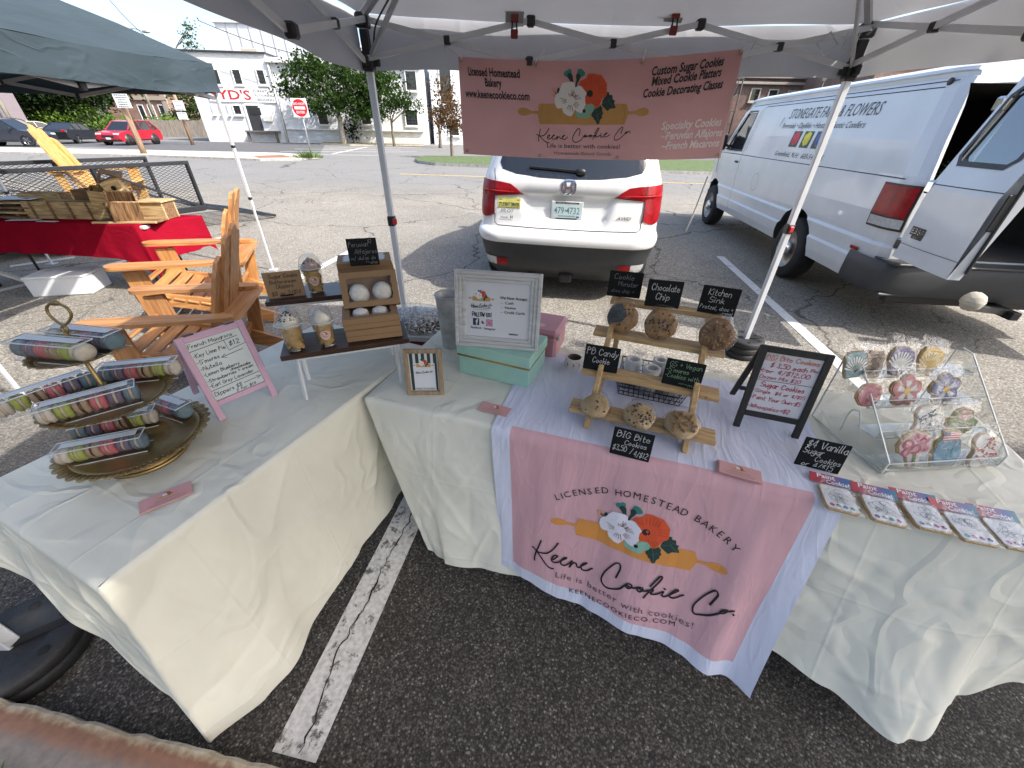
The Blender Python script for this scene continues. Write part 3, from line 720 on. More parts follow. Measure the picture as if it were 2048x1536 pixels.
def window(parent,x,z,w,h,y=0.0,nx=3,nz=3,sill=True,frame=None,depth=.10,muntin=None):
 """recess reads from the frame standing proud of a dark pane; all local to the wall plane y"""
 fr=frame or M_WTRIM;k=MB();t=.09
 for sx in(-1,1):k.box((x+sx*(w/2-t/2),y-.03,z),(t,.12,h),0)
 for sz in(-1,1):k.box((x,y-.03,z+sz*(h/2-t/2)),(w-2*t,.12,t),0)
 f=k.build('window',fr,parent)
 p=MB();p.box((x,y-.004,z),(w-2*t+.01,.02,h-2*t+.01),0);p.build('pane',M_WIN,f)
 if nx*nz>1:
  q=MB()
  for i in range(1,nx):q.box((x-w/2+w*i/nx,y-.03,z),(.035,.03,h-2*t),0)
  for i in range(1,nz):q.box((x,y-.047,z-h/2+h*i/nz),(w-2*t,.03,.035),0)
  q.build('glazing_bars',muntin or M_DTRIM,f)
 if sill:
  s=MB();s.box((x,y-.09,z-h/2-.06),(w+.16,.22,.10),0,.01);s.build('sill',fr,f)
 return f
YW=46.0
def wx(u,v):return px(u,v,y=YW)
x0=wx(428,283).x;xr=px(856,290,y=48.1).x;xc=wx(556,200).x;ztop=wx(402,107).z
ang=math.atan2(48.1-YW,xr-x0)
shop=thing('furniture_shop','white painted two storey furniture shop with a red and black sign','building',(x0,YW,0),ang)
WL=math.hypot(xr-x0,48.1-YW)
def sx_(u,v):
 x=(u-CX)/FPX;w=-(v-CY)/FPX;d=_X*x+_Y*w+_fw
 nrm=Vector((-math.sin(ang),math.cos(ang),0));t=(Vector((x0,YW,0))-Vector((0,0,H_CAM))).dot(nrm)/d.dot(nrm)
 p=Vector((0,0,H_CAM))+d*t-Vector((x0,YW,0));return(p.x*math.cos(ang)+p.y*math.sin(ang),p.z)
xs=sx_(552,200)[0];zt=sx_(480,106)[1]
k=MB();k.box((xs/2-.2,7,zt/2),(xs+.4,14,zt),0);k.box((xs+(WL-xs)/2+.1,7.1,zt*.485),(WL-xs-.2,14,zt*.97),0);k.build('wall',M_WBRICK,shop)
k=MB();k.box((xs/2-.2,7,zt+.06),(xs+.7,14.4,.12),0);k.build('roof_edge',M_DTRIM,shop)
k=MB();k.box((xs+(WL-xs)/2,-.12,zt*.93),(WL-xs,.35,.3),0,.03);k.box((xs+(WL-xs)/2,-.05,sx_(800,262)[1]),(WL-xs-.6,.25,.12),0,.02);k.build('cornice',M_WTRIM,shop)
k=MB();a=sx_(475,103);k.box((a[0],3,zt+.4),(1.5,1.0,.55),0,.04);k.build('roof_vent',mat('tan_metal',(.45,.42,.36),.6),shop)
for(u0,v0,u1,v1,nx,nz)in((418,137,446,170,3,4),(461,137,489,170,3,4),(510,138,536,170,3,4)):
 a=(sx_(u0,v0)[0],sx_(u0,v1)[1]);b=(sx_(u1,v1)[0],sx_(u0,v0)[1]);window(shop,(a[0]+b[0])/2,(a[1]+b[1])/2,(b[0]-a[0]),b[1]-a[1],0,nx,nz,True,M_WTRIM)
for(u0,v0,u1,v1)in((421,208,432,229),(436,208,447,229),(452,209,461,230),(463,209,487,230)):
 a=(sx_(u0,v0)[0],sx_(u0,v1)[1]);b=(sx_(u1,v1)[0],sx_(u0,v0)[1]);window(shop,(a[0]+b[0])/2,(a[1]+b[1])/2,(b[0]-a[0]),b[1]-a[1],0,2,2,True,M_WTRIM)
for(u0,v0,u1,v1)in((632,222,660,250),(718,215,745,250),(808,218,838,252),(690,125,708,165),(808,140,836,182),(735,130,752,170)):
 a=(sx_(u0,v0)[0],sx_(u0,v1)[1]);b=(sx_(u1,v1)[0],sx_(u0,v0)[1]);window(shop,(a[0]+b[0])/2,(a[1]+b[1])/2,(b[0]-a[0]),b[1]-a[1],0,4,5,True,M_WTRIM)
a=sx_(506,261);b=sx_(524,212);dw=b[0]-a[0];dh=b[1]-a[1];xm=(a[0]+b[0])/2
k=MB();k.box((xm,-.03,a[1]+dh/2),(dw,.08,dh),0);dr=k.build('door',M_DTRIM,shop)
k=MB();k.box((xm,-.08,a[1]+dh*.78),(dw*.7,.03,dh*.3),0);k.build('door_glass',M_WIN,dr)
k=MB();k.box((xm-dw/2-.1,-.04,a[1]+dh/2),(.18,.14,dh+.2),0);k.box((xm+dw/2+.1,-.04,a[1]+dh/2),(.18,.14,dh+.2),0);k.box((xm,-.04,a[1]+dh+.1),(dw+.02,.14,.18),0);k.build('door_frame',M_WTRIM,shop)
a2=sx_(527,262);b2=sx_(543,213);k=MB();k.box(((a2[0]+b2[0])/2+.15,-.04,(a2[1]+b2[1])/2),(b2[0]-a2[0],.1,b2[1]-a2[1]),0);k.build('shutter_panel',M_WTRIM,shop)
k=MB();k.box(((a2[0]+b2[0])/2+.1,-.2,b2[1]-1.0),(.75,.4,.5),0,.03);k.build('air_conditioner',mat('aged_white',(.55,.55,.52),.6),shop)
k=MB();k.box((xm+.4,-.5,a[1]-.06),(3.0,1.0,.12),0);k.build('stoop',mat('weathered_plank',(.12,.11,.10),.9,var=.3),shop)
for q in(-1.0,1.7):k=MB();k.box((xm+q,-.7,(a[1]-.12)/2),(.16,.3,a[1]-.12),0);k.build('stoop_post',mat('weathered_plank',(.12,.11,.10)),shop)
k=MB();k.tube([(xs+.15,-.12,0),(xs+.15,-.12,zt*.9)],.08,8);k.build('downpipe',M_WTRIM,shop)
a=sx_(421,203);b=sx_(549,177);sw=b[0]-a[0];shh=b[1]-a[1]
sgn=MB();sgn.box(((a[0]+b[0])/2,-.06,(a[1]+b[1])/2),(sw,.10,shh),0,.02);so=sgn.build('sign_board',mat('sign_white',(.74,.74,.73),.5),shop)
art=Art();m_r=mat('sign_red',(.42,.022,.03),.5);m_k=mat('sign_black',(.02,.02,.022),.5)
art.type("SYD'S",sw*.035,shh*.18,shh*.66,m_r,'L',bold=.03,fit=sw*.59)
for i,t in enumerate(("FURNITURE","FLOORING","BEDDING")):art.type(t,sw*.83,shh*(.70-.29*i),shh*.17,m_k,'C',bold=.015,fit=sw*(.30,.27,.24)[i])
art.build('lettering',plane_fn((a[0],-.112,a[1]),(1,0,0),(0,0,1)),so)
hb=thing('warehouse','tall white metal clad hall rising behind the furniture shop','building',(px(432,60,y=62).x,62,0))
zt2=px(433,45,y=62).z;x1=px(640,100,y=62).x-hb.location.x
k=MB();k.add([(0,0,0),(x1,0,0),(x1,0,zt2),(0,0,zt2),(0,20,0),(x1,20,0),(x1,20,zt2),(0,20,zt2)],[(0,1,2,3),(1,5,6,2),(4,0,3,7),(5,4,7,6)]);k.build('wall',M_WMET,hb)
k=MB();k.box((x1/2,10,zt2+.15),(x1+.5,20.4,.3),0);k.build('roof',M_WMET,hb)
k=MB()
for i in range(1,9):k.box((x1*i/9,-.03,zt2/2),(.10,.06,zt2),0)
k.build('seam',mat('seam_grey',(.42,.44,.46),.5),hb)
lb=thing('pale_wing','long white wing with tall windows beyond the russet trees','building',(xr+.3,50.5,0),.04)
k=MB();k.box((9,6,4.2),(18,12,8.4),0);k.build('wall',M_WBRICK,lb)
for i in range(5):window(lb,1.6+i*2.9,5.2,1.3,3.2,0,2,4,True,M_WTRIM)
for i in range(4):window(lb,2.2+i*3.2,1.6,1.2,1.6,0,2,2,True,M_WTRIM)
bh=thing('brick_house','red brick building with narrow windows behind the wooden fence','building',(px(232,250,y=72).x,72,0))
x1=px(352,250,y=72).x-bh.location.x;zt3=px(290,140,y=72).z
k=MB();k.box((x1/2,6,zt3/2),(x1,12,zt3),0);k.build('wall',M_RBRICK,bh)
zz=px(290,196,y=72).z;k=MB();k.box((x1/2+.3,-.12,zz),(x1*.96,.24,.5),0);k.build('string_course',mat('sandstone',(.34,.28,.22),.9),bh)
for u in(286,306,327):c=px(u,226,y=72);window(bh,c.x-bh.location.x,c.z,.9,2.1,0,1,2,True,M_WTRIM)
for u in(270,292,314):k=MB();c=px(u,180,y=72);k.box((c.x-bh.location.x,-.08,zt3*.78),(.12,.16,zt3*.4),0);k.build('pilaster',mat('dark_brick',(.17,.075,.05),.9),bh)
c=px(345,190,y=72);k=MB();k.box((x1-.3,-.05,zt3/2),(.8,.3,zt3),0,.03);k.build('quoin',mat('sandstone',(.34,.28,.22)),bh)
fn_=thing('wooden_fence','weathered grey wooden fence behind the red car','fence',(px(268,278,y=58).x,58,0))
x1=px(430,278,y=58).x-fn_.location.x;hf=px(340,240,y=58).z;k=MB();n_=46
for i in range(n_):k.box((x1*(i+.5)/n_,random.uniform(-.02,.02),hf/2+random.uniform(-.06,.06)),(x1/n_*.9,.04,hf),0)
k.build('boards',wood('fence_grey',(.20,.17,.14),(.34,.29,.24),'Z',.5,.9),fn_)
k=MB();k.box((x1/2,.06,hf*.8),(x1,.06,.12),0);k.box((x1/2,.06,hf*.25),(x1,.06,.12),0);k.build('rail',wood('fence_grey',(.20,.17,.14),(.34,.29,.24)),fn_)
mh=thing('clapboard_house','mauve grey clapboard house at the far left edge','building',(px(-90,250,y=50).x,50,0))
x1=px(22,250,y=50).x-mh.location.x;k=MB();k.box((x1/2,1,5),(x1,2,10),0)
k.build('wall',mat('mauve_siding',(.20,.17,.19),.8,var=.1,stretch=(.3,.3,14),vs=1),mh)
k=MB();k.box((x1,-.05,5),(.3,.3,10),0);k.build('corner_board',mat('mauve_trim',(.27,.24,.25),.8),mh)
k=MB();k.prism([(-.5,10),(x1+.5,10),(x1/2,13)],-.3,2.3,0,Matrix(((1,0,0,0),(0,0,1,0),(0,1,0,0),(0,0,0,1))));k.build('roof',mat('shingle_grey',(.1,.1,.11),.9),mh)
def brick_block(u0,u1,vtop,Y,label,wins,m,group=None,trim=True):
 xa=px(u0,vtop,y=Y).x;xb=px(u1,vtop,y=Y).x;zt=px((u0+u1)/2,vtop,y=Y).z
 b=thing('brick_block',label,'building',(xa,Y,0),0,group);w=xb-xa
 k=MB();k.box((w/2,6,zt/2),(w,12,zt),0);k.build('wall',m,b)
 k=MB();k.box((w/2,5.9,zt+.1),(w+.5,12.4,.25),0,.03);k.box((w/2,-.15,zt-.35),(w+.2,.3,.18),0,.02);k.build('cornice',mat('cornice_grey',(.28,.25,.22),.8)if trim else M_WTRIM,b)
 for(u,v,hw,hh)in wins:
  c=px(u,v,y=Y);e=px(u+hw,v,y=Y);f=px(u,v-hh,y=Y)
  wf=window(b,c.x-xa,c.z,2*(e.x-c.x),2*(f.z-c.z),0,1,2,True,mat('stone_sill',(.42,.38,.32),.8),muntin=M_DTRIM)
 return b,w,zt
bb,w_,z_=brick_block(1440,1760,158,42,'brown brick two storey block with stone lintels behind the white van',[(1509,190,10,14),(1544,192,10,14),(1583,195,11,14),(1620,200,10,14),(1500,250,14,18)],M_RBRICK2)
k=MB()
for lv in(2.2,4.4):
 k.box((.2,-1.0,lv),(2.4,1.0,.06),0)
 for i in range(9):k.tube([(-.9+i*.27,-1.5,lv),(-.9+i*.27,-1.5,lv+.95)],.02,4)
 k.tube([(-1.0,-1.5,lv+.95),(1.4,-1.5,lv+.95)],.03,5)
for i in range(9):k.box((-.8+i*.24,-1.2,2.3+i*.24),(.3,.5,.04),0)
k.tube([(-1,-1.0,2.2),(1.2,-1.0,4.4)],.05,5);k.tube([(-1,-1.45,2.2),(1.2,-1.45,4.4)],.05,5)
for q in(-.95,1.35):k.tube([(q,-1.45,0),(q,-1.45,5.4)],.05,6)
k.build('fire_escape',M_DTRIM,bb)
wr=thing('white_roofed_block','white rooftop with vents rising behind the brown brick block','building',(px(1470,150,y=56).x,56,0));xa=px(1745,150,y=56).x-wr.location.x;zt=px(1600,139,y=56).z
k=MB();k.box((xa/2,5,zt/2),(xa,10,zt),0);k.build('wall',M_WMET,wr);k=MB();k.box((xa*.28,3,zt+.5),(1.1,1,1.0),0,.05);k.build('roof_vent',mat('tan_metal',(.45,.42,.36)),wr);k=MB();k.box((xa*.62,3,zt+.6),(.7,1,1.2),0,.05);k.build('roof_vent',mat('tan_metal',(.45,.42,.36)),wr)
bb2,w_,z_=brick_block(1770,2130,103,34,'dark red brick building with a flat parapet beyond the van roof',[(1900,200,16,22),(1990,200,16,22)],M_RBRICK)
# poles, wires, signs, lamps
M_POLE=wood('pole_wood',(.17,.115,.075),(.34,.23,.15),'Z',.35,.9)
M_GALV=mat('galvanised',(.42,.43,.44),.4,.6,var=.15)
def pole(name,label,u,v,top_uv,r,tilt=0,m=None,cat='utility pole',Y=None,group=None,zt=None):
 b=px(u,v,z=0)if Y is None else base_at(u,Y)
 zt=zt or px(*top_uv,y=b.y).z;t=thing(name,label,cat,b,0,group)
 k=MB();k.tube([(0,0,-.1),(0,0,zt*.5),(0,0,zt)],[r,r*.92,r*.82],10);k.build('post',m or M_POLE,t)
 return t,zt
def notice(t,u,v,hw,hh,lines,col=(.72,.73,.72),ink=(.06,.06,.07)):
 b=t.location;c=px(u,v,y=b.y-.25);e=px(u+hw,v,y=b.y-.25);f=px(u,v-hh,y=b.y-.25);w=2*(e.x-c.x);h=2*(f.z-c.z)
 k=MB();k.box((c.x-b.x,-.25,c.z),(w,.02,h),0);o=k.build('notice',mat('notice_white',col,.45),t)
 a=Art();rn=random.Random(int(u));mk=mat('notice_ink',ink,.6)
 for i in range(lines):
  y=h*(.86-.78*i/max(1,lines-1));ww=w*rn.uniform(.5,.85)
  x=w/2-ww/2
  while x<w/2+ww/2:
   q=rn.uniform(.05,.14)*w;a.rect(x,y-h*.035,min(x+q,w/2+ww/2),y+h*.035,mk);x+=q+w*.03
 a.build('print',plane_fn((c.x-b.x-w/2,-.262,c.z-h/2),(1,0,0),(0,0,1)),o)
t,z_=pole('sign_post','leaning brown timber post carrying one white parking notice near the footpath',290,311,(246,190),.155,cat='sign post')
notice(t,244,201,14.5,15,6)
t,z_=pole('sign_post','brown timber post with two white notices by the driveway',386,290,(352,165),.14,cat='sign post')
notice(t,358,211,10,10,3);notice(t,365,232,9.5,7.5,2)
t,z_=pole('utility_pole','grey wooden utility pole beside the mauve house',47,245,(0,60),.19,Y=47,m=wood('grey_pole',(.20,.19,.15),(.33,.31,.25),'Z',.35,.9))
t,z_=pole('utility_pole','tall pole with a curved arm street lamp above the blue canopy',330,283,(308,57),.2,Y=66,m=wood('grey_pole',(.2,.19,.15),(.33,.31,.25)))
la=MB();la.tube(smooth_path([(0,0,z_-.9),(.9,0,z_-.3),(1.9,0,z_-.05),(3.0,0,z_-.25)],5),.06,6);la.tube([(0,0,z_-2.0),(1.3,0,z_-.3)],.03,5);la.build('lamp_arm',M_GALV,t)
la=MB();la.ball((3.4,0,z_-.32),.5,10,6,0,(1.1,.5,.35));la.build('lamp_head',M_GALV,t)
t2,z2=pole('utility_pole','pale timber utility pole rising over the near edge of the blue canopy',240,283,(165,-60),.2,Y=58,m=wood('grey_pole',(.2,.19,.15),(.33,.31,.25)))
def wire(name,label,a,b,sag,r=.02):
 a=Vector(a);b=Vector(b);k=MB();k.tube([a.lerp(b,i/14)-Vector((0,0,sag*4*(i/14)*(1-i/14)))for i in range(15)],r,5);o=k.build(name,M_DTRIM,origin=a);tag(o,label,'cable','overhead cables');return o
wire('overhead_wire','black overhead wire from the tall pale pole towards the lamp pole',px(215,-5,y=57),px(330,88,y=66),1.0,.035)
wire('overhead_wire','thin black overhead wire running past the white hall to the treetop',px(395,40,y=45),px(640,118,y=46),.3,.03)
b0=px(624,315,z=.1);dn=thing('no_entry_sign','red and white DO NOT ENTER sign on a thin steel post','sign',(b0.x,b0.y,.1))
c=px(603,216,y=b0.y);zc=c.z-.1;w=px(603+15.5,216,y=b0.y).x-c.x;k=MB();k.tube([(0,0,0),(0,0,zc+w)],.035,6);k.build('post',M_GALV,dn)
k=MB();k.box((0,-.06,zc),(2*w,.012,2*w),0,.005);o=k.build('plate',mat('sign_white',(.74,.74,.73)),dn)
a=Art();mr_=mat('traffic_red',(.50,.012,.02),.4);mw=mat('sign_white',(.74,.74,.73));a.disc((0,0),w*.93,mr_,32);a.rect(-w*.68,-w*.15,w*.68,w*.15,mw,1)
a.type('DO NOT',0,w*.30,w*.27,mw,'C',bold=.02,layer=1);a.type('ENTER',0,-w*.58,w*.27,mw,'C',bold=.02,layer=1);a.build('lettering',plane_fn((0,-.067,zc),(1,0,0),(0,0,1)),o,lift=.003,step=.003)
gr=MB();rn=random.Random(5)
for i in range(260):
 a_=rn.uniform(0,6.28);r=rn.random()**.7*.8;x,y=r*math.cos(a_),r*math.sin(a_)*.6;hh=rn.uniform(.15,.5)*(1.1-r);l_=rn.uniform(.05,.3)
 gr.add([(x-.02,y,0),(x+.02,y,0),(x+l_*math.cos(a_),y+l_*math.sin(a_),hh)],[(0,1,2)])
o=gr.build('grass_tuft',mat('tuft_green',(.10,.17,.03),.9,var=.3));o.location=(b0.x-.15,b0.y-.1,.1);tag(o,'tuft of long green grass round the foot of the no entry post','grass')
ln=thing('lantern_post','black lantern street lamp rising behind the white van','street lamp',(px(1648,160,y=30).x,30,0));zl=px(1648,163,y=30).z
k=MB();k.tube([(0,0,0),(0,0,.6),(0,0,zl)],[.14,.07,.05],10);k.build('post',M_DTRIM,ln)
k=MB();k.lathe([(.08,0),(.22,.55)],(0,0,zl),6);k.build('lantern_glass',mat('lantern_glass',(.45,.45,.42),.2),ln)
k=MB();k.lathe([(.26,.55),(.20,.65),(.08,.82),(.03,.9),(.0,1.0)],(0,0,zl),6);k.build('lantern_cap',M_DTRIM,ln)
for i,(x,y,lb)in enumerate(((1.6,-8.8,'unseen broad tree added behind the camera to cut sky light, left of the taller tree'),(-5.2,-4.6,'unseen spreading tree added behind the kerb at the far left to cut sky light'))):
 tree('shade_tree',lb,'tree',(x,y,0),2.6,.22,[((0,0,4.6),(2.4,2.0,1.7)),((-1.7,.4,3.6),(1.7,1.5,1.2)),((1.7,.3,3.8),(1.7,1.5,1.3))],3600,.34,L_MAPLE,50+i,'shade trees along the kerb')  # unseen trees added to keep sky light off the table fronts
tree('shade_tree','tall leafy shade tree on the right behind the stall, casting dappled shade','tree',(7.4,-2.6,0),4.2,.22,[((-1.2,1.3,6.0),(1.9,1.6,1.25)),((-2.4,.2,5.7),(1.5,1.4,1.0)),((.5,1.0,6.6),(1.6,1.4,1.1)),((-3.7,.3,5.9),(1.3,1.3,.9)),((-1.7,.6,6.3),(1.1,.9,.7))],4400,.26,L_MAPLE,40,'shade trees along the kerb')
# parked cars in the background
M_TYRE=mat('tyre_rubber',(.016,.016,.016),.85,var=.2,bump=.3,bs=60)
M_RIM=mat('alloy_rim',(.42,.42,.43),.35,.8,var=.1)
M_GLASSD=mat('tinted_glass',(.012,.014,.016),.05,var=.0,spec=.9)
def wheel(parent,c,r,w,rim=None,spokes=5,name='wheel',steel=False):
 """a wheel whose axle runs along local x"""
 T=Matrix.Translation(Vector(c))@Matrix.Rotation(math.pi/2,4,'Y')
 k=MB();k.lathe([(r*.64,-w/2),(r*.93,-w/2),(r,-w*.36),(r*1.0,w*.36),(r*.93,w/2),(r*.64,w/2)],n=28,M=T,cap=False)
 wh=k.build(name,M_TYRE,parent)
 q=MB();q.lathe([(r*.66,w*.5),(r*.62,w*.46),(r*.58,w*.30),(r*.2,w*.22),(r*.16,w*.36),(.0,w*.38)],n=24,M=T,cap=False)
 q.lathe([(r*.66,-w*.5),(r*.62,-w*.46),(r*.58,-w*.30),(r*.2,-w*.22),(r*.16,-w*.36),(.0,-w*.38)],n=24,M=T,cap=False)
 if not steel:
  for i in range(spokes):
   a=2*math.pi*i/spokes
   for s in(-1,1):
    q.beam(T@Vector((r*.12*math.cos(a),r*.12*math.sin(a),s*w*.38)),T@Vector((r*.60*math.cos(a),r*.60*math.sin(a),s*w*.44)),r*.17,w*.10)
 q.build('rim',rim or M_RIM,wh)
 return wh
CARK={'suv':dict(L=4.5,W=1.82,H=1.66,body=[(0,.42),(.0,.72),(.03,.86),(.24,1.0),(.30,1.03),(.97,1.04),(1,.95),(1,.45),(.97,.30),(.03,.26)],gh=[(.24,1.0),(.40,1.56),(.50,1.65),(.86,1.62),(.98,1.05)],wh=(.185,.79),r=.36),'sedan':dict(L=4.8,W=1.83,H=1.44,body=[(0,.42),(.0,.62),(.03,.72),(.26,.90),(.32,.94),(.82,.98),(.99,.96),(1,.80),(1,.42),(.97,.28),(.03,.22)],gh=[(.27,.90),(.43,1.36),(.52,1.43),(.68,1.40),(.88,.98)],wh=(.19,.785),r=.33),}
def car(label,kind,colour,mname,p_front,p_rear,group='cars parked across the street',rim=None):
 """p_front / p_rear: where the visible wheels of the near side touch the ground"""
 K=CARK[kind];L,Wd=K['L'],K['W'];a=Vector(p_front);b=Vector(p_rear);d=(a-b);ang=math.atan2(d.y,d.x)
 mid=(a+b)/2;side=Vector((-math.sin(ang),math.cos(ang),0))
 if side.dot(mid)<0:side=-side
 ctr=mid+side*(Wd/2-.1)
 t=thing('parked_car',label,'car',(ctr.x,ctr.y,0),ang+math.pi/2,group)
 ym=(K['wh'][0]+K['wh'][1])/2;Y=lambda q:(q-ym)*L
 m=mat(mname,colour,.25,.0,var=.04,coat=.6)
 k=MB();prof=K['body'];n=len(prof);secs=[(-Wd/2,.0,.06),(-Wd/2*.97,.03,.02),(-Wd/2*.86,0,0),(Wd/2*.86,0,0),(Wd/2*.97,.03,.02),(Wd/2,.0,.06)]
 cz=.62;vs=[]
 for(x,_,ins)in secs:
  for(yy,z)in prof:vs.append((x,Y(yy)*(1-ins*.35),cz+(z-cz)*(1-ins*1.2)))
 fs=[(i*n+j,i*n+(j+1)%n,(i+1)*n+(j+1)%n,(i+1)*n+j)for i in range(len(secs)-1)for j in range(n)]+[tuple(range(n)),tuple(range((len(secs)-1)*n,len(secs)*n))[::-1]]
 k.add(vs,fs,0,False);bo=k.build('body',m,t,bevel=.02)
 gh=K['gh'];ng=len(gh);w0=Wd/2*.93;w1=Wd/2*.72;zb=gh[0][1];zt=max(q[1]for q in gh)
 wz=lambda z:w0+(w1-w0)*max(0,(z-zb))/(zt-zb)
 k=MB();vs=[(s*wz(z),Y(yy),z)for s in(-1,1)for yy,z in gh]
 k.add(vs,[tuple(range(ng))[::-1],tuple(range(ng,2*ng))]+[(i,(i+1),ng+i+1,ng+i)for i in range(ng-1)],0);k.build('glasshouse',M_GLASSD,t)
 k=MB();ro=gh[1:4]if len(gh)==5 else gh[1:-1]
 vs=[(s*wz(z)*1.01,Y(yy),z+.012)for s in(-1,1)for yy,z in ro];q=len(ro)
 k.add(vs,[(i,i+1,q+i+1,q+i)for i in range(q-1)],0)
 for s in(-1,1):
  for i in range(ng-1):
   a_,b_=gh[i],gh[i+1];k.beam((s*wz(a_[1])*1.005,Y(a_[0]),a_[1]),(s*wz(b_[1])*1.005,Y(b_[0]),b_[1]),.06,.05)
  for yy in(.55,.80 if kind=='suv'else .72):
   k.beam((s*w0*1.0,Y(yy),zb+.02),(s*w1*1.01,Y(yy),zt-.02),.035,.07)
 k.build('roof',m,t)
 for s in(-1,1):
  for q in K['wh']:wheel(t,(s*(Wd/2-.11),Y(q),K['r']),K['r'],.22,rim)
  k=MB();k.lathe([(K['r']*1.17,0),(K['r']*1.17,.012)],n=24,M=Matrix.Translation((s*(Wd/2+(.0 if s>0 else-.012)),Y(K['wh'][0]),K['r']))@Matrix.Rotation(math.pi/2,4,'Y'));k.build('wheel_arch',M_BLK,t);k=MB();k.lathe([(K['r']*1.17,0),(K['r']*1.17,.012)],n=24,M=Matrix.Translation((s*(Wd/2+(.0 if s>0 else-.012)),Y(K['wh'][1]),K['r']))@Matrix.Rotation(math.pi/2,4,'Y'));k.build('wheel_arch',M_BLK,t)
  k=MB();k.box((s*Wd*.36,Y(.012),prof[1][1]+.02),(.42,.10,.14),0,.03);k.build('headlight',mat('headlamp',(.5,.52,.55),.1,var=0),t)
  k=MB();k.box((s*Wd*.38,Y(.992),.88),(.26,.08,.16),0,.03);k.build('tail_light',mat('tail_red',(.3,.008,.008),.15,var=0),t)
  k=MB();k.box((s*(Wd/2+.08),Y(.30),zb+.06),(.2,.12,.13),0,.03);k.build('mirror',m,t)
  k=MB();k.box((s*(Wd/2-.02),Y(.5),.36),(.06,L*.45,.12),0,.02);k.build('sill',M_BLK,t)
 k=MB();k.box((0,Y(.004),.60),(.95,.06,.20),0,.03);k.box((0,Y(.006),.36),(1.3,.08,.14),0,.03);k.build('grille',M_BLK,t)
 k=MB();k.box((0,Y(0)-.02,.47),(.34,.02,.13),0);k.build('number_plate',mat('plate_white',(.6,.62,.62),.5),t)
 return t
g0=lambda u,v:px(u,v,z=0)
car('bright red compact SUV parked nose left behind the timber sign post','suv',(.36,.012,.028),'car_red',g0(262,291),g0(314,288.5))
car('black sedan parked left of the red SUV, nose pointing right','sedan',(.012,.012,.014),'car_black',g0(209,284.5),g0(150,288))
car('dark navy SUV with a chrome window line parked behind the sedan','suv',(.014,.017,.028),'car_navy',g0(82,283.0),g0(27,283.5))
car('dark blue grey SUV nearest the left edge with silver alloy wheels','suv',(.018,.022,.036),'car_slate',g0(52,293.5),g0(-25,293))
car('pale cream car showing its roof behind the navy SUV','sedan',(.62,.60,.46),'car_cream',g0(118,279),g0(75,279.5))
# our canopy
M_CANVAS=fabric('canopy_white',(.50,.50,.515),transl=.13,bump=.22,bs=2.2,fine=.6)
M_BLUEC=fabric('canopy_blue',(.048,.066,.078),transl=.08,bump=.5,bs=3.2,stretch=(1.6,.7,1.6),fine=.6)
M_PIPE=mat('grey_white_tube',(.60,.61,.63),.35,.1,var=.06)
M_PIPE2=mat('grey_tube',(.40,.41,.42),.4,.1,var=.08)
M_REDC=mat('dark_red_clip',(.17,.012,.014),.4,var=.05);M_REDP=mat('red_plastic',(.55,.02,.025),.35,var=.05)
XL,XR,YB,YF=-.92,2.04,3.05,.06
ZE,ZV,ZP=2.20,1.935,2.86
can=thing('canopy_tent','white pop up canopy with grey white frame over the cookie tables','tent',(XL,YB,0))
def roof_grid(xl,xr,yb,yf,ze,zp,zv,wav,seed,valance=True,n=26,sag=.10):
 k=MB();cx,cy=(xl+xr)/2,(yb+yf)/2
 cor=[(xl,yb),(xr,yb),(xr,yf),(xl,yf)]
 for i in range(4):
  a=Vector((*cor[i],0));b=Vector((*cor[(i+1)%4],0));c=Vector((cx,cy,0))
  def f(u,v):
   p=a.lerp(b,u).lerp(c,v);s=v;z=ze+(zp-ze)*s-sag*4*s*(1-s)*(1-abs(2*u-1)**3)*.5-.03*(1-s)*(1-(2*u-1)**2)
   z+=.012*noise.noise((p.x*2.2+seed,p.y*2.2,0))*(1-v)
   return(p.x,p.y,z)
  k.grid(f,n,12)
  if valance:
   out=(b-a).cross(Vector((0,0,1))).normalized()
   if out.dot(a.lerp(b,.5)-c)<0:out=-out
   def g_(u,v):
    p=a.lerp(b,u);sg=.03*(1-(2*u-1)**2)
    w=wav*v*(.6*math.sin(u*23+seed)+noise.noise((u*5+seed,v*1.5,i*3.1)))
    z=ze-sg+(zv-ze)*v*(1-.10*(1-(2*u-1)**2))+.012*math.sin(u*9+i)*v
    p=p+out*(.02+w);return(p.x,p.y,z)
   k.grid(g_,60,6)
 return k
o=roof_grid(XL-.03,XR+.03,YB+.03,YF-.03,ZE,ZP,ZV,.022,1.3).build('canopy_top',M_CANVAS,can,world=True)
def leg_set(k,kb,x,y,z0,z1,zs,w=.038):
 k.box((x,y,(z0+z1)/2),(w,w,z1-z0),0,.004);return k
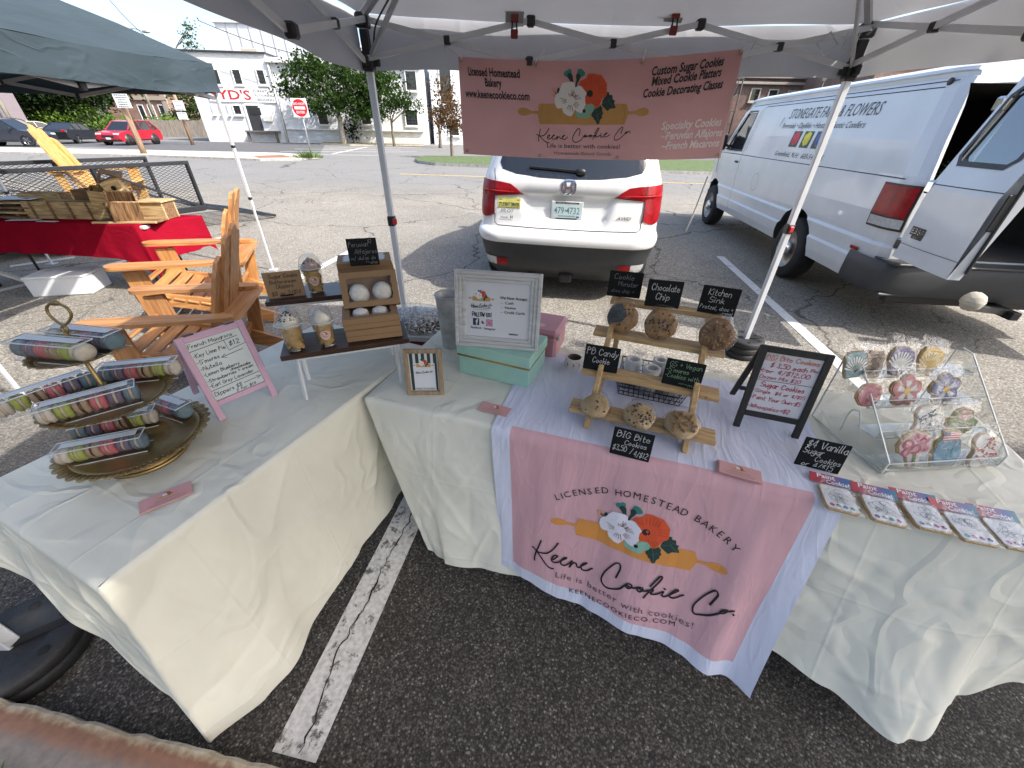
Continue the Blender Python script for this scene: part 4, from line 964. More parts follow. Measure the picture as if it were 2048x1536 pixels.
def truss(parent,a,b,n,zt,zb,mp,mj,off,w=.013,h=.028,nm='truss'):
 """scissor truss between two legs: n bays of crossed flat bars with black pivots"""
 a=Vector(a);b=Vector(b);d=(b-a);q=Vector((-d.y,d.x,0)).normalized()*off;k=MB();jj=[]
 def pv(*a,**b):j=MB();j.box(*a,**b);jj.append(j)
 for i in range(n):
  p0=a+d*(i/n);p1=a+d*((i+1)/n);up=i%2==0
  zt0,zb0,zt1,zb1=zt,zb,zt,zb
  k.beam(p0+q+Vector((0,0,zt)),p1+q+Vector((0,0,zb)),w,h);k.beam(p0-q+Vector((0,0,zb)),p1-q+Vector((0,0,zt)),w,h)
  m=(p0+p1)/2+Vector((0,0,(zt+zb)/2));pv(m,(.042,.042,.042),0,.006,rz=math.atan2(d.y,d.x))
  if i>0:
   for z in(zt,zb):pv(p0+Vector((0,0,z)),(.05,.05,.055),0,.01,rz=math.atan2(d.y,d.x))
 k.build(nm,mp,parent,world=True);[j.build('truss_pivot',mj,parent,world=True)for j in jj]
truss(can,(XL,YB-.02,0),(XR,YB-.02,0),3,2.17,1.985,M_PIPE,M_BLK,.012)
truss(can,(XL+.01,YB,0),(XL+.01,YF,0),3,2.17,1.96,M_PIPE,M_BLK,.012)
truss(can,(XR-.01,YB,0),(XR-.01,YF,0),3,2.19,2.0,M_PIPE,M_BLK,.012)
for x,y in((XL,YB),(XR,YB),(XL,YF),(XR,YF)):
 k=MB();k.box((x,y,1.10),(.040,.040,2.16),0,.004);lg=k.build('leg',M_PIPE,can,world=True)
 k=MB();k.box((x,y,.55),(.030,.030,1.02),0,.003)
 k.box((x,y,.02),(.10,.10,.012),0);k.build('inner_leg',M_PIPE,lg,world=True)
 k=MB();k.box((x,y,1.06),(.052,.052,.07),0,.006);k.build('leg_clamp',M_BLK,lg,world=True)
 k=MB();sx=1 if x<0 else-1;k.box((x+.0+(.03 if x<0 else .0),y-.028,1.06),(.03,.022,.042),0,.005);k.build('release_button',M_REDP,lg,world=True)
 k=MB();k.box((x,y,2.16),(.075,.075,.07),0,.01);k.box((x,y,1.975),(.07,.07,.10),0,.012);k.box((x,y-.045,1.975),(.03,.05,.05),0,.006);k.box((x+(.045 if x<0 else-.045),y,1.975),(.05,.03,.05),0,.006);k.box((x,y,2.07),(.046,.046,.10),0);k.build('slider_bracket',M_BLK,lg,world=True)
 k=MB()
 for z in(.75,.62,.49,.36):k.tube([(x+.0,y-.0165,z),(x,y-.0155,z)],.005,8)
 k.build('pin_holes',M_BLK,lg,world=True)
k=MB();pk=Vector(((XL+XR)/2,(YB+YF)/2,ZP-.05))
for x,y in((XL,YB),(XR,YB),(XL,YF),(XR,YF)):
 k.beam((x,y,2.18),pk,.028,.028);k.beam(Vector((x,y,1.98)),Vector((x,y,2.18)).lerp(pk,.36),.014,.026)
k.build('rafter',M_PIPE2,can,world=True)
k=MB();k.tube(smooth_path([px(778,-4,y=2.7),px(752,48,y=3.0),px(747,90,y=3.04)],5),.005,5);k.build('bungee_cord',M_BLK,can,world=True)
k=MB();c=px(1655,88,y=2.98);k.tube([c+Vector(q)for q in((-.06,0,0),(0,.01,.055),(.06,0,0),(0,-.01,-.055))],.004,5,closed=True);c=px(1700,86,y=2.97);k.tube([c+Vector(q)for q in((-.03,0,-.03),(-.03,0,.04),(.035,0,.05),(.035,0,-.02))],.005,5,closed=True);k.build('corner_loop',mat('clear_vinyl',(.55,.55,.56),.3),can,world=True)
k=MB();k.tube([px(1416,352,y=3.05),px(1386,430,y=3.2),px(1372,462,y=3.3)],.006,6);rp=k.build('tie_rope',mat('white_cord',(.65,.65,.63),.7),can,world=True)
def weight_plates(c,label,r=.19,n=2,slot=None):
 t=thing('canopy_weight',label,'weight',c)
 for i in range(n):
  z=i*.055;k=MB();k.lathe([(r*.96,z),(r,z+.012),(r,z+.040),(r*.95,z+.052),(r*.55,z+.050),(r*.50,z+.044),(r*.16,z+.044),(.0,z+.044)],n=40)
  pl_=k.build('plate',mat('rubber_plate',(.012,.012,.013),.7,var=.25,vs=30,bump=.25,bs=120),t)
  if i==n-1:
   q=MB()
   for j in range(6):
    a=j*math.pi/3+.3;q.lathe([(.017,0),(.017,.001)],(r*.74*math.cos(a),r*.74*math.sin(a),z+.0525),14)
   q.box((r*.45,0,z+.0515),(r*1.0,.035,.003),0,rz=0);q.build('grip_hole',mat('deep_black',(.004,.004,.004),.9),pl_)
 return t
weight_plates((XR,YB,0),'black rubber weight plates round the right canopy leg behind the menu easel',.15,3)
c=px(22,1285,z=.11);w2=weight_plates((c.x,c.y,0),'black rubber weight plates round a white leg beside the kerb',.185,2);w2.rotation_euler=(0,0,.6)
k=MB();k.box((c.x-.01,c.y,1.04),(.042,.042,2.08),0,.004);o=k.build('tent_pole',M_PIPE,origin=(c.x-.01,c.y,0));tag(o,'square white tent pole standing in the weight plates by the kerb','pole')
for u,v,lb in((1029,47,'red spring clip with a grey card on the left truss joint'),(1349,40,'red spring clip with a grey card on the right truss joint')):
 p=px(u,v,y=2.99);t=thing('spring_clip',lb,'clip',p,0,'red clips on the truss')
 k=MB();k.box((0,.012,.028),(.105,.004,.075),0,.001,ry=.06,rx=.5);k.build('card',mat('grey_card',(.33,.34,.34),.4),t)
 k=MB();k.box((0,-.012,.02),(.045,.02,.035),0,.004,rx=-.2);k.box((0,-.016,-.048),(.042,.014,.042),0,.004,rx=.1);k.build('jaw',M_REDC,t)
 k=MB();k.tube([(-.012,-.012,.01),(-.014,-.02,-.03)],.005,6);k.tube([(.012,-.012,.01),(.014,-.02,-.03)],.005,6);k.build('spring',M_BLK,t)
 # hanging banner
M_BANNER=fabric('banner_pink',(.60,.335,.325),transl=.16,bump=.14,bs=3,fine=1)
BP={}
for key,(u,v)in dict(tl=(916,113),tm=(1090,121),t2=(1290,117),tr=(1489,97),bl=(927,308),bm=(1180,318),br=(1437,316)).items():BP[key]=px(u,v,y=3.0)
bt=thing('banner','pink vinyl banner with a rolling pin and flower logo hanging from the back truss','banner',(BP['bm'].x,3.0,BP['bm'].z))
def bfn(u,v,h=0.0):
 """u, v in 0..1 from bottom left"""
 top=smooth_bez([BP['tl'],BP['tm'],BP['t2'],BP['tr']],u);bot=BP['bl'].lerp(BP['br'],u);bot.z-=.02*4*u*(1-u)
 p=bot.lerp(top,v);y=3.0+.02*math.sin(u*6.3+.5)*(1-.5*v)+.012*noise.noise((u*4,v*2,.3))-.06*max(0,u-.72)*(1-v)*2
 return Vector((p.x,y-h,p.z))
def smooth_bez(P,u):
 t=u*3;i=min(int(t),2);f=t-i;p0=P[max(i-1,0)];p1=P[i];p2=P[i+1];p3=P[min(i+2,3)]
 return .5*((2*p1)+(p2-p0)*f+(2*p0-5*p1+4*p2-p3)*f*f+(3*p1-p0-3*p2+p3)*f**3)
k=MB();k.grid(lambda u,v:bfn(u,v),48,14);k.build('banner_sheet',M_BANNER,bt,world=True)
def logo_art(pin_m,pin_line=None,white=(.74,.72,.70)):
 A=Art();S=lambda pts:[((x-690)*.6,(1000-y)*.6)for x,y in pts]
 m={n:mat('ink_'+n,c,.6,var=.05)for n,c in dict(red=(.60,.075,.02),dkred=(.40,.03,.015),black=(.008,.010,.012),mint=(.22,.42,.33),teal=(.03,.20,.16),leaf=(.010,.035,.03),vein=(.05,.14,.13),peach=(.65,.30,.16),stamen=(.22,.10,.09)).items()}
 mw=mat('ink_white_%d'%int(white[0]*100),white,.6,var=.05)
 A.layer=0;A.poly(S([(-145,975),(-130,960),(-110,805),(1480,805),(1535,965),(1535,985),(1480,1200),(-110,1200),(-145,995)]),pin_m)
 for sx in(-1,1):
  P=[(150-0,975)]
  hpts=[(-130,950),(-260,945),(-330,905),(-420,890),(-480,915),(-510,965),(-490,1020),(-420,1050),(-330,1040),(-260,1000),(-130,1010)]
  A.poly(S(hpts if sx<0 else[(1390-x,y)for x,y in hpts][::-1]),pin_m)
 if pin_line:
  A.layer=1;A.stroke(S([(-30,810),(-75,975),(-50,1195)]),4,pin_line);A.stroke(S([(1420,810),(1465,975),(1440,1195)]),4,pin_line)
 A.layer=1
 A.poly(S([(365,280),(360,240),(390,205),(430,195),(450,165),(490,180),(500,230),(480,300),(420,310),(390,300)]),m['teal'])
 A.poly(S([(590,230),(610,180),(650,165),(690,190),(730,240),(725,280),(680,310),(640,320),(600,280)]),m['teal'])
 A.layer=2
 A.poly(S([(420,270),(450,240),(490,245),(515,290),(525,390),(545,470),(500,440),(450,350),(420,310)]),m['leaf'])
 A.poly(S([(570,290),(590,250),(630,255),(655,300),(635,360),(600,430),(570,560),(535,560),(560,450),(580,370)]),m['leaf'])
 A.poly(S([(230,600),(235,540),(260,495),(285,530),(300,610)]),m['leaf']);A.stroke(S([(240,640),(190,575)]),10,m['leaf'])
 A.disc(S([(170,545)])[0],19,m['peach'],14,24);A.disc(S([(185,640)])[0],18,m['peach'],14)
 A.poly(S([(1040,830),(1050,740),(1120,690),(1125,585),(1150,590),(1160,640),(1210,640),(1225,690),(1220,720),(1270,750),(1255,800),(1290,870),(1280,890),(1210,860),(1195,890),(1150,940),(1140,870),(1100,840),(1060,790)]),m['leaf'])
 A.poly(S([(860,1000),(900,900),(960,880),(1020,830),(1060,890),(1050,920),(1075,980),(1050,1020),(1060,1060),(1020,1110),(1015,1170),(985,1195),(950,1150),(940,1110),(910,1100),(900,1060),(870,1040)]),m['leaf'])
 A.layer=3;A.stroke(S([(1060,790),(1150,750),(1270,880)]),5,m['vein']);A.stroke(S([(940,900),(970,1000),(990,1170)]),5,m['vein'])
 A.stroke(S([(970,1000),(1040,960)]),4,m['vein']);A.stroke(S([(975,1030),(910,1010)]),4,m['vein']);A.stroke(S([(1150,750),(1200,690)]),4,m['vein'])
 A.layer=3
 A.poly(S([(755,330),(760,280),(800,255),(870,255),(950,275),(1000,280),(1025,310),(1015,370),(985,435),(1060,430),(1110,445),(1110,520),(1120,620),(1100,670),(1050,695),(1010,700),(1025,760),(1000,830),(940,885),(900,830),(760,800),(680,715),(770,610),(700,500),(620,450),(650,380),(700,360),(750,370)]),m['red'])
 A.layer=4
 for a,b in(((790,330),(800,450)),((840,310),(840,440)),((890,320),(875,440)),((940,330),(905,450)),((985,330),(940,470)),((960,490),(1090,480)),((970,540),(1100,530)),((975,590),(1100,600)),((920,760),(970,830)),((960,730),(1000,780)),((680,430),(750,490)),((720,400),(770,470)),((860,750),(910,820))):A.stroke(S([a,b]),5,m['dkred'])
 A.disc(S([(820,610)])[0],33,m['black'],18,38)
 A.poly(S([(740,850),(800,805),(860,800),(905,840),(905,920),(860,980),(830,980),(830,1040),(770,1085),(690,1070),(600,1060),(560,1000),(570,940),(620,960),(690,970)]),m['mint'])
 A.layer=5
 A.poly(S([(320,590),(310,480),(340,420),(420,400),(500,395),(550,420),(560,500),(556,560),(600,480),(650,470),(700,520),(740,570),(765,610),(740,660),(670,720),(740,760),(750,810),(725,870),(700,960),(660,975),(600,950),(560,910),(530,980),(490,1040),(430,1030),(350,980),(325,920),(325,880),(250,895),(215,870),(190,790),(190,700),(215,630),(260,600)]),mw)
 A.layer=6;A.disc(S([(725,935)])[0],18,m['black'],14,22)
 rn=random.Random(2)
 for(a0,r0)in((90,110),(30,110),(-35,115),(-95,120),(185,110),(60,120)):
  for q in(-18,-7,5,17):
   a=R(a0+q);c0=(480,740);rr=r0+rn.uniform(-15,40);A.stroke(S([(c0[0]+r0*.75*math.cos(a),c0[1]-r0*.75*math.sin(a)),(c0[0]+rr*1.35*math.cos(a),c0[1]-rr*1.35*math.sin(a))]),5.5,m['stamen'])
 return A
SCRIPT=[[(30,-5),(24,-38),(18,-68),(13,-104),(14,-127)],[(0,-57),(20,-70),(35,-72),(57,-63),(75,-41),(88,-15),(96,7)],[(23,-74),(38,-95),(54,-115),(73,-131),(85,-135),(93,-133)],[(88,-85),(101,-63),(98,-58),(89,-62),(82,-77),(83,-93),(94,-99),(109,-89),(121,-75),(136,-60),(134,-56),(126,-62),(118,-77),(119,-93),(131,-99),(145,-88),(156,-72),(158,-67)],[(158,-67),(153,-101)],[(153,-101),(162,-80),(170,-72),(177,-76),(180,-87),(188,-90),(197,-79),(213,-58),(212,-55),(203,-61),(195,-78),(200,-94),(211,-96),(223,-89),(232,-76),(237,-71)],[(323,-55),(327,-34),(331,-6),(327,10),(318,12),(308,2),(294,-24),(281,-55),(275,-89),(280,-107),(293,-119),(309,-118),(328,-106),(344,-89),(355,-66),(363,-52),(372,-47),(380,-51),(379,-62),(370,-68),(361,-65),(362,-57),(375,-61),(390,-59),(397,-53),(406,-47),(417,-46),(418,-56),(408,-66),(401,-61),(403,-51),(422,-57),(436,-49)],[(440,-31),(454,0),(464,21),(471,19),(466,-1),(453,-31),(439,-59),(428,-87)],[(426,-56),(444,-50),(453,-42),(451,-51),(447,-60),(450,-65),(464,-60),(477,-50),(488,-42),(484,-58),(493,-65),(509,-51),(525,-34),(533,-25),(527,-21),(516,-35),(509,-54),(517,-62),(531,-58),(543,-47),(552,-39)],[(487,-29),(491,-31)],[(633,-27),(639,-5),(646,23),(643,33),(636,33),(623,13),(604,-21),(590,-54),(589,-75),(596,-90),(610,-89),(632,-72),(650,-49),(663,-31),(667,-18),(678,-9),(682,-13),(675,-24),(665,-30),(666,-21),(682,-14),(700,-4)],[(700,-18),(703,-21)]]
def script_art(A,u,v,k,w,m,kx=None,rot=0.0,layer=None,flat=0.0):
 kx=kx or k;c,s=math.cos(rot),math.sin(rot)
 for st in SCRIPT:
  pts=[(x*kx,(y+66-flat*x)*k)for x,y in st];A.stroke([(u+x*c-y*s,v+x*s+y*c)for x,y in pts],w,m,layer,4)
M_INK=mat('print_black',(.012,.010,.012),.6,var=0);M_INKG=mat('print_grey',(.11,.09,.10),.6,var=0);M_INKW=mat('print_pale',(.78,.70,.69),.6,var=0)
BW=(BP['br']-BP['bl']).length;BH=(BP['tm']-BP['bm']).z+.0
A=Art();PIN=mat('pin_tan',(.50,.27,.085),.7,var=.08);PINL=mat('pin_line',(.36,.19,.06),.7,var=0)
LG=logo_art(PIN,PINL)
def bxy(u,v):
 q=(316-v)/205;l_=927-11*q;r_=1437+52*q;return((u-l_)/(r_-l_)*BW,q*BH)
A.moved(LG,*bxy(1172,217),BW*256/540/1446*.80,kx=BW*256/540/1446,layer=0)
for t,u,v,w in(('Licensed Homestead',1001,140,108),('Bakery',1001,160,34),('www.keenecookieco.com',1003,184,138)):
 q=bxy(u,v);A.type(t,q[0],q[1]-.013,.042,M_INK,'C',bold=.038,fit=w/560*BW,layer=3)
for t,u,v,w,r in(('Custom Sugar Cookies',1372,136,130,.10),('Mixed Cookie Platters',1370,155,128,.10),('Cookie Decorating Classes',1364,177,152,.09)):
 q=bxy(u,v);A.type(t,q[0],q[1]-.010,.042,M_INK,'C',shear=.15,bold=.038,fit=w/575*BW,rot=r*.5,layer=3)
for t,u,v,w,al in(('Specialty Cookies',1381,245,117,0),('~Peruvian Alfajores',1381,266,122,0),('~French Macarons',1378,287,116,0)):
 q=bxy(u,v);A.type(t,q[0],q[1]-.013,.041,M_INKW,'C',shear=.12,bold=.038,fit=w/535*BW,rot=.02,layer=3)
q=bxy(1078,262);script_art(A,q[0],q[1]-.004,BW*188/540/700*.66,.0046,M_INK,kx=BW*188/540/700,layer=3,flat=.02)
q=bxy(1169,287);A.type('Life is better with cookies!',q[0],q[1]-.009,.025,M_INK,'C',fit=142/510*BW,layer=3)
q=bxy(1166,303);A.type('Homemade Baked Goods',q[0],q[1]-.008,.020,M_INKG,'C',fit=112/510*BW,layer=3)
A.build('print',lambda u,v,h:bfn(u/BW,v/BH,h),bt,world=True,lift=.002,step=.0004,maxlen=.09)
k=MB()
for u,v in((.012,.97),(.30,.965),(.655,.965),(.985,.965),(.015,.04),(.30,.03),(.60,.03),(.985,.04)):
 p=bfn(u,v,.003);k.lathe([(.004,0),(.009,.0),(.010,.002),(.009,.004)],(0,0,0),12,M=Matrix.Translation(p)@Matrix.Rotation(math.pi/2,4,'X'),cap=False)
k.build('grommet',mat('brass_eyelet',(.38,.30,.18),.35,.8),bt,world=True)
k=MB();wc=(XL,YB)
for(u,q)in((.012,px(888,92,y=3.03)),(.30,px(1090,100,y=3.03)),(.655,px(1292,98,y=3.03)),(.985,px(1510,84,y=3.03))):
 p=bfn(u,.97,.004);k.tube(smooth_path([p,p+Vector((.006,-.004,.015)),q],4),.0035,5)
k.build('tie_cord',mat('white_cord',(.65,.65,.63)),bt,world=True)
k=MB();k.tube([px(1510,84,y=3.04),px(1462,200,y=2.98),px(1432,345,y=2.93)],.0028,5);k.tube([px(888,92,y=3.04),px(892,160,y=3.03)],.0022,5);o=k.build('hanging_cord',mat('white_cord',(.65,.65,.63)),bt,world=True)
# neighbour's blue canopy
bc=thing('canopy_tent','faded blue pop up canopy on the left over the wooden crafts','tent',(-3.16,5.15,0))
C_=Vector((-3.25,5.14));ex=Vector((-.02,-1)).normalized();ey=Vector((-1,.02)).normalized()
p_c=px(425,165,y=5.1);zb0=1.93
cor=[C_,C_+ex*3.05,C_+ex*3.05+ey*3.05,C_+ey*3.05]
nearC=[C_+ex*3.05-ey*0,C_]
def blue_roof():
 k=MB();W_=3.09;c=(C_+ex*1.525+ey*1.525*1);P=[C_-ex*.02-ey*.02,C_+ex*3.1-ey*.02,C_+ex*3.1+ey*3.1,C_-ex*.02+ey*3.1]
 for i in range(4):
  a=Vector((*P[i],0));b=Vector((*P[(i+1)%4],0));cc=Vector((*c,0))
  def f(u,v):
   p=a.lerp(b,u).lerp(cc,v);z=2.16+.78*v-.18*v*(1-v)*(1-abs(2*u-1)**3)-.05*(1-v)*(1-(2*u-1)**2)
   z+=.02*noise.noise((p.x*2.6,p.y*2.6,5));return(p.x,p.y,z)
  k.grid(f,30,14)
  out=(b-a).cross(Vector((0,0,1))).normalized()
  if out.dot(a.lerp(b,.5)-cc)<0:out=-out
  def g_(u,v):
   p=a.lerp(b,u)+out*(.03+.03*v*noise.noise((u*9,v*2,i+7))+.02*v*math.sin(u*17));sg=.05*(1-(2*u-1)**2)
   return(p.x,p.y,2.16-sg-.235*v*(1+.05*math.sin(u*8)))
  k.grid(g_,54,6)
 return k
blue_roof().build('canopy_top',M_BLUEC,bc,world=True)
for i,q in enumerate(cor):
 zt=2.12;k=MB();k.box((q.x,q.y,1.45),(.030,.030,1.35),0,.003);lg=k.build('leg',M_PIPE,bc,world=True)
 k=MB();k.box((q.x,q.y,.5),(.022,.022,.98),0,.003);k.box((q.x,q.y,.01),(.09,.09,.012),0);k.build('inner_leg',M_PIPE,lg,world=True)
 k=MB();k.box((q.x,q.y,.88),(.034,.034,.035),0,.004);k.box((q.x,q.y,1.42),(.035,.035,.03),0,.004);k.box((q.x,q.y,2.0),(.06,.06,.14),0,.01);k.build('slider_bracket',M_BLK,lg,world=True)
for i in range(4):
 a,b=cor[i],cor[(i+1)%4];truss(bc,(a.x,a.y,0),(b.x,b.y,0),2,2.08,1.86,M_PIPE2,M_BLK,.012,h=.032)
k=MB();pk=C_+ex*1.525+ey*1.525
for q in cor:k.beam((q.x,q.y,2.10),(pk.x,pk.y,2.86),.022,.03)
k.build('rafter',M_PIPE2,bc,world=True)
# white SUV seen from behind
M_PAINT=mat('white_car_paint',(.66,.66,.645),.22,0,var=.03,vs=2,coat=.5)
M_CLAD=mat('grey_black_cladding',(.030,.032,.034),.5,var=.15,vs=6,bump=.1,bs=200)
M_CHROME=mat('chrome',(.62,.63,.64),.12,1.0,var=.03)
M_TAILR=mat('tail_lamp_red',(.24,.003,.006),.3,var=.25,vs=14,spec=.3)
M_LENS=mat('clear_lens',(.45,.45,.44),.1,var=.15,vs=40,coat=1.0)
def interp(tab,z):
 if z<=tab[0][0]:return tab[0][1:]
 for a,b in zip(tab,tab[1:]):
  if z<=b[0]:
   t=(z-a[0])/(b[0]-a[0]);return tuple(p*(1-t)+q*t for p,q in zip(a[1:],b[1:]))
 return tab[-1][1:]
SUVT=[(.22,.80,.24,.20,4.80),(.34,.87,.10,.24,4.86),(.40,.895,.06,.27,4.9),(.60,.945,.02,.30,4.92),(.63,.955,.006,.30,4.92),(.64,.962,.0,.30,4.92),(.69,.97,.0,.30,4.92),(.725,.97,.012,.30,4.92),(.745,.965,.06,.28,4.92),(.762,.96,.135,.26,4.92),(.80,.955,.15,.25,4.91),(.95,.95,.165,.25,4.88),(1.08,.945,.20,.25,4.55),(1.10,.943,.185,.25,4.45),(1.20,.93,.215,.25,3.75),(1.245,.92,.235,.25,3.6),(1.255,.915,.245,.24,3.58),(1.42,.86,.33,.24,3.2),(1.60,.795,.43,.24,2.8),(1.61,.79,.42,.24,2.78),(1.70,.73,.36,.26,2.55),(1.745,.64,.50,.28,2.4),(1.775,.45,.75,.3,2.2)]
def suv_pt(a,z):
 """point on the body at signed distance a along the outline from the rear centre line, height z"""
 w,yr,rc,yf=interp(SUVT,z);s=1 if a>=0 else-1;a=abs(a);st=w-rc;b=.045
 if a<=st:x=a;y=yr+b*(a/w)**2
 elif a<=st+rc*math.pi/2:
  t=(a-st)/rc;x=st+rc*math.sin(t);y=yr+b*(st/w)**2+rc*(1-math.cos(t))
 else:
  y0=yr+b*(st/w)**2+rc;y=y0+a-st-rc*math.pi/2;x=w+.03*math.sin(min(1,max(0,(y-y0)/1.2))*math.pi/2)
  if y>yf-.5:t=min(1,(y-yf+.5)/.5);x=x*math.sqrt(max(0,1-t*t*.92));y=min(y,yf)
 if .80<z<1.085 and a<.62:
  half=.40+(z-.80)*.36;e=min(1,max(0,(half-a)/.05))*min(1,max(0,(z-.80)/.05));y+=.045*e*(1 if z<1.075 else(1.085-z)/.01)
 return Vector((s*x,y,z))
AW=math.radians(10.0)
suv=thing('parked_suv','white SUV parked tail first behind the stall with a student driver sticker','car',(.50,4.14,0),-AW)
zs=[]
for p,q in zip(SUVT,SUVT[1:]):
 n=max(1,int((q[0]-p[0])/.05));zs+=[p[0]+(q[0]-p[0])*i/n for i in range(n)]
zs.append(SUVT[-1][0])
as_=[i*.03 for i in range(0,40)]+[1.2+i*.25 for i in range(0,18)]
As=[-q for q in as_[::-1]]+as_[1:]
parts={n:MB()for n in('body','bumper','lower_cladding','side_window')}
V=[[suv_pt(a,z)for a in As]for z in zs]
def suv_cls(a,z):
 if z<.635:return 'lower_cladding'
 if z<.755:return 'bumper'
 if z>1.25-.03 and z<1.60:
  lim=.72-max(0,z-1.25)*.3
  if abs(a)>1.35 and abs(a)<3.6:return 'side_window'
 return 'body'
for j in range(len(zs)-1):
 for i in range(len(As)-1):
  a=(As[i]+As[i+1])/2;z=(zs[j]+zs[j+1])/2;zz=z
  c=suv_cls(a,zz);parts[c].add([V[j][i],V[j][i+1],V[j+1][i+1],V[j+1][i]],[(0,1,2,3)],0,True)
top=MB();parts['body'].add([V[-1][i]for i in range(len(As))],[tuple(range(len(As)))],0)
for n,m in(('body',M_PAINT),('bumper',M_PAINT),('lower_cladding',M_CLAD),('side_window',M_GLASSD)):
 o=parts[n].build(n,m,suv);bmx=bmesh.new();bmx.from_mesh(o.data);bmesh.ops.remove_doubles(bmx,verts=bmx.verts,dist=.0005);bmx.to_mesh(o.data);bmx.free()
k=MB();k.box((0,2.5,.34),(1.5,4.4,.22),0);k.tube([(-.35,.3,.25),(-.35,.12,.24)],.035,10);k.box((.05,.22,.26),(.14,.24,.10),0,.02);k.tube([(-.7,.5,.3),(.7,.5,.3)],.04,8);k.build('underbody',M_BLK,suv)
for s in(-1,1):
 for y in(.98,3.80):wheel(suv,(s*.845,y,.37),.37,.235,spokes=5)
 k=MB();k.box((s*1.06,3.35,1.12),(.2,.14,.17),0,.04);k.box((s*.96,3.38,1.06),(.1,.05,.05),0,.01);k.build('mirror',M_BLK,suv)
srf=lambda u,v,h:(lambda p,n:p+n*h)(suv_pt(u,v),(lambda t,b:t.cross(b).normalized())((suv_pt(u+.004,v)-suv_pt(u-.004,v)),Vector((0,0,1))))
for s in(-1,1):
 A=Art();pts=[(.86,1.20),(.98,1.205),(1.06,1.19),(1.09,1.10),(1.07,1.0),(1.03,.92),(.97,.86),(.90,.845),(.82,.86),(.775,.885),(.77,1.194)]
 A.poly([(s*x,z)for x,z in pts],M_TAILR);A.poly([(s*x,z)for x,z in((.47,1.078),(.53,1.13),(.60,1.172),(.70,1.188),(.766,1.193),(.766,1.058),(.62,1.068))],M_TAILR)
 o=A.build('tail_light',srf,suv,lift=.012,maxlen=.05);q=o.modifiers.new('solid','SOLIDIFY');q.thickness=.014;q.offset=-1
 A=Art();mk=mat('lamp_seam',(.05,.004,.004),.3,var=0);A.stroke([(s*.77,.88),(s*.77,1.19)],.012,mk);A.stroke([(s*.52,1.10),(s*1.0,1.115)],.008,mat('lamp_band',(.55,.02,.02),.15,var=0));A.build('lamp_seam',srf,o,lift=.0135,maxlen=.05)
 A=Art();A.rect(s*.60,.37,s*.72,.455,M_TAILR);A.rect(s*.725,.37,s*.90,.46,M_LENS);o=A.build('reflector',srf,suv,lift=.01,maxlen=.05)
A=Art();ms=mat('panel_gap',(.03,.03,.03),.8,var=0)
A.stroke([(-.77,1.2),(-.80,1.30)],.007,ms);A.stroke([(.77,1.2),(.80,1.30)],.007,ms)
A.stroke([(-.765,.88),(-.765,.80),(-.73,.775),(-.3,.768),(.3,.768),(.73,.775),(.765,.80),(.765,.88)],.008,ms)
A.stroke([(-.47,1.072),(.47,1.072)],.007,ms);A.build('tailgate_gap',srf,suv,lift=.002,maxlen=.05)
A=Art();A.poly([(-.70,1.30),(-.55,1.262),(-.30,1.238),(0,1.23),(.30,1.238),(.55,1.262),(.70,1.30),(.735,1.36),(.70,1.50),(.65,1.60),(-.65,1.60),(-.70,1.50),(-.735,1.36)],M_GLASSD)
A.build('rear_window',srf,suv,lift=.004,maxlen=.06)
k=MB();k.beam(srf(.10,1.30,.03),srf(-.42,1.325,.02),.018,.022,0,.004);k.ball(srf(.10,1.30,.03),.045,12,8,0,(1.2,.6,.7));k.build('rear_wiper',M_BLK,suv)
A=Art()
for(a0,a1)in((0,24),):
 pts=[]
 for i in range(25):
  t=2*math.pi*i/24;c,s_=math.cos(t),math.sin(t);pts.append((.068*(abs(c)**.6)*(1 if c>=0 else-1),1.165+.062*(abs(s_)**.6)*(1 if s_>=0 else-1)))
 A.stroke(pts,.013,M_CHROME)
A.stroke([(-.036,1.205),(-.028,1.165),(-.036,1.125)],.016,M_CHROME);A.stroke([(.036,1.205),(.028,1.165),(.036,1.125)],.016,M_CHROME);A.stroke([(-.03,1.16),(.03,1.16)],.016,M_CHROME)
o=A.build('badge',srf,suv,lift=.012);q=o.modifiers.new('solid','SOLIDIFY');q.thickness=.010;q.offset=-1
A=Art();A.type('PILOT',-.63,.905,.030,M_CHROME,'C',sx=1.3,shear=.2,bold=.02);A.type('AWD',.58,.885,.030,M_CHROME,'C',sx=1.4,shear=.35,bold=.02);A.type('Honda',-.66,.845,.022,M_INK,'C',bold=.01);A.type('H',-.58,.845,.030,M_INK,'C',bold=.03);A.stroke([(-.72,.83),(-.57,.83)],.003,M_INK)
A.build('lettering',srf,suv,lift=.006)
A=Art();A.rect(-.735,.945,-.49,1.045,mat('sticker_yellow',(.50,.48,.13),.5));A.rect(-.73,.95,-.495,.955,M_INK,1);A.type('STUDENT DRIVER',-.612,.963,.036,M_INK,'C',bold=.03,fit=.225,layer=1);A.rect(-.72,1.02,-.69,1.026,M_INK,1);A.rect(-.53,1.02,-.50,1.026,M_INK,1)
A.build('sticker',srf,suv,lift=.003)
yp=suv_pt(0,.94).y-.012;k=MB();k.box((0,yp,.945),(.325,.012,.175),0,.004);npl=k.build('number_plate',mat('plate_frame',(.55,.56,.55),.3),suv)
A=Art();A.rect(-.15,-.07,.15,.062,mat('plate_green_white',(.47,.56,.55),.45));mt=mat('plate_teal',(.05,.16,.20),.5);A.type('479·4732'.replace('·',' '),0,-.030,.066,mt,'C',bold=.01,fit=.265,layer=1);A.disc((-.012,.0),.008,mt,10,layer=1)
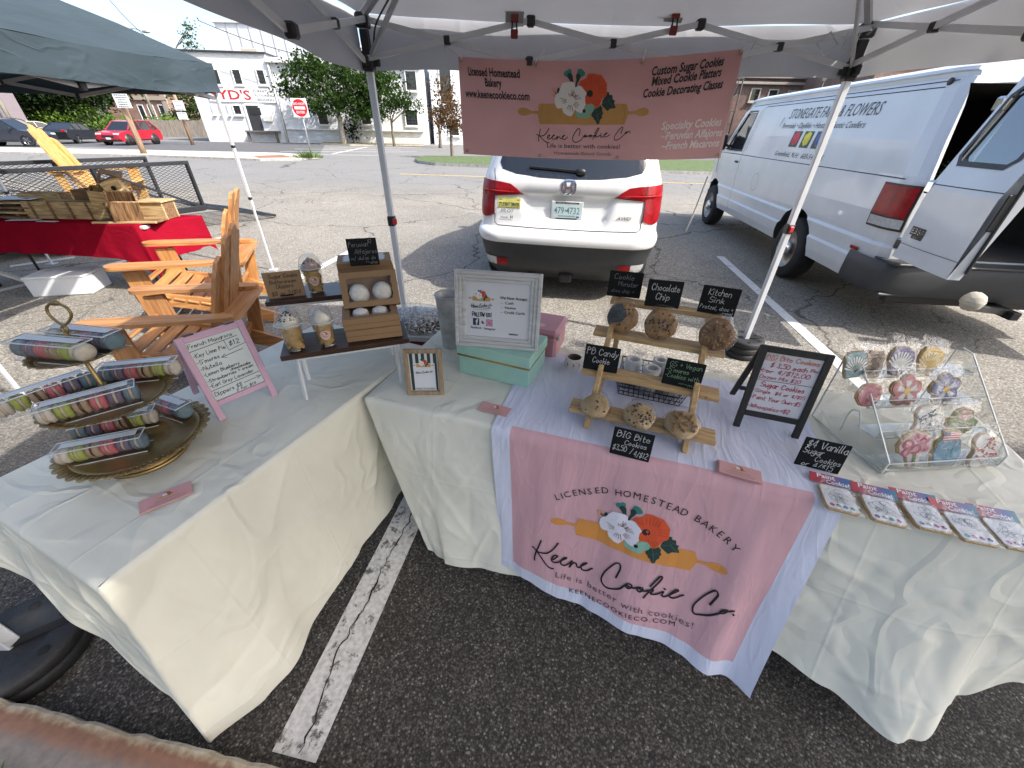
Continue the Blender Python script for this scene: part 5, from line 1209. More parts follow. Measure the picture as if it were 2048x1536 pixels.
A.rect(-.09,-.060,.09,-.045,mat('plate_teal2',(.20,.34,.36),.5),1);A.rect(-.12,.064,.12,.080,M_INK,1);A.rect(-.11,-.083,.11,-.072,M_INK,1);A.rect(.10,-.066,.13,-.05,mat('plate_blue',(.03,.08,.25),.5),1)
A.type('House of Honda',0,.067,.010,mat('plate_frame',(.55,.56,.55)),'C',layer=2,fit=.2)
A.build('plate_face',lambda u,v,h:Vector((u,yp-.0065-h,.945+v)),npl)
# white delivery van, left rear door swung open
M_VAN=mat('white_van_paint',(.55,.565,.585),.28,0,var=.05,vs=3,coat=.4)
M_RUBB=mat('bumper_rubber',(.030,.032,.034),.55,var=.15,vs=5,bump=.1,bs=150)
M_DARKIN=mat('dark_interior',(.030,.027,.024),.85,var=.3,vs=5)
AV=R(7.0)
van=thing('delivery_van','white flower farm van with lettered side and its rear door swung open','van',(4.40,3.62,0),-AV)
VL=6.0
HS=[(0,.36),(.80,.36),(.955,.40),(.985,.50),(1.0,.615),(.978,.64),(.985,.70),(1.0,.78),(.982,.81),(.99,.86),(1.005,1.05),(1.0,1.325),(.99,1.34),(.99,1.36),(.957,1.62),(.888,2.0),(.868,2.055),(.848,2.06),(.848,2.09),(.876,2.10),(.86,2.125),(.70,2.17),(.40,2.195),(0,2.205)]
ys=[0,.02,.07,.18,.4]+[.4+i*.35 for i in range(1,11)]+[4.1,4.35,4.6,4.8,5.0,5.2,5.4,5.6,5.8,5.92,6.0]
def van_sec(y):
 kx=1-.075*max(0,(.18-y)/.18)**2.2-.13*max(0,(y-5.4)/.6)**2;zc=9
 if y>4.6:zc=2.205-(y-4.6)/.62*.79 if y<5.22 else 1.415-(y-5.22)*.32
 sh=.02*max(0,.18-y)
 out=[]
 for x,z in HS:zz=min(z,zc);xx=x*kx*(1-(.05*(y-4.7)if y>4.7 else 0));out.append((xx,zz))
 return out
k=MB();ring=len(HS)*2-2;vs=[]
for y in ys:
 s=van_sec(y);L_=[(-x,y-.06*max(0,1-y/.3)+.34*max(0,z-1.3)*max(0,1-y/.9),z)for x,z in s]+[(x,y-.06*max(0,1-y/.3)+.34*max(0,z-1.3)*max(0,1-y/.9),z)for x,z in s[-2:0:-1]]
 vs+=L_
nn=len(ys);fs=[(i*ring+j,i*ring+(j+1)%ring,(i+1)*ring+(j+1)%ring,(i+1)*ring+j)for i in range(nn-1)for j in range(ring)]
fs+=[tuple(range(ring))[::-1],tuple((nn-1)*ring+j for j in range(ring))]
k.add(vs,fs,0,False);vb=k.build('body',[M_VAN,M_DARKIN],van)
bmx=bmesh.new();bmx.from_mesh(vb.data);bmesh.ops.recalc_face_normals(bmx,faces=bmx.faces);bmx.to_mesh(vb.data);bmx.free()
WY=(1.62,5.20)
cuts=[]
def cutter(mb):
 o=mb.build('cutter',[M_VAN,M_DARKIN]);bmx=bmesh.new();bmx.from_mesh(o.data);bmesh.ops.recalc_face_normals(bmx,faces=bmx.faces);bmx.to_mesh(o.data);bmx.free();o.parent=van;cuts.append(o)
 q=vb.modifiers.new('cut','BOOLEAN');q.operation='DIFFERENCE';q.object=o;q.solver='EXACT'
c=MB();c.box((0,1.45,1.36),(1.66,3.3,1.30),1);cutter(c)
for y in WY:
 for s in(-1,1):
  c=MB();pr=[(math.cos(R(a))*.47,math.sin(R(a))*.47+.40)for a in range(-30,211,12)];pr+=[(-.52,-.1),(.52,-.1)]
  c.prism([(p[0]+y,p[1])for p in pr],s*.58,s*1.3,1,Matrix(((0,0,1,0),(1,0,0,0),(0,1,0,0),(0,0,0,1))));cutter(c)
c=MB();c.prism([(4.2,1.40),(5.02,1.40),(4.92,1.53),(4.68,1.83),(4.58,1.93),(4.22,1.93)],-1.3,-.80,1,Matrix(((0,0,1,0),(1,0,0,0),(0,1,0,0),(0,0,0,1))));cutter(c)
bpy.context.view_layer.update();dg=bpy.context.evaluated_depsgraph_get()
me=bpy.data.meshes.new_from_object(vb.evaluated_get(dg));vb.modifiers.clear();vb.data=me;me.name='body'
for o in cuts:bpy.data.objects.remove(o)
for p in me.polygons:p.use_smooth=False
vx=lambda z:-interp([(q[1],q[0])for q in HS[1:]],z)[0]
vs_=lambda u,v,h:Vector((vx(v)-h,VL_U(u),v));VL_U=lambda u:u
vs_=lambda u,v,h:Vector((vx(v)-h,-u,v))
k=MB();k.prism([(4.18,1.395),(5.04,1.395),(4.93,1.54),(4.68,1.85),(4.57,1.95),(4.20,1.95)],0,.015,0,Matrix(((0,0,1,-.958),(1,0,0,0),(0,1,0,0),(0,0,0,1))));o=k.build('side_window',M_GLASSD,van)
for vtx in o.data.vertices:vtx.co.x=vx(vtx.co.z)*(1-.05*max(0,vtx.co.y-4.7))+.012+(vtx.co.x+.958)
A=Art();A.stroke([(-4.18,1.392),(-5.04,1.392),(-4.93,1.54),(-4.68,1.86),(-4.57,1.955),(-4.20,1.955),(-4.18,1.392)],.03,M_BLK);A.build('window_seal',vs_,van,lift=.004,maxlen=.1)
for y in WY:
 for s in(-1,1):wheel(van,(s*.855,y,.375),.375,.235,steel=True,rim=mat('rusty_steel_rim',(.34,.30,.27),.4,.7,var=.35,vs=12))
 w=MB();w.lathe([(.10,0),(.09,.03),(.05,.05),(0,.05)],n=16,M=Matrix.Translation((-.955,y,.375))@Matrix.Rotation(-math.pi/2,4,'Y'));w.build('hub_cap',M_CHROME,van)
A=Art();g_=mat('panel_gap',(.03,.03,.03))
for pts in([(-4.08,.45),(-4.08,1.33),(-4.06,1.96)],[(-5.08,.85),(-5.08,1.38)],[(-.25,2.035),(-3.4,2.035),(-4.5,2.03)],[(-4.0,1.40),(-3.98,1.97),(-3.9,2.0),(-.35,1.995)],[(-5.7,1.325),(-4.8,1.33),(-.12,1.335)]):A.stroke(pts,.008,g_)
A.stroke([(-3.2+.12*math.cos(t*.4),1.0+.12*math.sin(t*.4))for t in range(17)],.004,g_);A.build('panel_gap',vs_,van,lift=.002,maxlen=.1)
A=Art();ink=mat('van_lettering',(.05,.06,.075),.5)
A.type('STONEGATE FARM & FLOWERS',-1.98,1.822,.120,ink,'C',shear=.12,fit=1.95);A.type('Perennials • Daylilies • Hostas • Exotic Conifers',-2.08,1.712,.066,ink,'C',shear=.25,fit=1.92);A.stroke([(-3.13,1.74),(-3.10,1.84)],.012,ink)
A.type('Greenfield, N.H.  603-547-1185'.replace('1185','   5'),-2.22,1.385,.062,ink,'C',shear=.25,fit=1.30)
for i,c in enumerate(((.55,.02,.06),(.62,.56,.03),(.06,.10,.34))):
 u=-2.45+i*.30;A.rect(u-.115,1.50,u+.115,1.68,mat('photo_ground',(.02,.025,.02),.4),0);mf=mat('petal_%d'%i,c,.5);rn=random.Random(i)
 for q in range(7):a=q*.9;A.disc((u+.05*math.cos(a)+rn.uniform(-.01,.01),1.60+.045*math.sin(a)),.035,mf,8,layer=1)
 A.disc((u,1.60),.036,mf,8,layer=2);A.stroke([(u,1.56),(u+.02,1.505)],.012,mat('stem_green',(.05,.2,.02),.6),1)
A.build('lettering',vs_,van,lift=.003,maxlen=.15)
k=MB();k.box((-1.010,4.22,1.22),(.03,.13,.035),0,.01);k.build('door_handle',M_BLK,van)
k=MB();k.box((-1.12,5.02,1.50),(.22,.10,.28),0,.03);k.beam((-.95,5.0,1.42),(-1.05,5.02,1.48),.04,.04);k.build('mirror',M_BLK,van)
def flank(u,v,h,sd=-1):y=-u;kx=1-.075*max(0,(.18-y)/.18)**2.2;return Vector((sd*(-vx(v)*kx+h),y-.06*max(0,1-y/.3),v))
for s in(-1,1):
 fl=lambda u,v,h,s=s:flank(u,v,h,s)
 A=Art();A.rect(-.315,.925,.0,1.295,M_BLK);o=A.build('lamp_housing',fl,van,lift=.010,maxlen=.04);q=o.modifiers.new('solid','SOLIDIFY');q.thickness=.016;q.offset=-1
 A=Art();A.poly([(-.295,1.04),(-.008,1.03),(-.008,1.28),(-.30,1.28)],M_TAILR,0);A.rect(-.295,.945,-.008,1.022,M_LENS,0);A.rect(-.15,1.035,-.142,1.28,mat('lamp_seam',(.05,.004,.004)),1);o=A.build('tail_light',fl,van,lift=.016,maxlen=.04)
k=MB();k.lathe([(.028,0),(.028,.012),(.02,.018),(0,.018)],n=16,M=Matrix.Translation((-.872,.34,2.03))@Matrix.Rotation(-math.pi/2,4,'Y'));k.build('marker_lamp',M_BLK,van)
bpth=smooth_path([(-1.02,.34,0),(-1.03,.10,0),(-1.0,-.10,0),(-.90,-.21,0),(-.6,-.235,0),(0,-.24,0),(.6,-.235,0),(.90,-.21,0),(1.0,-.10,0),(1.03,.10,0),(1.02,.34,0)],5);nb=len(bpth)-1
k=MB();k.grid(lambda u,v:(lambda p:Vector((p.x*(1-.02*abs(2*v-1)**3),p.y+.02*abs(2*v-1)**3,.40+.28*v)))(bpth[min(nb,int(round(u*nb)))]),nb,8)
k.box((0,-.10,.685),(1.94,.28,.02),0,.006);k.box((0,-.06,.40),(1.9,.3,.03),0,.01);k.build('bumper',M_RUBB,van)
k=MB();k.box((0,-.02,.33),(1.5,.08,.10),0,.01);k.box((.1,-.22,.33),(.07,.36,.07),0,.006);k.box((0,2.6,.36),(1.3,5.0,.16),0);k.box((-.5,.35,.32),(.25,.5,.12),0,.02);k.tube([(-.7,1.5,.375),(.7,1.5,.375)],.07,10);k.build('underbody',M_BLK,van)
p=px(1946,603,y=3.16);k=MB();T=Matrix.Translation(p)
pv=root_m(van)@Vector((.1,-.3,.34));k.ball((0,0,0),.085,22,14,0,(1.0,.85,.95),T,.10,4);o=k.build('ball_cover',mat('canvas_cover',(.40,.37,.31),.95,var=.25,vs=6,bump=1.0,bs=16,stretch=(1,1,5)),van,world=True)
k=MB();k.beam(pv,p-Vector((0,0,.05)),.055,.055,0,.006);k.tube([p-Vector((0,0,.06)),p],.02,8);k.build('tow_bar',M_BLK,van,world=True)
door=MB();hx,hy=-.93,-.13;DA=R(94)
Td=Matrix.Translation((hx,hy,0))@Matrix.Rotation(-DA,4,'Z')
def dskin(u,v,dy=0.0):
 z=.74+v*1.30;lean=.78*max(0,z-1.3);w=.69
 return Vector((u*w,-.02+lean*.35-.012*math.sin(u*math.pi)-dy,z))
def holed(d):
 k=MB();nu,nv=26,40
 for j in range(nv):
  for i in range(nu):
   u=(i+.5)/nu;v=(j+.5)/nv
   inwin=.08<u<.84 and .57<v<.94
   if inwin:
    du=min(u-.08,.84-u)/.10;dv=min(v-.57,.94-v)/.05
    if not(du<1 and dv<1 and(1-du)**2+(1-dv)**2>1):continue
   k.add([dskin(i/nu,j/nv,d),dskin((i+1)/nu,j/nv,d),dskin((i+1)/nu,(j+1)/nv,d),dskin(i/nu,(j+1)/nv,d)],[(0,1,2,3)],0,True)
 return k
k=holed(0);k2=holed(-.085);k.v+=[];o=len(k.v);k.v+=k2.v;k.f+=[[o+i for i in f[::-1]]for f in k2.f];k.m+=k2.m;k.sm+=k2.sm
k.add([dskin(1,0,0),dskin(1,0,-.085),dskin(1,1,-.085),dskin(1,1,0)],[(0,1,2,3)]);k.add([dskin(0,0,0),dskin(0,1,0),dskin(0,1,-.085),dskin(0,0,-.085)],[(0,1,2,3)]);k.add([dskin(0,0,0),dskin(0,0,-.085),dskin(1,0,-.085),dskin(1,0,0)],[(0,1,2,3)]);k.add([dskin(0,1,0),dskin(1,1,0),dskin(1,1,-.085),dskin(0,1,-.085)],[(0,1,2,3)])
for i in range(10):pass
k.v=[Td@q for q in k.v];dr=k.build('rear_door',M_VAN,van)
k=MB();k.add([dskin(.07,.56,-.02),dskin(.85,.56,-.02),dskin(.85,.95,-.02),dskin(.07,.95,-.02)],[(0,1,2,3)]);k.v=[Td@q for q in k.v];k.build('door_glass',clear('van_glass',(.22,.27,.28),.30,.03),dr)
A=Art();fd=lambda u,v,h:Td@(dskin(u/.69,(v-.74)/1.30,h))
rr=[(.105,1.48),(.53,1.48),(.58,1.53),(.58,1.91),(.53,1.96),(.105,1.96),(.055,1.91),(.055,1.53),(.105,1.48)]
A.stroke(rr,.035,M_BLK);A.build('window_seal',fd,dr,lift=.005,maxlen=.06)
A=Art();A.stroke([(.0,1.325),(.69,1.335)],.006,g_);A.stroke([(.02,.86),(.69,.87)],.004,g_);A.build('door_crease',fd,dr,lift=.003,maxlen=.1)
A=Art();A.rect(.07,.945,.25,1.01,M_BLK);A.rect(.11,.92,.25,.945,M_BLK);A.type('E350',.16,.958,.042,M_CHROME,'C',bold=.03,fit=.17,layer=1);A.type('SUPER DUTY',.18,.926,.012,M_CHROME,'C',layer=1);A.build('model_badge',fd,dr,lift=.004)
k=MB()
for z in(.84,1.30,1.86):k.box((hx+.01+.28*max(0,z-1.3),hy+.01,z),(.07,.09,.10),0,.015)
k.build('door_hinge',M_CHROME,dr)
k=MB()
e0=Td@dskin(1,.5,-.04);nx=(Td.to_3x3()@Vector((1,0,0)));ax=Matrix.Translation(e0)@Matrix.Rotation(-DA,4,'Z')
k.box((.004,0,-.18),(.012,.05,.24),0,.01,ax);k.box((.006,.028,.05),(.02,.022,1.3),0,.006,ax);k.box((.01,-.01,.42),(.02,.05,.05),0,.01,ax);k.build('door_latch',M_BLK,dr)
k=MB();k.box((0,0,0),(.75,.05,1.35),0,.02,Matrix.Translation((.97,-.40,1.30))@Matrix.Rotation(R(80),4,'Z'));o=k.build('rear_door',M_VAN,van)
k=MB();k.box((0,.031,-.1),(.6,.01,1.0),0,.004,Matrix.Translation((.97,-.40,1.30))@Matrix.Rotation(R(80),4,'Z'));k.build('door_trim',M_DARKIN,o)
k=MB();k.box((0,1.3,.66),(1.64,2.7,.02),0);k.build('cargo_floor',wood('cargo_ply',(.10,.07,.04),(.22,.15,.08),'Y',1),van)
vp=thing('potted_plants','leafy green plants loaded in the back of the van behind the door gap','plant',tuple(root_m(van)@Vector((-.35,.5,.68))))
k=MB();k.lathe([(.10,0),(.14,.22),(.13,.22),(.10,.19)],n=16);k.build('pot',mat('pot_black',(.03,.03,.03),.6),vp)
lf=MB();rn=random.Random(9)
for i in range(160):
 a=rn.uniform(0,6.28);r=rn.uniform(.05,.45);z=rn.uniform(.2,.75);d=Vector((math.cos(a),math.sin(a),rn.uniform(-.2,.5))).normalized();p=Vector((r*.6*math.cos(a),r*.5*math.sin(a),z));s=d.cross(Vector((0,0,1))).normalized()*.016;l_=rn.uniform(.15,.3)
 lf.add([p,p+d*l_*.5+s,p+d*l_,p+d*l_*.5-s],[(0,1,2,3)])
lf.build('foliage',leafmat('van_leaf',(.10,.22,.05)),vp)
k=MB();k.box((-1.003,.32,.70),(.012,.12,.03),0,.004);k.build('side_marker',M_TAILR,van)
# cloth over a table: a closed skirt with its own hem at every station
import numpy as np
def crease_field(S,T,seed,n,size,bias=None,amp=.004,wid=(.006,.022),ln=(.08,.45)):
 """sum of n soft-edged creases scattered over a sheet of the given size; bias: preferred direction in radians"""
 rn=random.Random(seed);out=np.zeros_like(S)
 for _ in range(n):
  cx,cy=rn.uniform(0,size[0]),rn.uniform(0,size[1]);a=rn.uniform(0,math.pi)if bias is None else rn.gauss(bias,.45);L=rn.uniform(*ln);w=rn.uniform(*wid);h=amp*rn.uniform(-.7,1)*(.4+w/wid[1]);cu=rn.uniform(-.3,.3)
  dx,dy=S-cx,T-cy;u=dx*math.cos(a)+dy*math.sin(a);v=-dx*math.sin(a)+dy*math.cos(a)+cu*u*u
  f=np.clip(1-np.abs(u)/(L/2),0,1)**.7;ww=w*(.45+1.0*(u/L+.5)).clip(.3,1.6)
  out+=h*f*np.where(v>0,np.exp(-v/(ww*1.6)),np.exp(v/(ww*.55)))
 return out
def cloth_table(quad,z,sides,mat_,parent,name='tablecloth',seed=1,rows=16,per=70,ripple=.010,ncr=0,drape=.014):
 """quad: four corners counter-clockwise seen from above (2-D); sides[i]: stations (u, along, out, hem z) on edge i"""
 Q=[Vector(q)for q in quad];k=MB();n=90 if ncr else 26;Lx=(Q[1]-Q[0]).length;Ly=(Q[3]-Q[0]).length
 gu,gv=np.meshgrid(np.linspace(.012,.988,n+1),np.linspace(.02,.98,n+1));tw=crease_field(gu*Lx,gv*Ly,seed+5,ncr,(Lx,Ly),None,.0065,(.008,.03))if ncr else gu*0
 edge=np.clip(np.minimum(np.minimum(gu,1-gu)*Lx,np.minimum(gv,1-gv)*Ly)/.03,0,1);tw=np.clip(tw,-.002,.007)*edge
 def top(u,v,w=0.0):
  a=Q[0].lerp(Q[1],u);b=Q[3].lerp(Q[2],u);p=a.lerp(b,v);e=min(u,1-u,v,1-v);return Vector((p.x,p.y,z+.002*noise.noise((p.x*5,p.y*5,seed))*min(1,e*8)+w))
 for jj in range(n+1):
  for ii in range(n+1):k.v.append(top(gu[jj,ii],gv[jj,ii],tw[jj,ii]))
 for jj in range(n):
  for ii in range(n):k.f.append([jj*(n+1)+ii,jj*(n+1)+ii+1,(jj+1)*(n+1)+ii+1,(jj+1)*(n+1)+ii]);k.m.append(0);k.sm.append(True)
 ring=[];offs=[];hems=[];inner=[];cum=[];tot=0
 for i in range(4):
  a,b=Q[i],Q[(i+1)%4];d=(b-a).normalized();o=Vector((d.y,-d.x));st=sides[i];L=(b-a).length
  for j in range(per):
   u=j/per;p=a.lerp(b,u)
   for s0,s1 in zip(st,st[1:]):
    if u<=s1[0]+1e-9:
     t=(u-s0[0])/max(1e-6,s1[0]-s0[0]);t=t*t*(3-2*t);al,ou,hz=[s0[q]*(1-t)+s1[q]*t for q in(1,2,3)];break
   w=ripple*(math.sin(u*L*21+seed+i)*.6+noise.noise((u*6+i*5,seed,0))*1.6)+drape*noise.noise((u*L*4.2+i*3,seed,6))
   ring.append(p);offs.append((d*al+o*(ou+w),o,d));hems.append(hz+.012*noise.noise((u*12+i*9,seed,2)));cum.append(tot+u*L)
   uu=(.012+.976*u,.02+.96*u);q=[(uu[0],.02),(.988,uu[1]),(1-uu[0],.98),(.012,1-uu[1])][i];inner.append(top(*q))
  tot+=L
 m=len(ring);R_=[inner];cen=(Q[0]+Q[1]+Q[2]+Q[3])/4
 vv=np.array([max(0,(r-2)/(rows-2))for r in range(rows+1)]);CS,CT=np.meshgrid(np.array(cum),vv*.72)
 cw=(crease_field(CS,CT,seed+9,ncr*3,(tot,.7),2.2,.012,(.008,.034),(.10,.55))+crease_field(CS,CT,seed+11,ncr*2,(tot,.7),.7,.009,(.007,.028),(.08,.45)))if ncr else CS*0
 for r in range(rows+1):
  row=[]
  for j in range(m):
   f,o,d=offs[j];p=ring[j];H=z-hems[j]
   if r==0:row.append(Vector((p.x-o.x*.006,p.y-o.y*.006,z-.001)))
   elif r==1:row.append(Vector((p.x+o.x*.003,p.y+o.y*.003,z-.006)))
   elif r==2:row.append(Vector((p.x+o.x*.006,p.y+o.y*.006,z-.016)))
   else:
    v=vv[r];s=v**1.15;w=.008*noise.noise((cum[j]*7,v*3,seed+3))*v+max(-.006,cw[r,j])*min(1,v*6)
    row.append(Vector((p.x+o.x*.006+f.x*s+o.x*w,p.y+o.y*.006+f.y*s+o.y*w,z-.016-(H-.016)*v)))
  R_.append(row)
 o0=len(k.v)
 for row in R_:k.v+=row
 for r in range(len(R_)-1):
  for j in range(m):
   j2=(j+1)%m;k.f.append([o0+r*m+j,o0+(r+1)*m+j,o0+(r+1)*m+j2,o0+r*m+j2]);k.m.append(0);k.sm.append(True)
 ob=k.build(name,mat_,parent,world=parent is not None,origin=None if parent else(*cen,0))
 bmx=bmesh.new();bmx.from_mesh(ob.data);bmesh.ops.remove_doubles(bmx,verts=bmx.verts,dist=.0003);bmx.to_mesh(ob.data);bmx.free()
 return ob
def folding_table(label,quad,z,group=None,leg=True,m_top=None):
 Q=[Vector(q)for q in quad];c=(Q[0]+Q[1]+Q[2]+Q[3])/4;d=(Q[1]-Q[0]);rz=math.atan2(d.y,d.x);L=d.length;Wd=(Q[3]-Q[0]).length
 t=thing('folding_table',label,'table',(c.x,c.y,0),rz,group)
 k=MB();k.box((0,0,z-.028),(L-.03,Wd-.03,.04),0,.01);k.build('table_top',m_top or mat('table_plastic',(.55,.55,.54),.5),t)
 for s in(-1,1):
  for q in(-1,1):
   x=s*(L/2-.22);k=MB();k.tube(smooth_path([(x-s*.25,q*(Wd/2-.12),z-.05),(x-s*.10,q*(Wd/2-.10),z*.62),(x,q*(Wd/2-.07),z*.40),(x+s*.02,q*(Wd/2-.06),.01)],4),.014,8);k.build('leg',M_BLK,t)
  k=MB();k.tube([(s*(L/2-.24),-Wd/2+.08,z*.46),(s*(L/2-.24),Wd/2-.08,z*.46)],.012,6);k.build('leg_brace',M_BLK,t)
 return t
 # crafts stall on the left: red cloth, rustic boxes
M_RED=fabric('red_cloth',(.23,.006,.018),transl=.06,bump=.25,bs=5)
RQ=[(-6.35,4.24),(-3.98,4.22),(-3.66,4.78),(-6.2,4.86)]
folding_table('black legged folding table under the red cloth of the crafts stall',[(-6.3,4.27),(-4.0,4.25),(-3.72,4.76),(-6.15,4.83)],.735)
o=cloth_table(RQ,.745,[[(0,0,.02,.42),(.5,0,.02,.43),(.85,0,.03,.40),(.95,-.02,.04,.36),(1,.10,.05,.20)],[(0,-.03,.12,.20),(.10,.0,.12,.42),(.5,0,.10,.40),(.9,.0,.05,.42),(1,.02,.05,.36)],[(0,0,.03,.40),(1,0,.03,.40)],[(0,0,.03,.40),(1,0,.02,.42)]],M_RED,None,seed=4,per=90,rows=26,ncr=14)
tag(o,'deep red tablecloth hanging over the crafts table','tablecloth')
W_RUS=wood('rustic_pale',(.30,.19,.085),(.62,.46,.24),'X',2,.8);W_RUSD=wood('rustic_dark',(.09,.045,.02),(.28,.16,.075),'X',2,.8);W_BURN=wood('scorched_wood',(.06,.03,.015),(.45,.27,.13),'Z',2,.7)
def planter(name,label,c,d,rz,wallm,tilt=(0,0),t=.018,z=.745,slats=0,lid=False):
 tt=thing(name,label,'wooden box',(c[0],c[1],z),rz,'rustic wooden boxes on the red table',rot=(tilt[0],tilt[1],rz))
 x,y,h=d;k=MB();k.box((0,-y/2+t/2,h/2),(x,t,h),0,.003);k.box((0,y/2-t/2,h/2),(x,t,h),0,.003);k.build('side_board',wallm,tt)
 k=MB();k.box((-x/2+t/2,0,h/2),(t,y-2*t,h*.98),0,.003);k.box((x/2-t/2,0,h/2),(t,y-2*t,h*.98),0,.003);k.build('end_board',W_RUSD if wallm is W_RUS else wallm,tt)
 k=MB();k.box((0,0,t/2),(x-2*t,y-2*t,t),0);k.build('bottom',W_RUSD,tt)
 for i in range(slats):
  q=MB();q.box((-x/2+x*(i+.5)/slats,-y/2-.006,h/2),(.022,.012,h),0,.002);q.build('batten',W_RUSD,tt)
 if lid:
  q=MB();q.box((0,0,h+.008),(x+.03,y+.03,.016),0,.003);q.build('lid',W_RUS,tt)
 return tt
planter('planter_box','long rustic planter trough with dark battens on the red table',(-4.78,4.52),(.98,.20,.17),.03,W_RUS,slats=5)
planter('planter_box','small scorched wooden box tipped on its corner over the red table edge',(-4.15,4.38),(.24,.20,.22),.75,W_BURN,(.45,.1),z=.80)
planter('planter_box','pale wooden box at the right end of the red table',(-3.98,4.58),(.30,.20,.17),.05,W_RUS,lid=True)
planter('planter_box','pale plank box leaning behind the scorched box',(-4.42,4.55),(.30,.16,.20),.5,W_RUS,(.3,.2),z=.84)
planter('planter_box','dark open box on top of the rustic trough',(-4.55,4.64),(.50,.18,.10),.05,W_RUSD,z=.92)
planter('planter_box','pale slatted tray standing behind the plaques on the red table',(-5.25,4.68),(.45,.16,.14),.0,W_RUS,z=.83)
t=thing('birdhouse','rustic birdhouse roof rising above the boxes on the red table','birdhouse',(-4.30,4.60,.96),.6,None,(0.1,-.35,.6))
k=MB();k.box((0,0,.09),(.16,.14,.18),0,.003);k.build('wall',W_RUS,t);k=MB();k.box((-.05,0,.21),(.17,.2,.016),0,.003,ry=-.7);k.box((.07,0,.21),(.17,.2,.016),0,.003,ry=.7);k.build('roof',W_RUSD,t);k=MB();k.lathe([(.022,0),(.022,.002)],n=14,M=Matrix.Translation((0,-.0705,.1))@Matrix.Rotation(math.pi/2,4,'X'));k.build('entrance_hole',mat('deep_black',(.004,.004,.004)),t)
t=planter('birdhouse','low pale board standing flat under the boxes at the table edge',(-4.12,4.36),(.62,.22,.02),.12,W_RUS)
for i in range(4):
 t=thing('wood_plaque','wooden plaque, %s of the stack at the left end of the red table'%['lowest','second lowest','second highest','topmost'][i],'plaque',(-5.55+.02*i,4.50+.01*i,.75+.045*i),.1*i-.15,'stacked plaques')
 k=MB();k.box((0,0,.010),(.62,.26,.018),0,.004);k.build('board',W_RUS if i%2 else W_RUSD,t);k=MB();k.box((-.2,.05,.032),(.05,.05,.026),0);k.box((.2,-.05,.032),(.05,.05,.026),0);k.build('spacer',W_RUSD,t)
t=thing('paper_sheet','white paper lying on top of the plaque stack','paper',(-5.42,4.56,.925),.1);k=MB();k.box((0,0,.002),(.42,.24,.003),0);k.build('sheet',mat('paper_white',(.62,.63,.66),.6),t)
for i,(u,v,w,h)in enumerate(((48,440,.28,.08),(95,443,.20,.05))):
 p=px(u,v,z=.749);o=MB().box((0,0,.002),(w,h,.003),0,.001).build('price_card',mat('paper_white',(.62,.63,.66)));o.location=p;o.rotation_euler=(0,0,.2 if i==0 else 0);tag(o,('longer white price card with dark print on the red cloth','shorter blank white card on the red cloth')[i],'card','cards on the red cloth')
p=px(112,588,z=0);t=thing('foam_box','white foam box lying on the asphalt under the red table','box',(p.x+.1,p.y+.12,0),.25)
k=MB();k.box((0,0,.10),(.56,.36,.20),0,.012);k.build('box',mat('foam_white',(.62,.63,.65),.7,var=.06),t);k=MB();k.box((0,0,.205),(.57,.37,.03),0,.01);k.build('lid',mat('foam_white',(.62,.63,.65)),t)
M_WPL=mat('white_resin',(.58,.58,.56),.5,var=.05)
p=px(14,588,z=0);t=thing('folding_chair','white folding chair standing at the left end of the red table','chair',(p.x-.35,p.y+.15,0),-.5)
for s in(-1,1):
 k=MB();k.beam((s*.22,-.28,0),(s*.2,.18,.80),.05,.03,0,.005);k.build('leg',M_WPL,t);k=MB();k.beam((s*.19,.30,0),(s*.19,-.18,.46),.05,.03,0,.005);k.build('leg',M_WPL,t)
k=MB();k.box((0,-.02,.43),(.40,.40,.03),0,.01);k.build('seat',M_WPL,t);k=MB();k.box((0,.17,.72),(.42,.025,.18),0,.01,rx=-.5);k.build('backrest',M_WPL,t)
k=MB();k.box((0,-.22,.12),(.42,.02,.03),0);k.build('stretcher',M_WPL,t)
# adirondack chairs
W_CED={}
for ax in 'XYZ':W_CED[ax]=wood('cedar_'+ax,(.30,.125,.038),(.52,.25,.085),ax,1.4,.5)
W_CED2={}
for ax in 'XYZ':W_CED2[ax]=wood('cedar_brown_'+ax,(.27,.115,.040),(.46,.235,.095),ax,1.4,.5)  # browner copy of the cedar: the near chair's shade put into its colour
W_PINE={}
for ax in 'XYZ':W_PINE[ax]=wood('pine_'+ax,(.40,.21,.055),(.60,.36,.13),ax,1.4,.5)
def rounded_arm(k,x,y0,y1,z0,z1,w,mirror):
 pts=[];n=10
 for i in range(n+1):a=math.pi*i/n;pts.append((w/2*math.cos(a),y1-w*.45+w*.45*math.sin(a)))
 pts+=[(-w*.5*1.0,y0+.5*(y1-y0)),(-w*.34,y0+.08),(-w*.30,y0+.02),(-w*.15,y0),(w*.15,y0),(w*.30,y0+.02),(w*.36,y0+.10),(w*.5,y0+.5*(y1-y0))]
 sl=(z1-z0)/(y1-y0);o=len(k.v);k.prism([(x+p[0]*mirror,p[1])for p in pts],0,.026)
 for i in range(o,len(k.v)):k.v[i].z+=z0+(k.v[i].y-y0)*sl
 return k
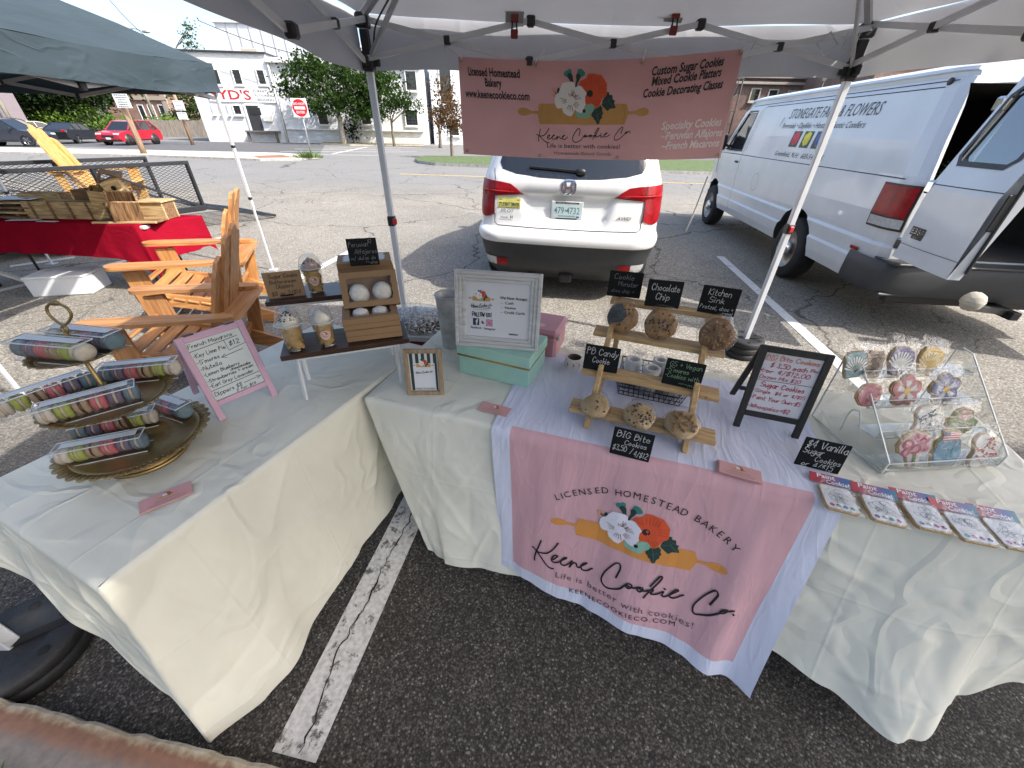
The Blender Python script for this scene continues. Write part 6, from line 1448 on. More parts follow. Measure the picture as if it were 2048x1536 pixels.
def adirondack(label,loc,rz,Wm,width=.63,back_w=.56,nb=5,s=1.0,group='cedar adirondack chairs',notch=False):
 t=thing('adirondack_chair',label,'chair',loc,rz,group);t.scale=(s,s,s)
 hw=width/2
 for q in(-1,1):
  k=MB();rounded_arm(k,q*hw,-.42,.43,.555,.585,.135,q);k.build('armrest',Wm['Y'],t)
  k=MB();k.box((q*(hw-.02),.27,.278),(.028,.14,.556),0,.004,rx=-.06);k.build('front_leg',Wm['Z'],t)
  k=MB();k.prism([(.36,.30),(.37,.38),(.10,.33),(-.30,.22),(-.62,.05),(-.66,.0),(-.52,.0),(-.20,.13),(.15,.24)],-.014,.014,0,Matrix(((0,0,1,q*(hw-.055)),(1,0,0,0),(0,1,0,0),(0,0,0,1))));k.build('rear_leg',Wm['Y'],t)
  k=MB();k.beam((q*(hw-.01),-.36,.555),(q*(hw-.03),-.30,.16),.10,.028,0,.004,up=(1,0,0));k.build('arm_support',Wm['Z'],t)
 n=7
 for i in range(n):
  y=.345-i*.083;z=.385-.03*i+.012*((i-3)/3)**2
  k=MB();k.box((0,y,z),(2*hw-.06,.074,.02),0,.005,rx=.36 if i else-.3);k.build('seat_slat',Wm['X'],t)
 for i in range(nb):
  f=(i-(nb-1)/2)/((nb-1)/2);bw=back_w/nb*.93;h=.97-.16*f*f-(.10 if notch and abs(f)<.3 else 0);sp=1.0+.10
  pts=[(-bw/2,0),(bw/2,0),(bw/2*1.12,h-.05),(bw/2*.9,h-.012),(0,h+(.012 if abs(f)<.5 else 0)),(-bw/2*.9,h-.012),(-bw/2*1.12,h-.05)]
  if abs(f)>.5:pts=[(-bw/2,0),(bw/2,0),(bw/2*1.12,h-(.10 if f>0 else-.0)-.03),(bw/2*.6,h-(.03 if f>0 else 0)),(-bw/2*.6,h-(.03 if f<0 else 0)),(-bw/2*1.12,h-(.10 if f<0 else 0)-.03)]
  M=Matrix.Translation((f*(back_w-back_w/nb)/2,-.14-.03*(1-f*f),.17))@Matrix.Rotation(R(20),4,'X')@Matrix.Rotation(R(-2.2*f),4,'Y')@Matrix(((1,0,0,0),(0,0,1,0),(0,1,0,0),(0,0,0,1)))
  k=MB();k.prism(pts,-.011,.011,0,M);k.build('back_slat',Wm['Z'],t)
 k=MB();pr=[]
 for i in range(13):a=math.pi*(i/12);pr.append((hw*1.08*math.cos(a),-.30+.06*math.sin(a)))
 pr+=[(-hw*1.1,-.44),(hw*1.1,-.44)];k.prism(pr,.528,.553);k.build('back_rail',Wm['X'],t)
 k=MB();k.box((0,-.27,.25),(2*hw-.08,.03,.09),0,.004,rx=.3);k.build('back_rail',Wm['X'],t)
 return t
adirondack('nearest cedar adirondack chair, brown in the shade behind the pink easel',(-2.36,2.55,0),math.atan2(.91,-.41)-math.pi/2+math.pi-math.pi+R(0),W_CED2).rotation_euler=(0,0,R(106))
ch2=adirondack('second cedar adirondack chair, orange in the sun, with a notched tall back',(-3.02,3.62,0),R(112),W_CED,width=.74,back_w=.62,nb=5,s=1.10,notch=True)
# utility trailer with pine chairs
M_TRL=mat('black_trailer_steel',(.018,.020,.024),.45,.2,var=.25,vs=8)
def mesh_mat():
 m=bpy.data.materials.new('expanded_mesh');m.use_nodes=True;n=m.node_tree.nodes;l=m.node_tree.links;b=n["Principled BSDF"]
 b.inputs['Base Color'].default_value=(.02,.022,.025,1);b.inputs['Roughness'].default_value=.5
 tc=n.new("ShaderNodeTexCoord");sp=n.new("ShaderNodeSeparateXYZ");l.new(tc.outputs['UV'],sp.inputs[0]);vals=[]
 for sgn in(1,-1):
  a=n.new("ShaderNodeMath");a.operation='MULTIPLY_ADD';a.inputs[1].default_value=sgn*2.1;l.new(sp.outputs[1],a.inputs[0]);l.new(sp.outputs[0],a.inputs[2])
  f=n.new("ShaderNodeMath");f.operation='MULTIPLY';f.inputs[1].default_value=11.5;l.new(a.outputs[0],f.inputs[0])
  g=n.new("ShaderNodeMath");g.operation='PINGPONG';g.inputs[1].default_value=.5;l.new(f.outputs[0],g.inputs[0])
  c=n.new("ShaderNodeMath");c.operation='LESS_THAN';c.inputs[1].default_value=.085;l.new(g.outputs[0],c.inputs[0]);vals.append(c)
 mx=n.new("ShaderNodeMath");mx.operation='MAXIMUM';l.new(vals[0].outputs[0],mx.inputs[0]);l.new(vals[1].outputs[0],mx.inputs[1]);l.new(mx.outputs[0],b.inputs['Alpha'])
 return m
M_MESH=mesh_mat()
def mesh_panel(parent,a,b,c,d,name='mesh_panel'):
 me=bpy.data.meshes.new(name);Mi=root_m(parent).inverted();P=[Vector(q)for q in(a,b,c,d)];me.from_pydata([tuple(Mi@q)for q in P],[],[(0,1,2,3)]);uv=me.uv_layers.new();L=(P[1]-P[0]).length;H=(P[3]-P[0]).length
 for i,q in enumerate(((0,0),(L,0),(L,H),(0,H))):uv.data[i].uv=q
 me.materials.append(M_MESH);o=bpy.data.objects.new(name,me);COL.objects.link(o);o.parent=parent;return o
E1=px(372,325,y=7.5);dT=(px(0,343,z=E1.z)-E1);dT.z=0;dT.normalize();nT=Vector((dT.y,-dT.x,0));nT=nT if nT.x<0 else-nT
zt=E1.z;zb=px(395,415,y=7.5).z;LT=4.2;WT=1.55
P_=lambda s,w,z:Vector((E1.x,E1.y,0))+dT*s+nT*w+Vector((0,0,z))
tr=thing('utility_trailer','black utility trailer with expanded mesh sides and a lowered mesh ramp','trailer',P_(0,0,0))
for w in(0,WT):
 k=MB();k.beam(P_(-.03,w,zt),P_(LT,w,zt),.055,.055,0,.006);k.beam(P_(-.03,w,zb),P_(LT,w,zb),.06,.08,0,.006)
 for s in(0,1.25,2.5,3.75):k.beam(P_(s,w,zb),P_(s,w,zt),.05,.05,0,.004)
 k.beam(P_(.05,w,zb+.04),P_(1.22,w,zt-.04),.035,.035,0);k.build('side_rail',M_TRL,tr,world=True)
 mesh_panel(tr,P_(0,w+.01,zb),P_(LT,w+.01,zb),P_(LT,w+.01,zt),P_(0,w+.01,zt))
k=MB();q=[P_(0,0,zb),P_(LT,0,zb),P_(LT,WT,zb),P_(0,WT,zb)];k.add(q+[v-Vector((0,0,.05))for v in q],[(0,1,2,3),(4,7,6,5),(0,4,5,1),(2,6,7,3),(1,5,6,2),(0,3,7,4)]);k.build('deck',wood('deck_boards',(.16,.13,.10),(.27,.23,.18),'X',.6,.9),tr,world=True)
r0,r1,r2,r3=P_(0,0,zb),P_(0,WT,zb),P_(-1.25,WT,.05),P_(-1.25,0,.05);k=MB()
for a,b in((r0,r1),(r1,r2),(r2,r3),(r3,r0)):k.beam(a,b,.045,.045,0,.005)
for i in range(1,5):k.beam(r0.lerp(r3,i/5),r1.lerp(r2,i/5),.025,.03)
k.build('ramp_frame',M_TRL,tr,world=True);mesh_panel(tr,r0,r1,r2,r3,'ramp_mesh')
for s in(1.9,):
 for w in(-.14,WT+.14):
  p=root_m(tr).inverted()@P_(s,w,.31);wh=wheel(tr,(0,0,0),.31,.18,steel=True);wh.location=p;wh.rotation_euler=(0,0,math.atan2(nT.y,nT.x))
 for w in(-.14,WT+.14):
  k=MB()
  for i in range(11):
   a=math.pi*i/10;b=math.pi*(i+1)/10
   if i<10:k.beam(P_(s+.42*math.cos(a),w,.31+.38*math.sin(a)),P_(s+.42*math.cos(b),w,.31+.38*math.sin(b)),.24,.012)
  k.build('mudguard',M_TRL,tr,world=True)
c3=px(190,275,y=8.0);q=P_(.95,.75,zb)
adirondack('yellow pine adirondack chair on the trailer, its tall back leaning left',q,math.atan2(-dT.y,-dT.x)-math.pi/2+R(-38),W_PINE,group='pine adirondack chairs on the trailer',s=1.12)
q=P_(2.6,.45,zb)
adirondack('yellow pine adirondack chair seen from behind at the left end of the trailer',q,math.atan2(-nT.y,-nT.x)-math.pi/2+R(165),W_PINE,group='pine adirondack chairs on the trailer',s=1.08)
# our two tables and their cloths
ZT=.745
P0=Vector((-.588,1.246));E_=Vector((.955,-.296)).normalized();N_=Vector((.296,.955)).normalized();LR,WR=2.31,.68
F0=Vector((-.95,.47));A_=Vector((.39,.92)).normalized();M_L=Vector((-.92,.39)).normalized();LL_,WL_=1.32,.68
M_CREAM=fabric('cream_cloth',(.73,.71,.60),transl=.12,bump=.6,bs=4.0,stretch=(1,1,.8),fine=1,folds=(R(67),.36,.05));M_CREAM2=fabric('cream_cloth_long',(.74,.73,.635),transl=.10,bump=.6,bs=4.0,stretch=(1,1,.8),fine=1,folds=(R(-17),.36,.05))
LQ=[F0+M_L*WL_,F0,F0+A_*LL_,F0+A_*LL_+M_L*WL_]
RQ2=[P0,P0+E_*LR,P0+E_*LR+N_*WR,P0+N_*WR]
sh=lambda q,a:[Vector(p)for p in q]
def shrink(q,d):
 c=sum((Vector(p)for p in q),Vector((0,0)))/4;return[c+(Vector(p)-c)*d for p in q]
folding_table('folding table under the cream cloth on the left of the stall',shrink(LQ,.95),ZT-.010,'stall tables')
folding_table('long folding table under the cream cloth and the pink logo cloth',shrink(RQ2,.97),ZT-.010,'stall tables')
o=cloth_table(LQ,ZT,[[(0,.03,.08,.60),(.3,0,.05,.52),(.65,0,.05,.36),(.88,.02,.05,.20),(1,.06,.08,.03)],[(0,-.08,.06,.03),(.05,.0,.13,.03),(.10,.02,.14,.035),(.25,0,.07,.04),(.5,0,.03,.05),(.8,0,.0,.06),(1,0,.0,.10)],[(0,0,0,.3),(.5,0,.02,.35),(1,0,.04,.45)],[(0,0,.04,.45),(.5,0,.05,.5),(1,0,.06,.58)]],M_CREAM,None,seed=2,per=170,rows=72,ripple=.008,ncr=34)
tag(o,'cream tablecloth over the left table, puddling at its pointed front corner','tablecloth','cream tablecloths')
o=cloth_table(RQ2,ZT,[[(0,.27,.12,.035),(.06,.20,.145,.03),(.14,.08,.16,.035),(.28,0,.12,.05),(.5,0,.13,.06),(.70,0,.155,.16),(.765,.02,.20,.13),(.83,.05,.28,.085),(.87,.02,.26,.09),(.94,.0,.12,.17),(1,.03,.05,.22)],[(0,-.05,.03,.22),(.3,0,.10,.12),(.7,0,.12,.10),(1,.03,.08,.12)],[(0,-.03,.08,.12),(.3,0,.08,.10),(.7,0,.06,.10),(1,0,.02,.3)],[(0,0,.0,.5),(.9,0,.0,.5),(1,-.2,.0,.25)]],M_CREAM2,None,seed=8,per=200,rows=72,ripple=.007,ncr=44)
tag(o,'cream tablecloth over the long right table with a pointed drooping hem','tablecloth','cream tablecloths')
# the logo runner over the long table
M_RUNW=fabric('runner_white',(.66,.68,.80),transl=.12,bump=.22,bs=6,stretch=(3.2,.7,.7),fine=1.4)
M_RUNP=fabric('runner_pink',(.66,.40,.43),transl=.12,bump=.14,bs=6,stretch=(3.0,.7,.7),fine=1.4)
SL,SR=.545,1.645
flare=lambda s:.140+(s-.6)*.155
def rest(s):return ZT+.004
def runner(s,d,h=0.0):
 """s along the front edge, d < 0 down the front drop, d > 0 back over the table top"""
 if d>=0:
  b=P0+E_*(s+.10*max(0,(d-.1))*(s-1.05))+N_*d;w=.0022*(noise.noise((s*14,d*3,1.7))+.6*abs(noise.noise((s*26+d*6,d*4,4))))*min(1,d*10)
  r=max(0,.02-d)/.02;return Vector((b.x,b.y,ZT+.0060+w-.004*r*r+h))
 v=-d;pull=(s-1.05)*(-.14)*min(1,v/.65)
 w=.010*math.sin(s*17+1.0)*min(1,v/.25)+.006*noise.noise((s*20,v*2.2,3))*min(1,v/.1)+.010*noise.noise((s*4.5,v*3,7))*min(1,v/.2)
 if s>1.40:w+=.022*math.sin((s-1.40)*30)*min(1,v/.4)*min(1,(s-1.40)/.1)
 out=.018+flare(s)*.93*(v/.7)*(1-.06*math.sin(v/.7*math.pi))+w+h
 b=P0+E_*(s+pull)-N_*out;zz=ZT-.006-v*.985
 if v<.02:zz=ZT+.002-(v/.02)*.0280;b=P0+E_*s-N_*(.002+.016*min(1,v/.012)+h*.7);zz+=h*.7
 return Vector((b.x,b.y,zz))
DT,DB=.014,-.612
D_HEM=lambda s:-.685-.012*math.sin(s*8)
S_LINES=sorted([SL+(SR-SL)*i/66 for i in range(67)]+[SL+.070,SR-.075]);D_LINES=[.60-.58*i/34 for i in range(35)]+[DT,.008,.004,.0,-.004,-.009,-.014,-.02,-.03,-.045]+[-.045+(DB+.045)*i/36 for i in range(1,37)]+[DB-(.052)*i/4 for i in range(1,5)]
k=MB();vs=[]
for d in D_LINES:
 for s in S_LINES:vs.append(runner(s,d if d>DB else DB+(d-DB)*(1+.12*math.sin(s*9))-0))
nS=len(S_LINES);i0=S_LINES.index(SL+.070);i1=S_LINES.index(SR-.075);j0=D_LINES.index(DT);j1=len(D_LINES)-5
k.v=[Vector(q)for q in vs]
for j in range(len(D_LINES)-1):
 for i in range(nS-1):
  k.f.append([j*nS+i,(j+1)*nS+i,(j+1)*nS+i+1,j*nS+i+1]);k.m.append(1 if(i0<=i<i1 and j0<=j<j1)else 0);k.sm.append(True)
c=P0+E_*1.1;rn_o=thing('table_runner','white and pink table cloth printed with a rolling pin and flowers logo','tablecloth',(c.x,c.y,ZT),math.atan2(E_.y,E_.x))
k.build('runner_cloth',[M_RUNW,M_RUNP],rn_o,world=True)
A=Art();PIN2=mat('pin_orange',(.60,.25,.055),.8,var=.06);KR=.600/1446
LG2=logo_art(PIN2,None,(.70,.68,.74));A.moved(LG2,1.1055,-.310,KR*.76,rot=.025,kx=KR)
script_art(A,.752,-.478,.00092,.0062,M_INK,kx=.00100,layer=3,flat=-.02)
txt='LICENSED HOMESTEAD BAKERY';cx_,Rr=1.115,.56;adv=[.62 if ch==' 'else(.30 if ch=='I'else(1.0 if ch in 'MO'else .78))for ch in txt];tot=sum(adv);pos=0
for ch,a in zip(txt,adv):
 t=(pos+a/2)/tot-.5;pos+=a;x=t*.60;y=-.115-1.05*x*x*(1.0);sl_=-2.1*x
 if ch!=' ':A.type(ch,cx_-.004+x,y-.012,.026,M_INK,'C',rot=math.atan(sl_),layer=3)
A.type('Life is better with cookies!',1.108,-.560,.026,M_INKG,'C',fit=.50,rot=.05,layer=3,sp=1.15)
A.type('KEENECOOKIECO.COM',1.113,-.598,.019,M_INK,'C',fit=.385,rot=.13,layer=3,sp=1.25)
def unpull(u,v):
 c=-.14*min(1,max(0,-v)/.65);return(u+1.05*c)/(1+c)
A.build('print',lambda u,v,h:runner(unpull(u,v),v,h),rn_o,world=True,lift=.0022,step=.00045,maxlen=.03)
# goods on the tables
M_CHALK=mat('chalk_board',(.008,.009,.010),.7,var=.25,vs=12,bump=.05,bs=200,spec=.2);M_CHW=mat('chalk_white',(.50,.50,.50),.9,var=.25,vs=60);M_CHG=mat('chalk_faded',(.19,.19,.20),.9,var=.3,vs=60);M_CHGR=mat('chalk_green',(.20,.33,.20),.9,var=.2,vs=60)
M_KRAFT=mat('kraft_board',(.27,.165,.085),.8,var=.10,vs=5,bump=.05,bs=90);M_PEN=mat('marker_black',(.008,.008,.009),.5,var=0);M_PENR=mat('marker_red',(.42,.012,.05),.5,var=0);M_PENO=mat('marker_orange',(.55,.12,.03),.5,var=0)
M_CELLO=clear('cellophane',(.98,.98,.98),.035,.06,.6,22);M_CUP=clear('cup_plastic',(.94,.95,.95),.07,.03,.15,30);M_ACR=clear('acrylic',(.95,.965,.965),.06,.02)
M_BOXC=clear('clear_box',(.96,.96,.97),.05,.04,.25,25);M_EDGE=mat('acrylic_edge',(.62,.64,.64),.15,var=.05)
M_STICK=mat('sticker_pink',(.62,.43,.38),.6,var=.03);M_CARDP=mat('card_pink',(.56,.30,.29),.6,var=.04)
MINI=logo_art(mat('pin_tan',(.5,.27,.085)),None)
def place(q,z,lift=.0):
 """photo corners bottom-left, bottom-right at height z -> location, yaw, width"""
 a=px(*q[0],z=z);b=px(*q[1],z=z);d=b-a;return Vector(((a.x+b.x)/2,(a.y+b.y)/2,z+lift)),math.atan2(d.y,d.x),d.length
def upright(t,lean):return Matrix.Rotation(-lean,4,'X')
def sheet_fn(w,h,lean,y0=0.0):
 """artwork on a leaning board: u from its left, v from its foot"""
 c,s=math.cos(lean),math.sin(lean)
 return lambda u,v,k:Vector((u-w/2,y0+v*s-k*c,v*c+k*s))
def chalk(label,q,z,h,lines,lean=.2,w=None,foot=True,mat_=None):
 loc,rz,ww=place(q,z);w=w or ww;t=thing('chalk_sign',label,'sign',loc,rz,'small chalkboard signs')
 M=Matrix.Rotation(-lean,4,'X');k=MB();k.box((0,.003,h/2),(w,.005,h),0,.002,M);b=k.build('board',mat_ or M_CHALK,t)
 if foot:k=MB();k.box((0,.022,.008),(w*.35,.05,.006),0,.001);k.build('stand_foot',M_CHALK,t)
 A=Art()
 for i,ln in enumerate(lines):
  s,u,v,hh,m,f=ln[:6];A.hand(s,u*w,v*h,hh*h,m,w=max(.0013 if mat_ is None else .0019,hh*h*.09),seed=i+len(label),fit=f*w if f else None,rot=ln[6]if len(ln)>6 else 0)
 A.build('chalk_lettering',sheet_fn(w,h,lean,-.0002),b,lift=.0008)
 return t
 # dark wood risers on white legs
M_WALN=wood('walnut_stain',(.022,.010,.007),(.060,.028,.018),'X',2.0,.35);M_WLEG=mat('white_metal_leg',(.62,.63,.64),.4,var=.05)
def riser(label,O,yaw,L,D,z,lean=.0):
 t=thing('display_riser',label,'riser',(O[0],O[1],ZT),yaw,'dark wood risers');h=z-ZT
 k=MB();k.box((L/2,D/2,h-.010),(L,D,.019),0,.002);k.build('shelf_board',M_WALN,t)
 for x in(.045,L-.045):
  k=MB();a=(x-.012,.02,0);b=(x,.035,h-.02);c=(x,D-.035,h-.02);d=(x-.012,D-.01,0)
  for p,q in((a,b),(b,c),(c,d)):k.beam(p,q,.016,.010,0,.002)
  k.build('leg',M_WLEG,t)
 k=MB();k.beam((.045,.02,h-.026),(L-.045,.02,h-.026),.010,.014);k.build('apron',M_WLEG,t)
 return t
YR=R(21)
rO=px(561,719,z=.945);riser('lower dark wood riser on white legs holding two dippers and kraft boxes',(rO.x,rO.y),YR,.455,.185,.955)
rO2=px(541,610,z=1.06);riser('upper dark wood riser behind, holding a dipper cup and the kraft sign',(rO2.x-.02,rO2.y),YR,.49,.17,1.07)
def kbox(label,loc,rz,d,rot=None,window=None,lidline=True):
 t=thing('bakery_box',label,'box',loc,rz,'kraft bakery boxes',rot=rot);x,y,h=d
 if window is None:
  k=MB();k.box((0,0,h/2),(x,y,h),0,.002);k.build('carton',M_KRAFT,t)
 else:
  k=MB();tt=.003;k.box((0,0,tt/2),(x,y,tt),0)
  for sx in(-1,1):k.box((sx*(x/2-tt/2),0,h/2),(tt,y,h-.0005),0)
  for sy in(-1,1):k.box((0,sy*(y/2-tt/2),h/2),(x-2*tt,tt,h-.0005),0)
  wx_,wy_=window;sc=lambda p:p
  n=40;inn=[]
  for i in range(n):
   a=2*math.pi*i/n;c,s=math.cos(a),math.sin(a);e=1/max(abs(c),abs(s));w_=1+.035*math.sin(a*10)
   inn.append((c*e*wx_/2*w_,s*e*wy_/2*w_))
  outp=[]
  for i in range(n):
   a=2*math.pi*i/n;c,s=math.cos(a),math.sin(a);e=1/max(abs(c),abs(s));outp.append((c*e*x/2,s*e*y/2))
  vs=[(p[0],p[1],h)for p in outp]+[(p[0],p[1],h)for p in inn];k.add(vs,[(i,(i+1)%n,n+(i+1)%n,n+i)for i in range(n)])
  k.build('carton',M_KRAFT,t)
  k=MB();k.add([(-x/2+.004,-y/2+.004,h-.001),(x/2-.004,-y/2+.004,h-.001),(x/2-.004,y/2-.004,h-.001),(-x/2+.004,y/2-.004,h-.001)],[(0,1,2,3)]);k.build('window_film',M_BOXC,t)
  k=MB();k.box((0,0,.005),(x-.01,y-.01,.002),0);k.build('liner',mat('box_inside',(.30,.20,.12),.85),t)
 if lidline:
  A=Art();ml=mat('kraft_seam',(.10,.055,.025),.9,var=0);A.rect(-x/2,h*.48,x/2,h*.51,ml);A.build('lid_seam',lambda u,v,q:Vector((u,-y/2-q-.0003,v)),t)
 return t
def powdered(label,t,x,y,z,r):
 o=MB();o.lathe([(0,0),(r*.9,.003),(r,.010),(r*.97,.018),(r*.9,.022),(r*.98,.028),(r*.8,.042),(r*.35,.050),(0,.051)],n=26,wob=lambda a,i:1+.02*math.sin(a*5+i))
 k=o.build('alfajor',mat('powdered_sugar',(.66,.63,.58),.95,var=.12,vs=60,bump=.4,bs=150));M=root_m(t)@Matrix.Translation((x,y,z));k.location=M.translation;k.rotation_euler=M.to_euler();tag(k,label,'cookie','powdered alfajores in the kraft boxes');return k
a=px(693,686,z=.957);b=px(807,672,z=.957);d=(b-a);yaw=math.atan2(d.y,d.x);m=(a+b)/2;nb_=Vector((-math.sin(yaw),math.cos(yaw),0))
c0=m+nb_*.07
kbox('bottom kraft box of the pile on the lower riser',(c0.x,c0.y,.957),yaw,(.205,.14,.045),lidline=True)
t=kbox('second kraft box of the pile, window on top',(c0.x-.004,c0.y+.004,.9965+.006),yaw+.02,(.205,.14,.046),window=(.15,.09))
powdered('powdered cookie showing in the top window of the second kraft box, left',t,-.036,0,.006,.032);powdered('powdered cookie showing in the top window of the second kraft box, right',t,.036,0,.006,.032)
LT_=R(62)
t=kbox('kraft box tipped up to show two white powdered cookies',(0,0,0),0,(.213,.135,.05),window=(.165,.088),lidline=False)
cT=(px(689,621,z=1.052)+px(801,607,z=1.052))/2;Mt=Matrix.Translation(cT+Vector((0,0,.004)))@Matrix.Rotation(yaw,4,'Z')@Matrix.Rotation(LT_,4,'X')@Matrix.Translation((0,.0675,-.05))
t.location=Mt.translation;t.rotation_euler=Mt.to_euler()
powdered('left white powdered cookie in the tipped kraft box',t,-.045,-.012,.004,.040);powdered('right white powdered cookie in the tipped kraft box',t,.045,-.010,.004,.040)
a2=px(675,550,z=1.122);b2=px(788,541,z=1.122);d2=b2-a2;y2=math.atan2(d2.y,d2.x);m2=(a2+b2)/2+Vector((-math.sin(y2),math.cos(y2),0))*.07
kbox('kraft box on the upper riser carrying the doily box',(m2.x+.005,m2.y+.01,1.0725),y2,(.22,.14,.047));kbox('topmost kraft box with a white paper doily under the chalk sign',(m2.x,m2.y,1.1205),y2,(.222,.142,.047))
o=MB();dp=[];n=48
for i in range(n):
 aa=2*math.pi*i/n;e=1/max(abs(math.cos(aa)),abs(math.sin(aa)))**.9;w_=1+.05*math.sin(aa*12);dp.append((math.cos(aa)*e*.085*w_,math.sin(aa)*e*.050*w_))
o.prism(dp,0,.0008);o=o.build('doily',mat('paper_lace',(.62,.63,.68),.8,var=.15,vs=150));o.location=(m2.x,m2.y,1.1685);o.rotation_euler=(0,0,y2);tag(o,'white lace paper doily on the topmost kraft box','doily')
chalk('chalk sign reading Peruvian Alfajor with dulce de leche on the kraft boxes',[(700,533),(761,529)],1.170,.105,[('Peruvian',.06,.70,.17,M_CHG,.66),('$2',.70,.82,.13,M_CHG,None),('Alfajores',.22,.44,.17,M_CHG,.76),('w/ dulce de',.06,.22,.14,M_CHG,.85),('leche',.55,.06,.12,M_CHG,.4)],w=.115)
t=chalk('kraft card reading Sugar Cookie Buttercream Dippers on the upper riser',[(536,599),(614,590)],1.0705,.100,[('Sugar Cookie',.14,.76,.15,M_PEN,.78),('Buttercream',.14,.56,.13,M_PEN,.70),('Dippers',.28,.38,.14,M_PEN,.46),('$8 or 2/$14',.12,.10,.16,M_PEN,.78)],w=.135,mat_=M_KRAFT);del t['group'];t.name='kraft_sign'
M_COOK=mat('sugar_cookie',(.50,.32,.13),.85,var=.18,vs=40,bump=.2,bs=80);M_CREAMF=mat('buttercream',(.66,.60,.50),.6,var=.06,vs=30);M_CHOC=mat('chocolate_crumb',(.035,.020,.014),.7,var=.3,vs=60)
def cup(label,u,v,z,cream,crumbs,sticker,seed,s=1.0):
 p=px(u,v,z=z);t=thing('dessert_cup',label,'cup',p,math.atan2(p.x,p.y)*-1,'buttercream dipper cups');t.scale=(s,s,s);rn=random.Random(seed)
 k=MB();k.lathe([(0,.001),(.027,.001),(.0285,.004),(.038,.098),(.040,.100),(.0395,.103)],n=32,cap=False);k.build('tumbler',M_CUP,t)
 k=MB();k.lathe([(.046,.099),(.0465,.104),(.042,.1065),(.040,.118),(.034,.138),(.022,.150),(.008,.154),(0,.1545)],n=32,cap=False);k.build('dome_lid',M_CUP,t)
 k=MB();k.tube([(.0455*math.cos(i*.2618),.0455*math.sin(i*.2618),.1015)for i in range(24)],.0016,6,closed=True);k.build('rim',M_EDGE,t)
 k=MB()
 for i in range(26):
  a=i*2.4;lv=i//6;r=.0205+.0016*lv;M=Matrix.Translation((r*math.cos(a),r*math.sin(a),.016+lv*.017+rn.uniform(-.003,.003)))@Matrix.Rotation(a,4,'Z')@Matrix.Rotation(rn.uniform(.9,1.6),4,'Y')@Matrix.Rotation(rn.uniform(0,3),4,'Z')
  k.lathe([(0,-.0035),(.011,-.003),(.0125,0),(.011,.003),(0,.004)],n=12,M=M@Matrix.Diagonal((1.25,1,1,1)))
 k.lathe([(0,.006),(.020,.006),(.024,.05),(.026,.088),(0,.09)],n=14)
 k.build('cookies',M_COOK,t)
 k=MB();k.lathe([(.036,.090),(.0365,.099),(.030,.108),(.031,.112),(.020,.120),(.021,.124),(.010,.131),(.0,.139)],n=20,wob=lambda a,i:1+.10*math.sin(a*6+i*.9));k.build('frosting',cream,t)
 if crumbs:
  k=MB()
  for i in range(crumbs):a=rn.uniform(0,6.28);r=rn.random()**.5*.027;k.ball((r*math.cos(a),r*math.sin(a),.112+.030*(1-r/.028)),rn.uniform(.002,.0045),6,4,0,(1,1,.8),None,.5,i)
  k.build('crumbs',M_CHOC,t)
 if sticker:
  A=Art();A.disc((0,0),.0195,M_STICK,26);A.moved(MINI,-.0005,.0035,.000022,layer=1);A.rect(-.011,-.0055,.011,-.0042,mat('print_grey',(.11,.09,.10)),2);A.rect(-.008,-.009,.008,-.0081,mat('print_grey',(.11,.09,.10)),2)
  f=lambda q,w,h:(lambda rr:Vector((rr*math.sin(q/.034),-rr*math.cos(q/.034),.052+w)))(.0285+(.052+w-.004)/.094*.0095+h)
  A.build('label',f,t,lift=.0006,maxlen=.008)
 return t
cup('dipper cup with black cookie crumbs on the frosting, at the front left of the riser',594,697,.9555,M_CREAMF,60,False,1,1.04)
cup('dipper cup with plain cream frosting and a pink sticker, beside the kraft boxes',656,688,.9555,M_CREAMF,0,True,2,1.0)
cup('dipper cup with brown frosting on the upper riser behind',634,582,1.0705,mat('mocha_cream',(.40,.28,.25),.6),14,True,3,1.0)
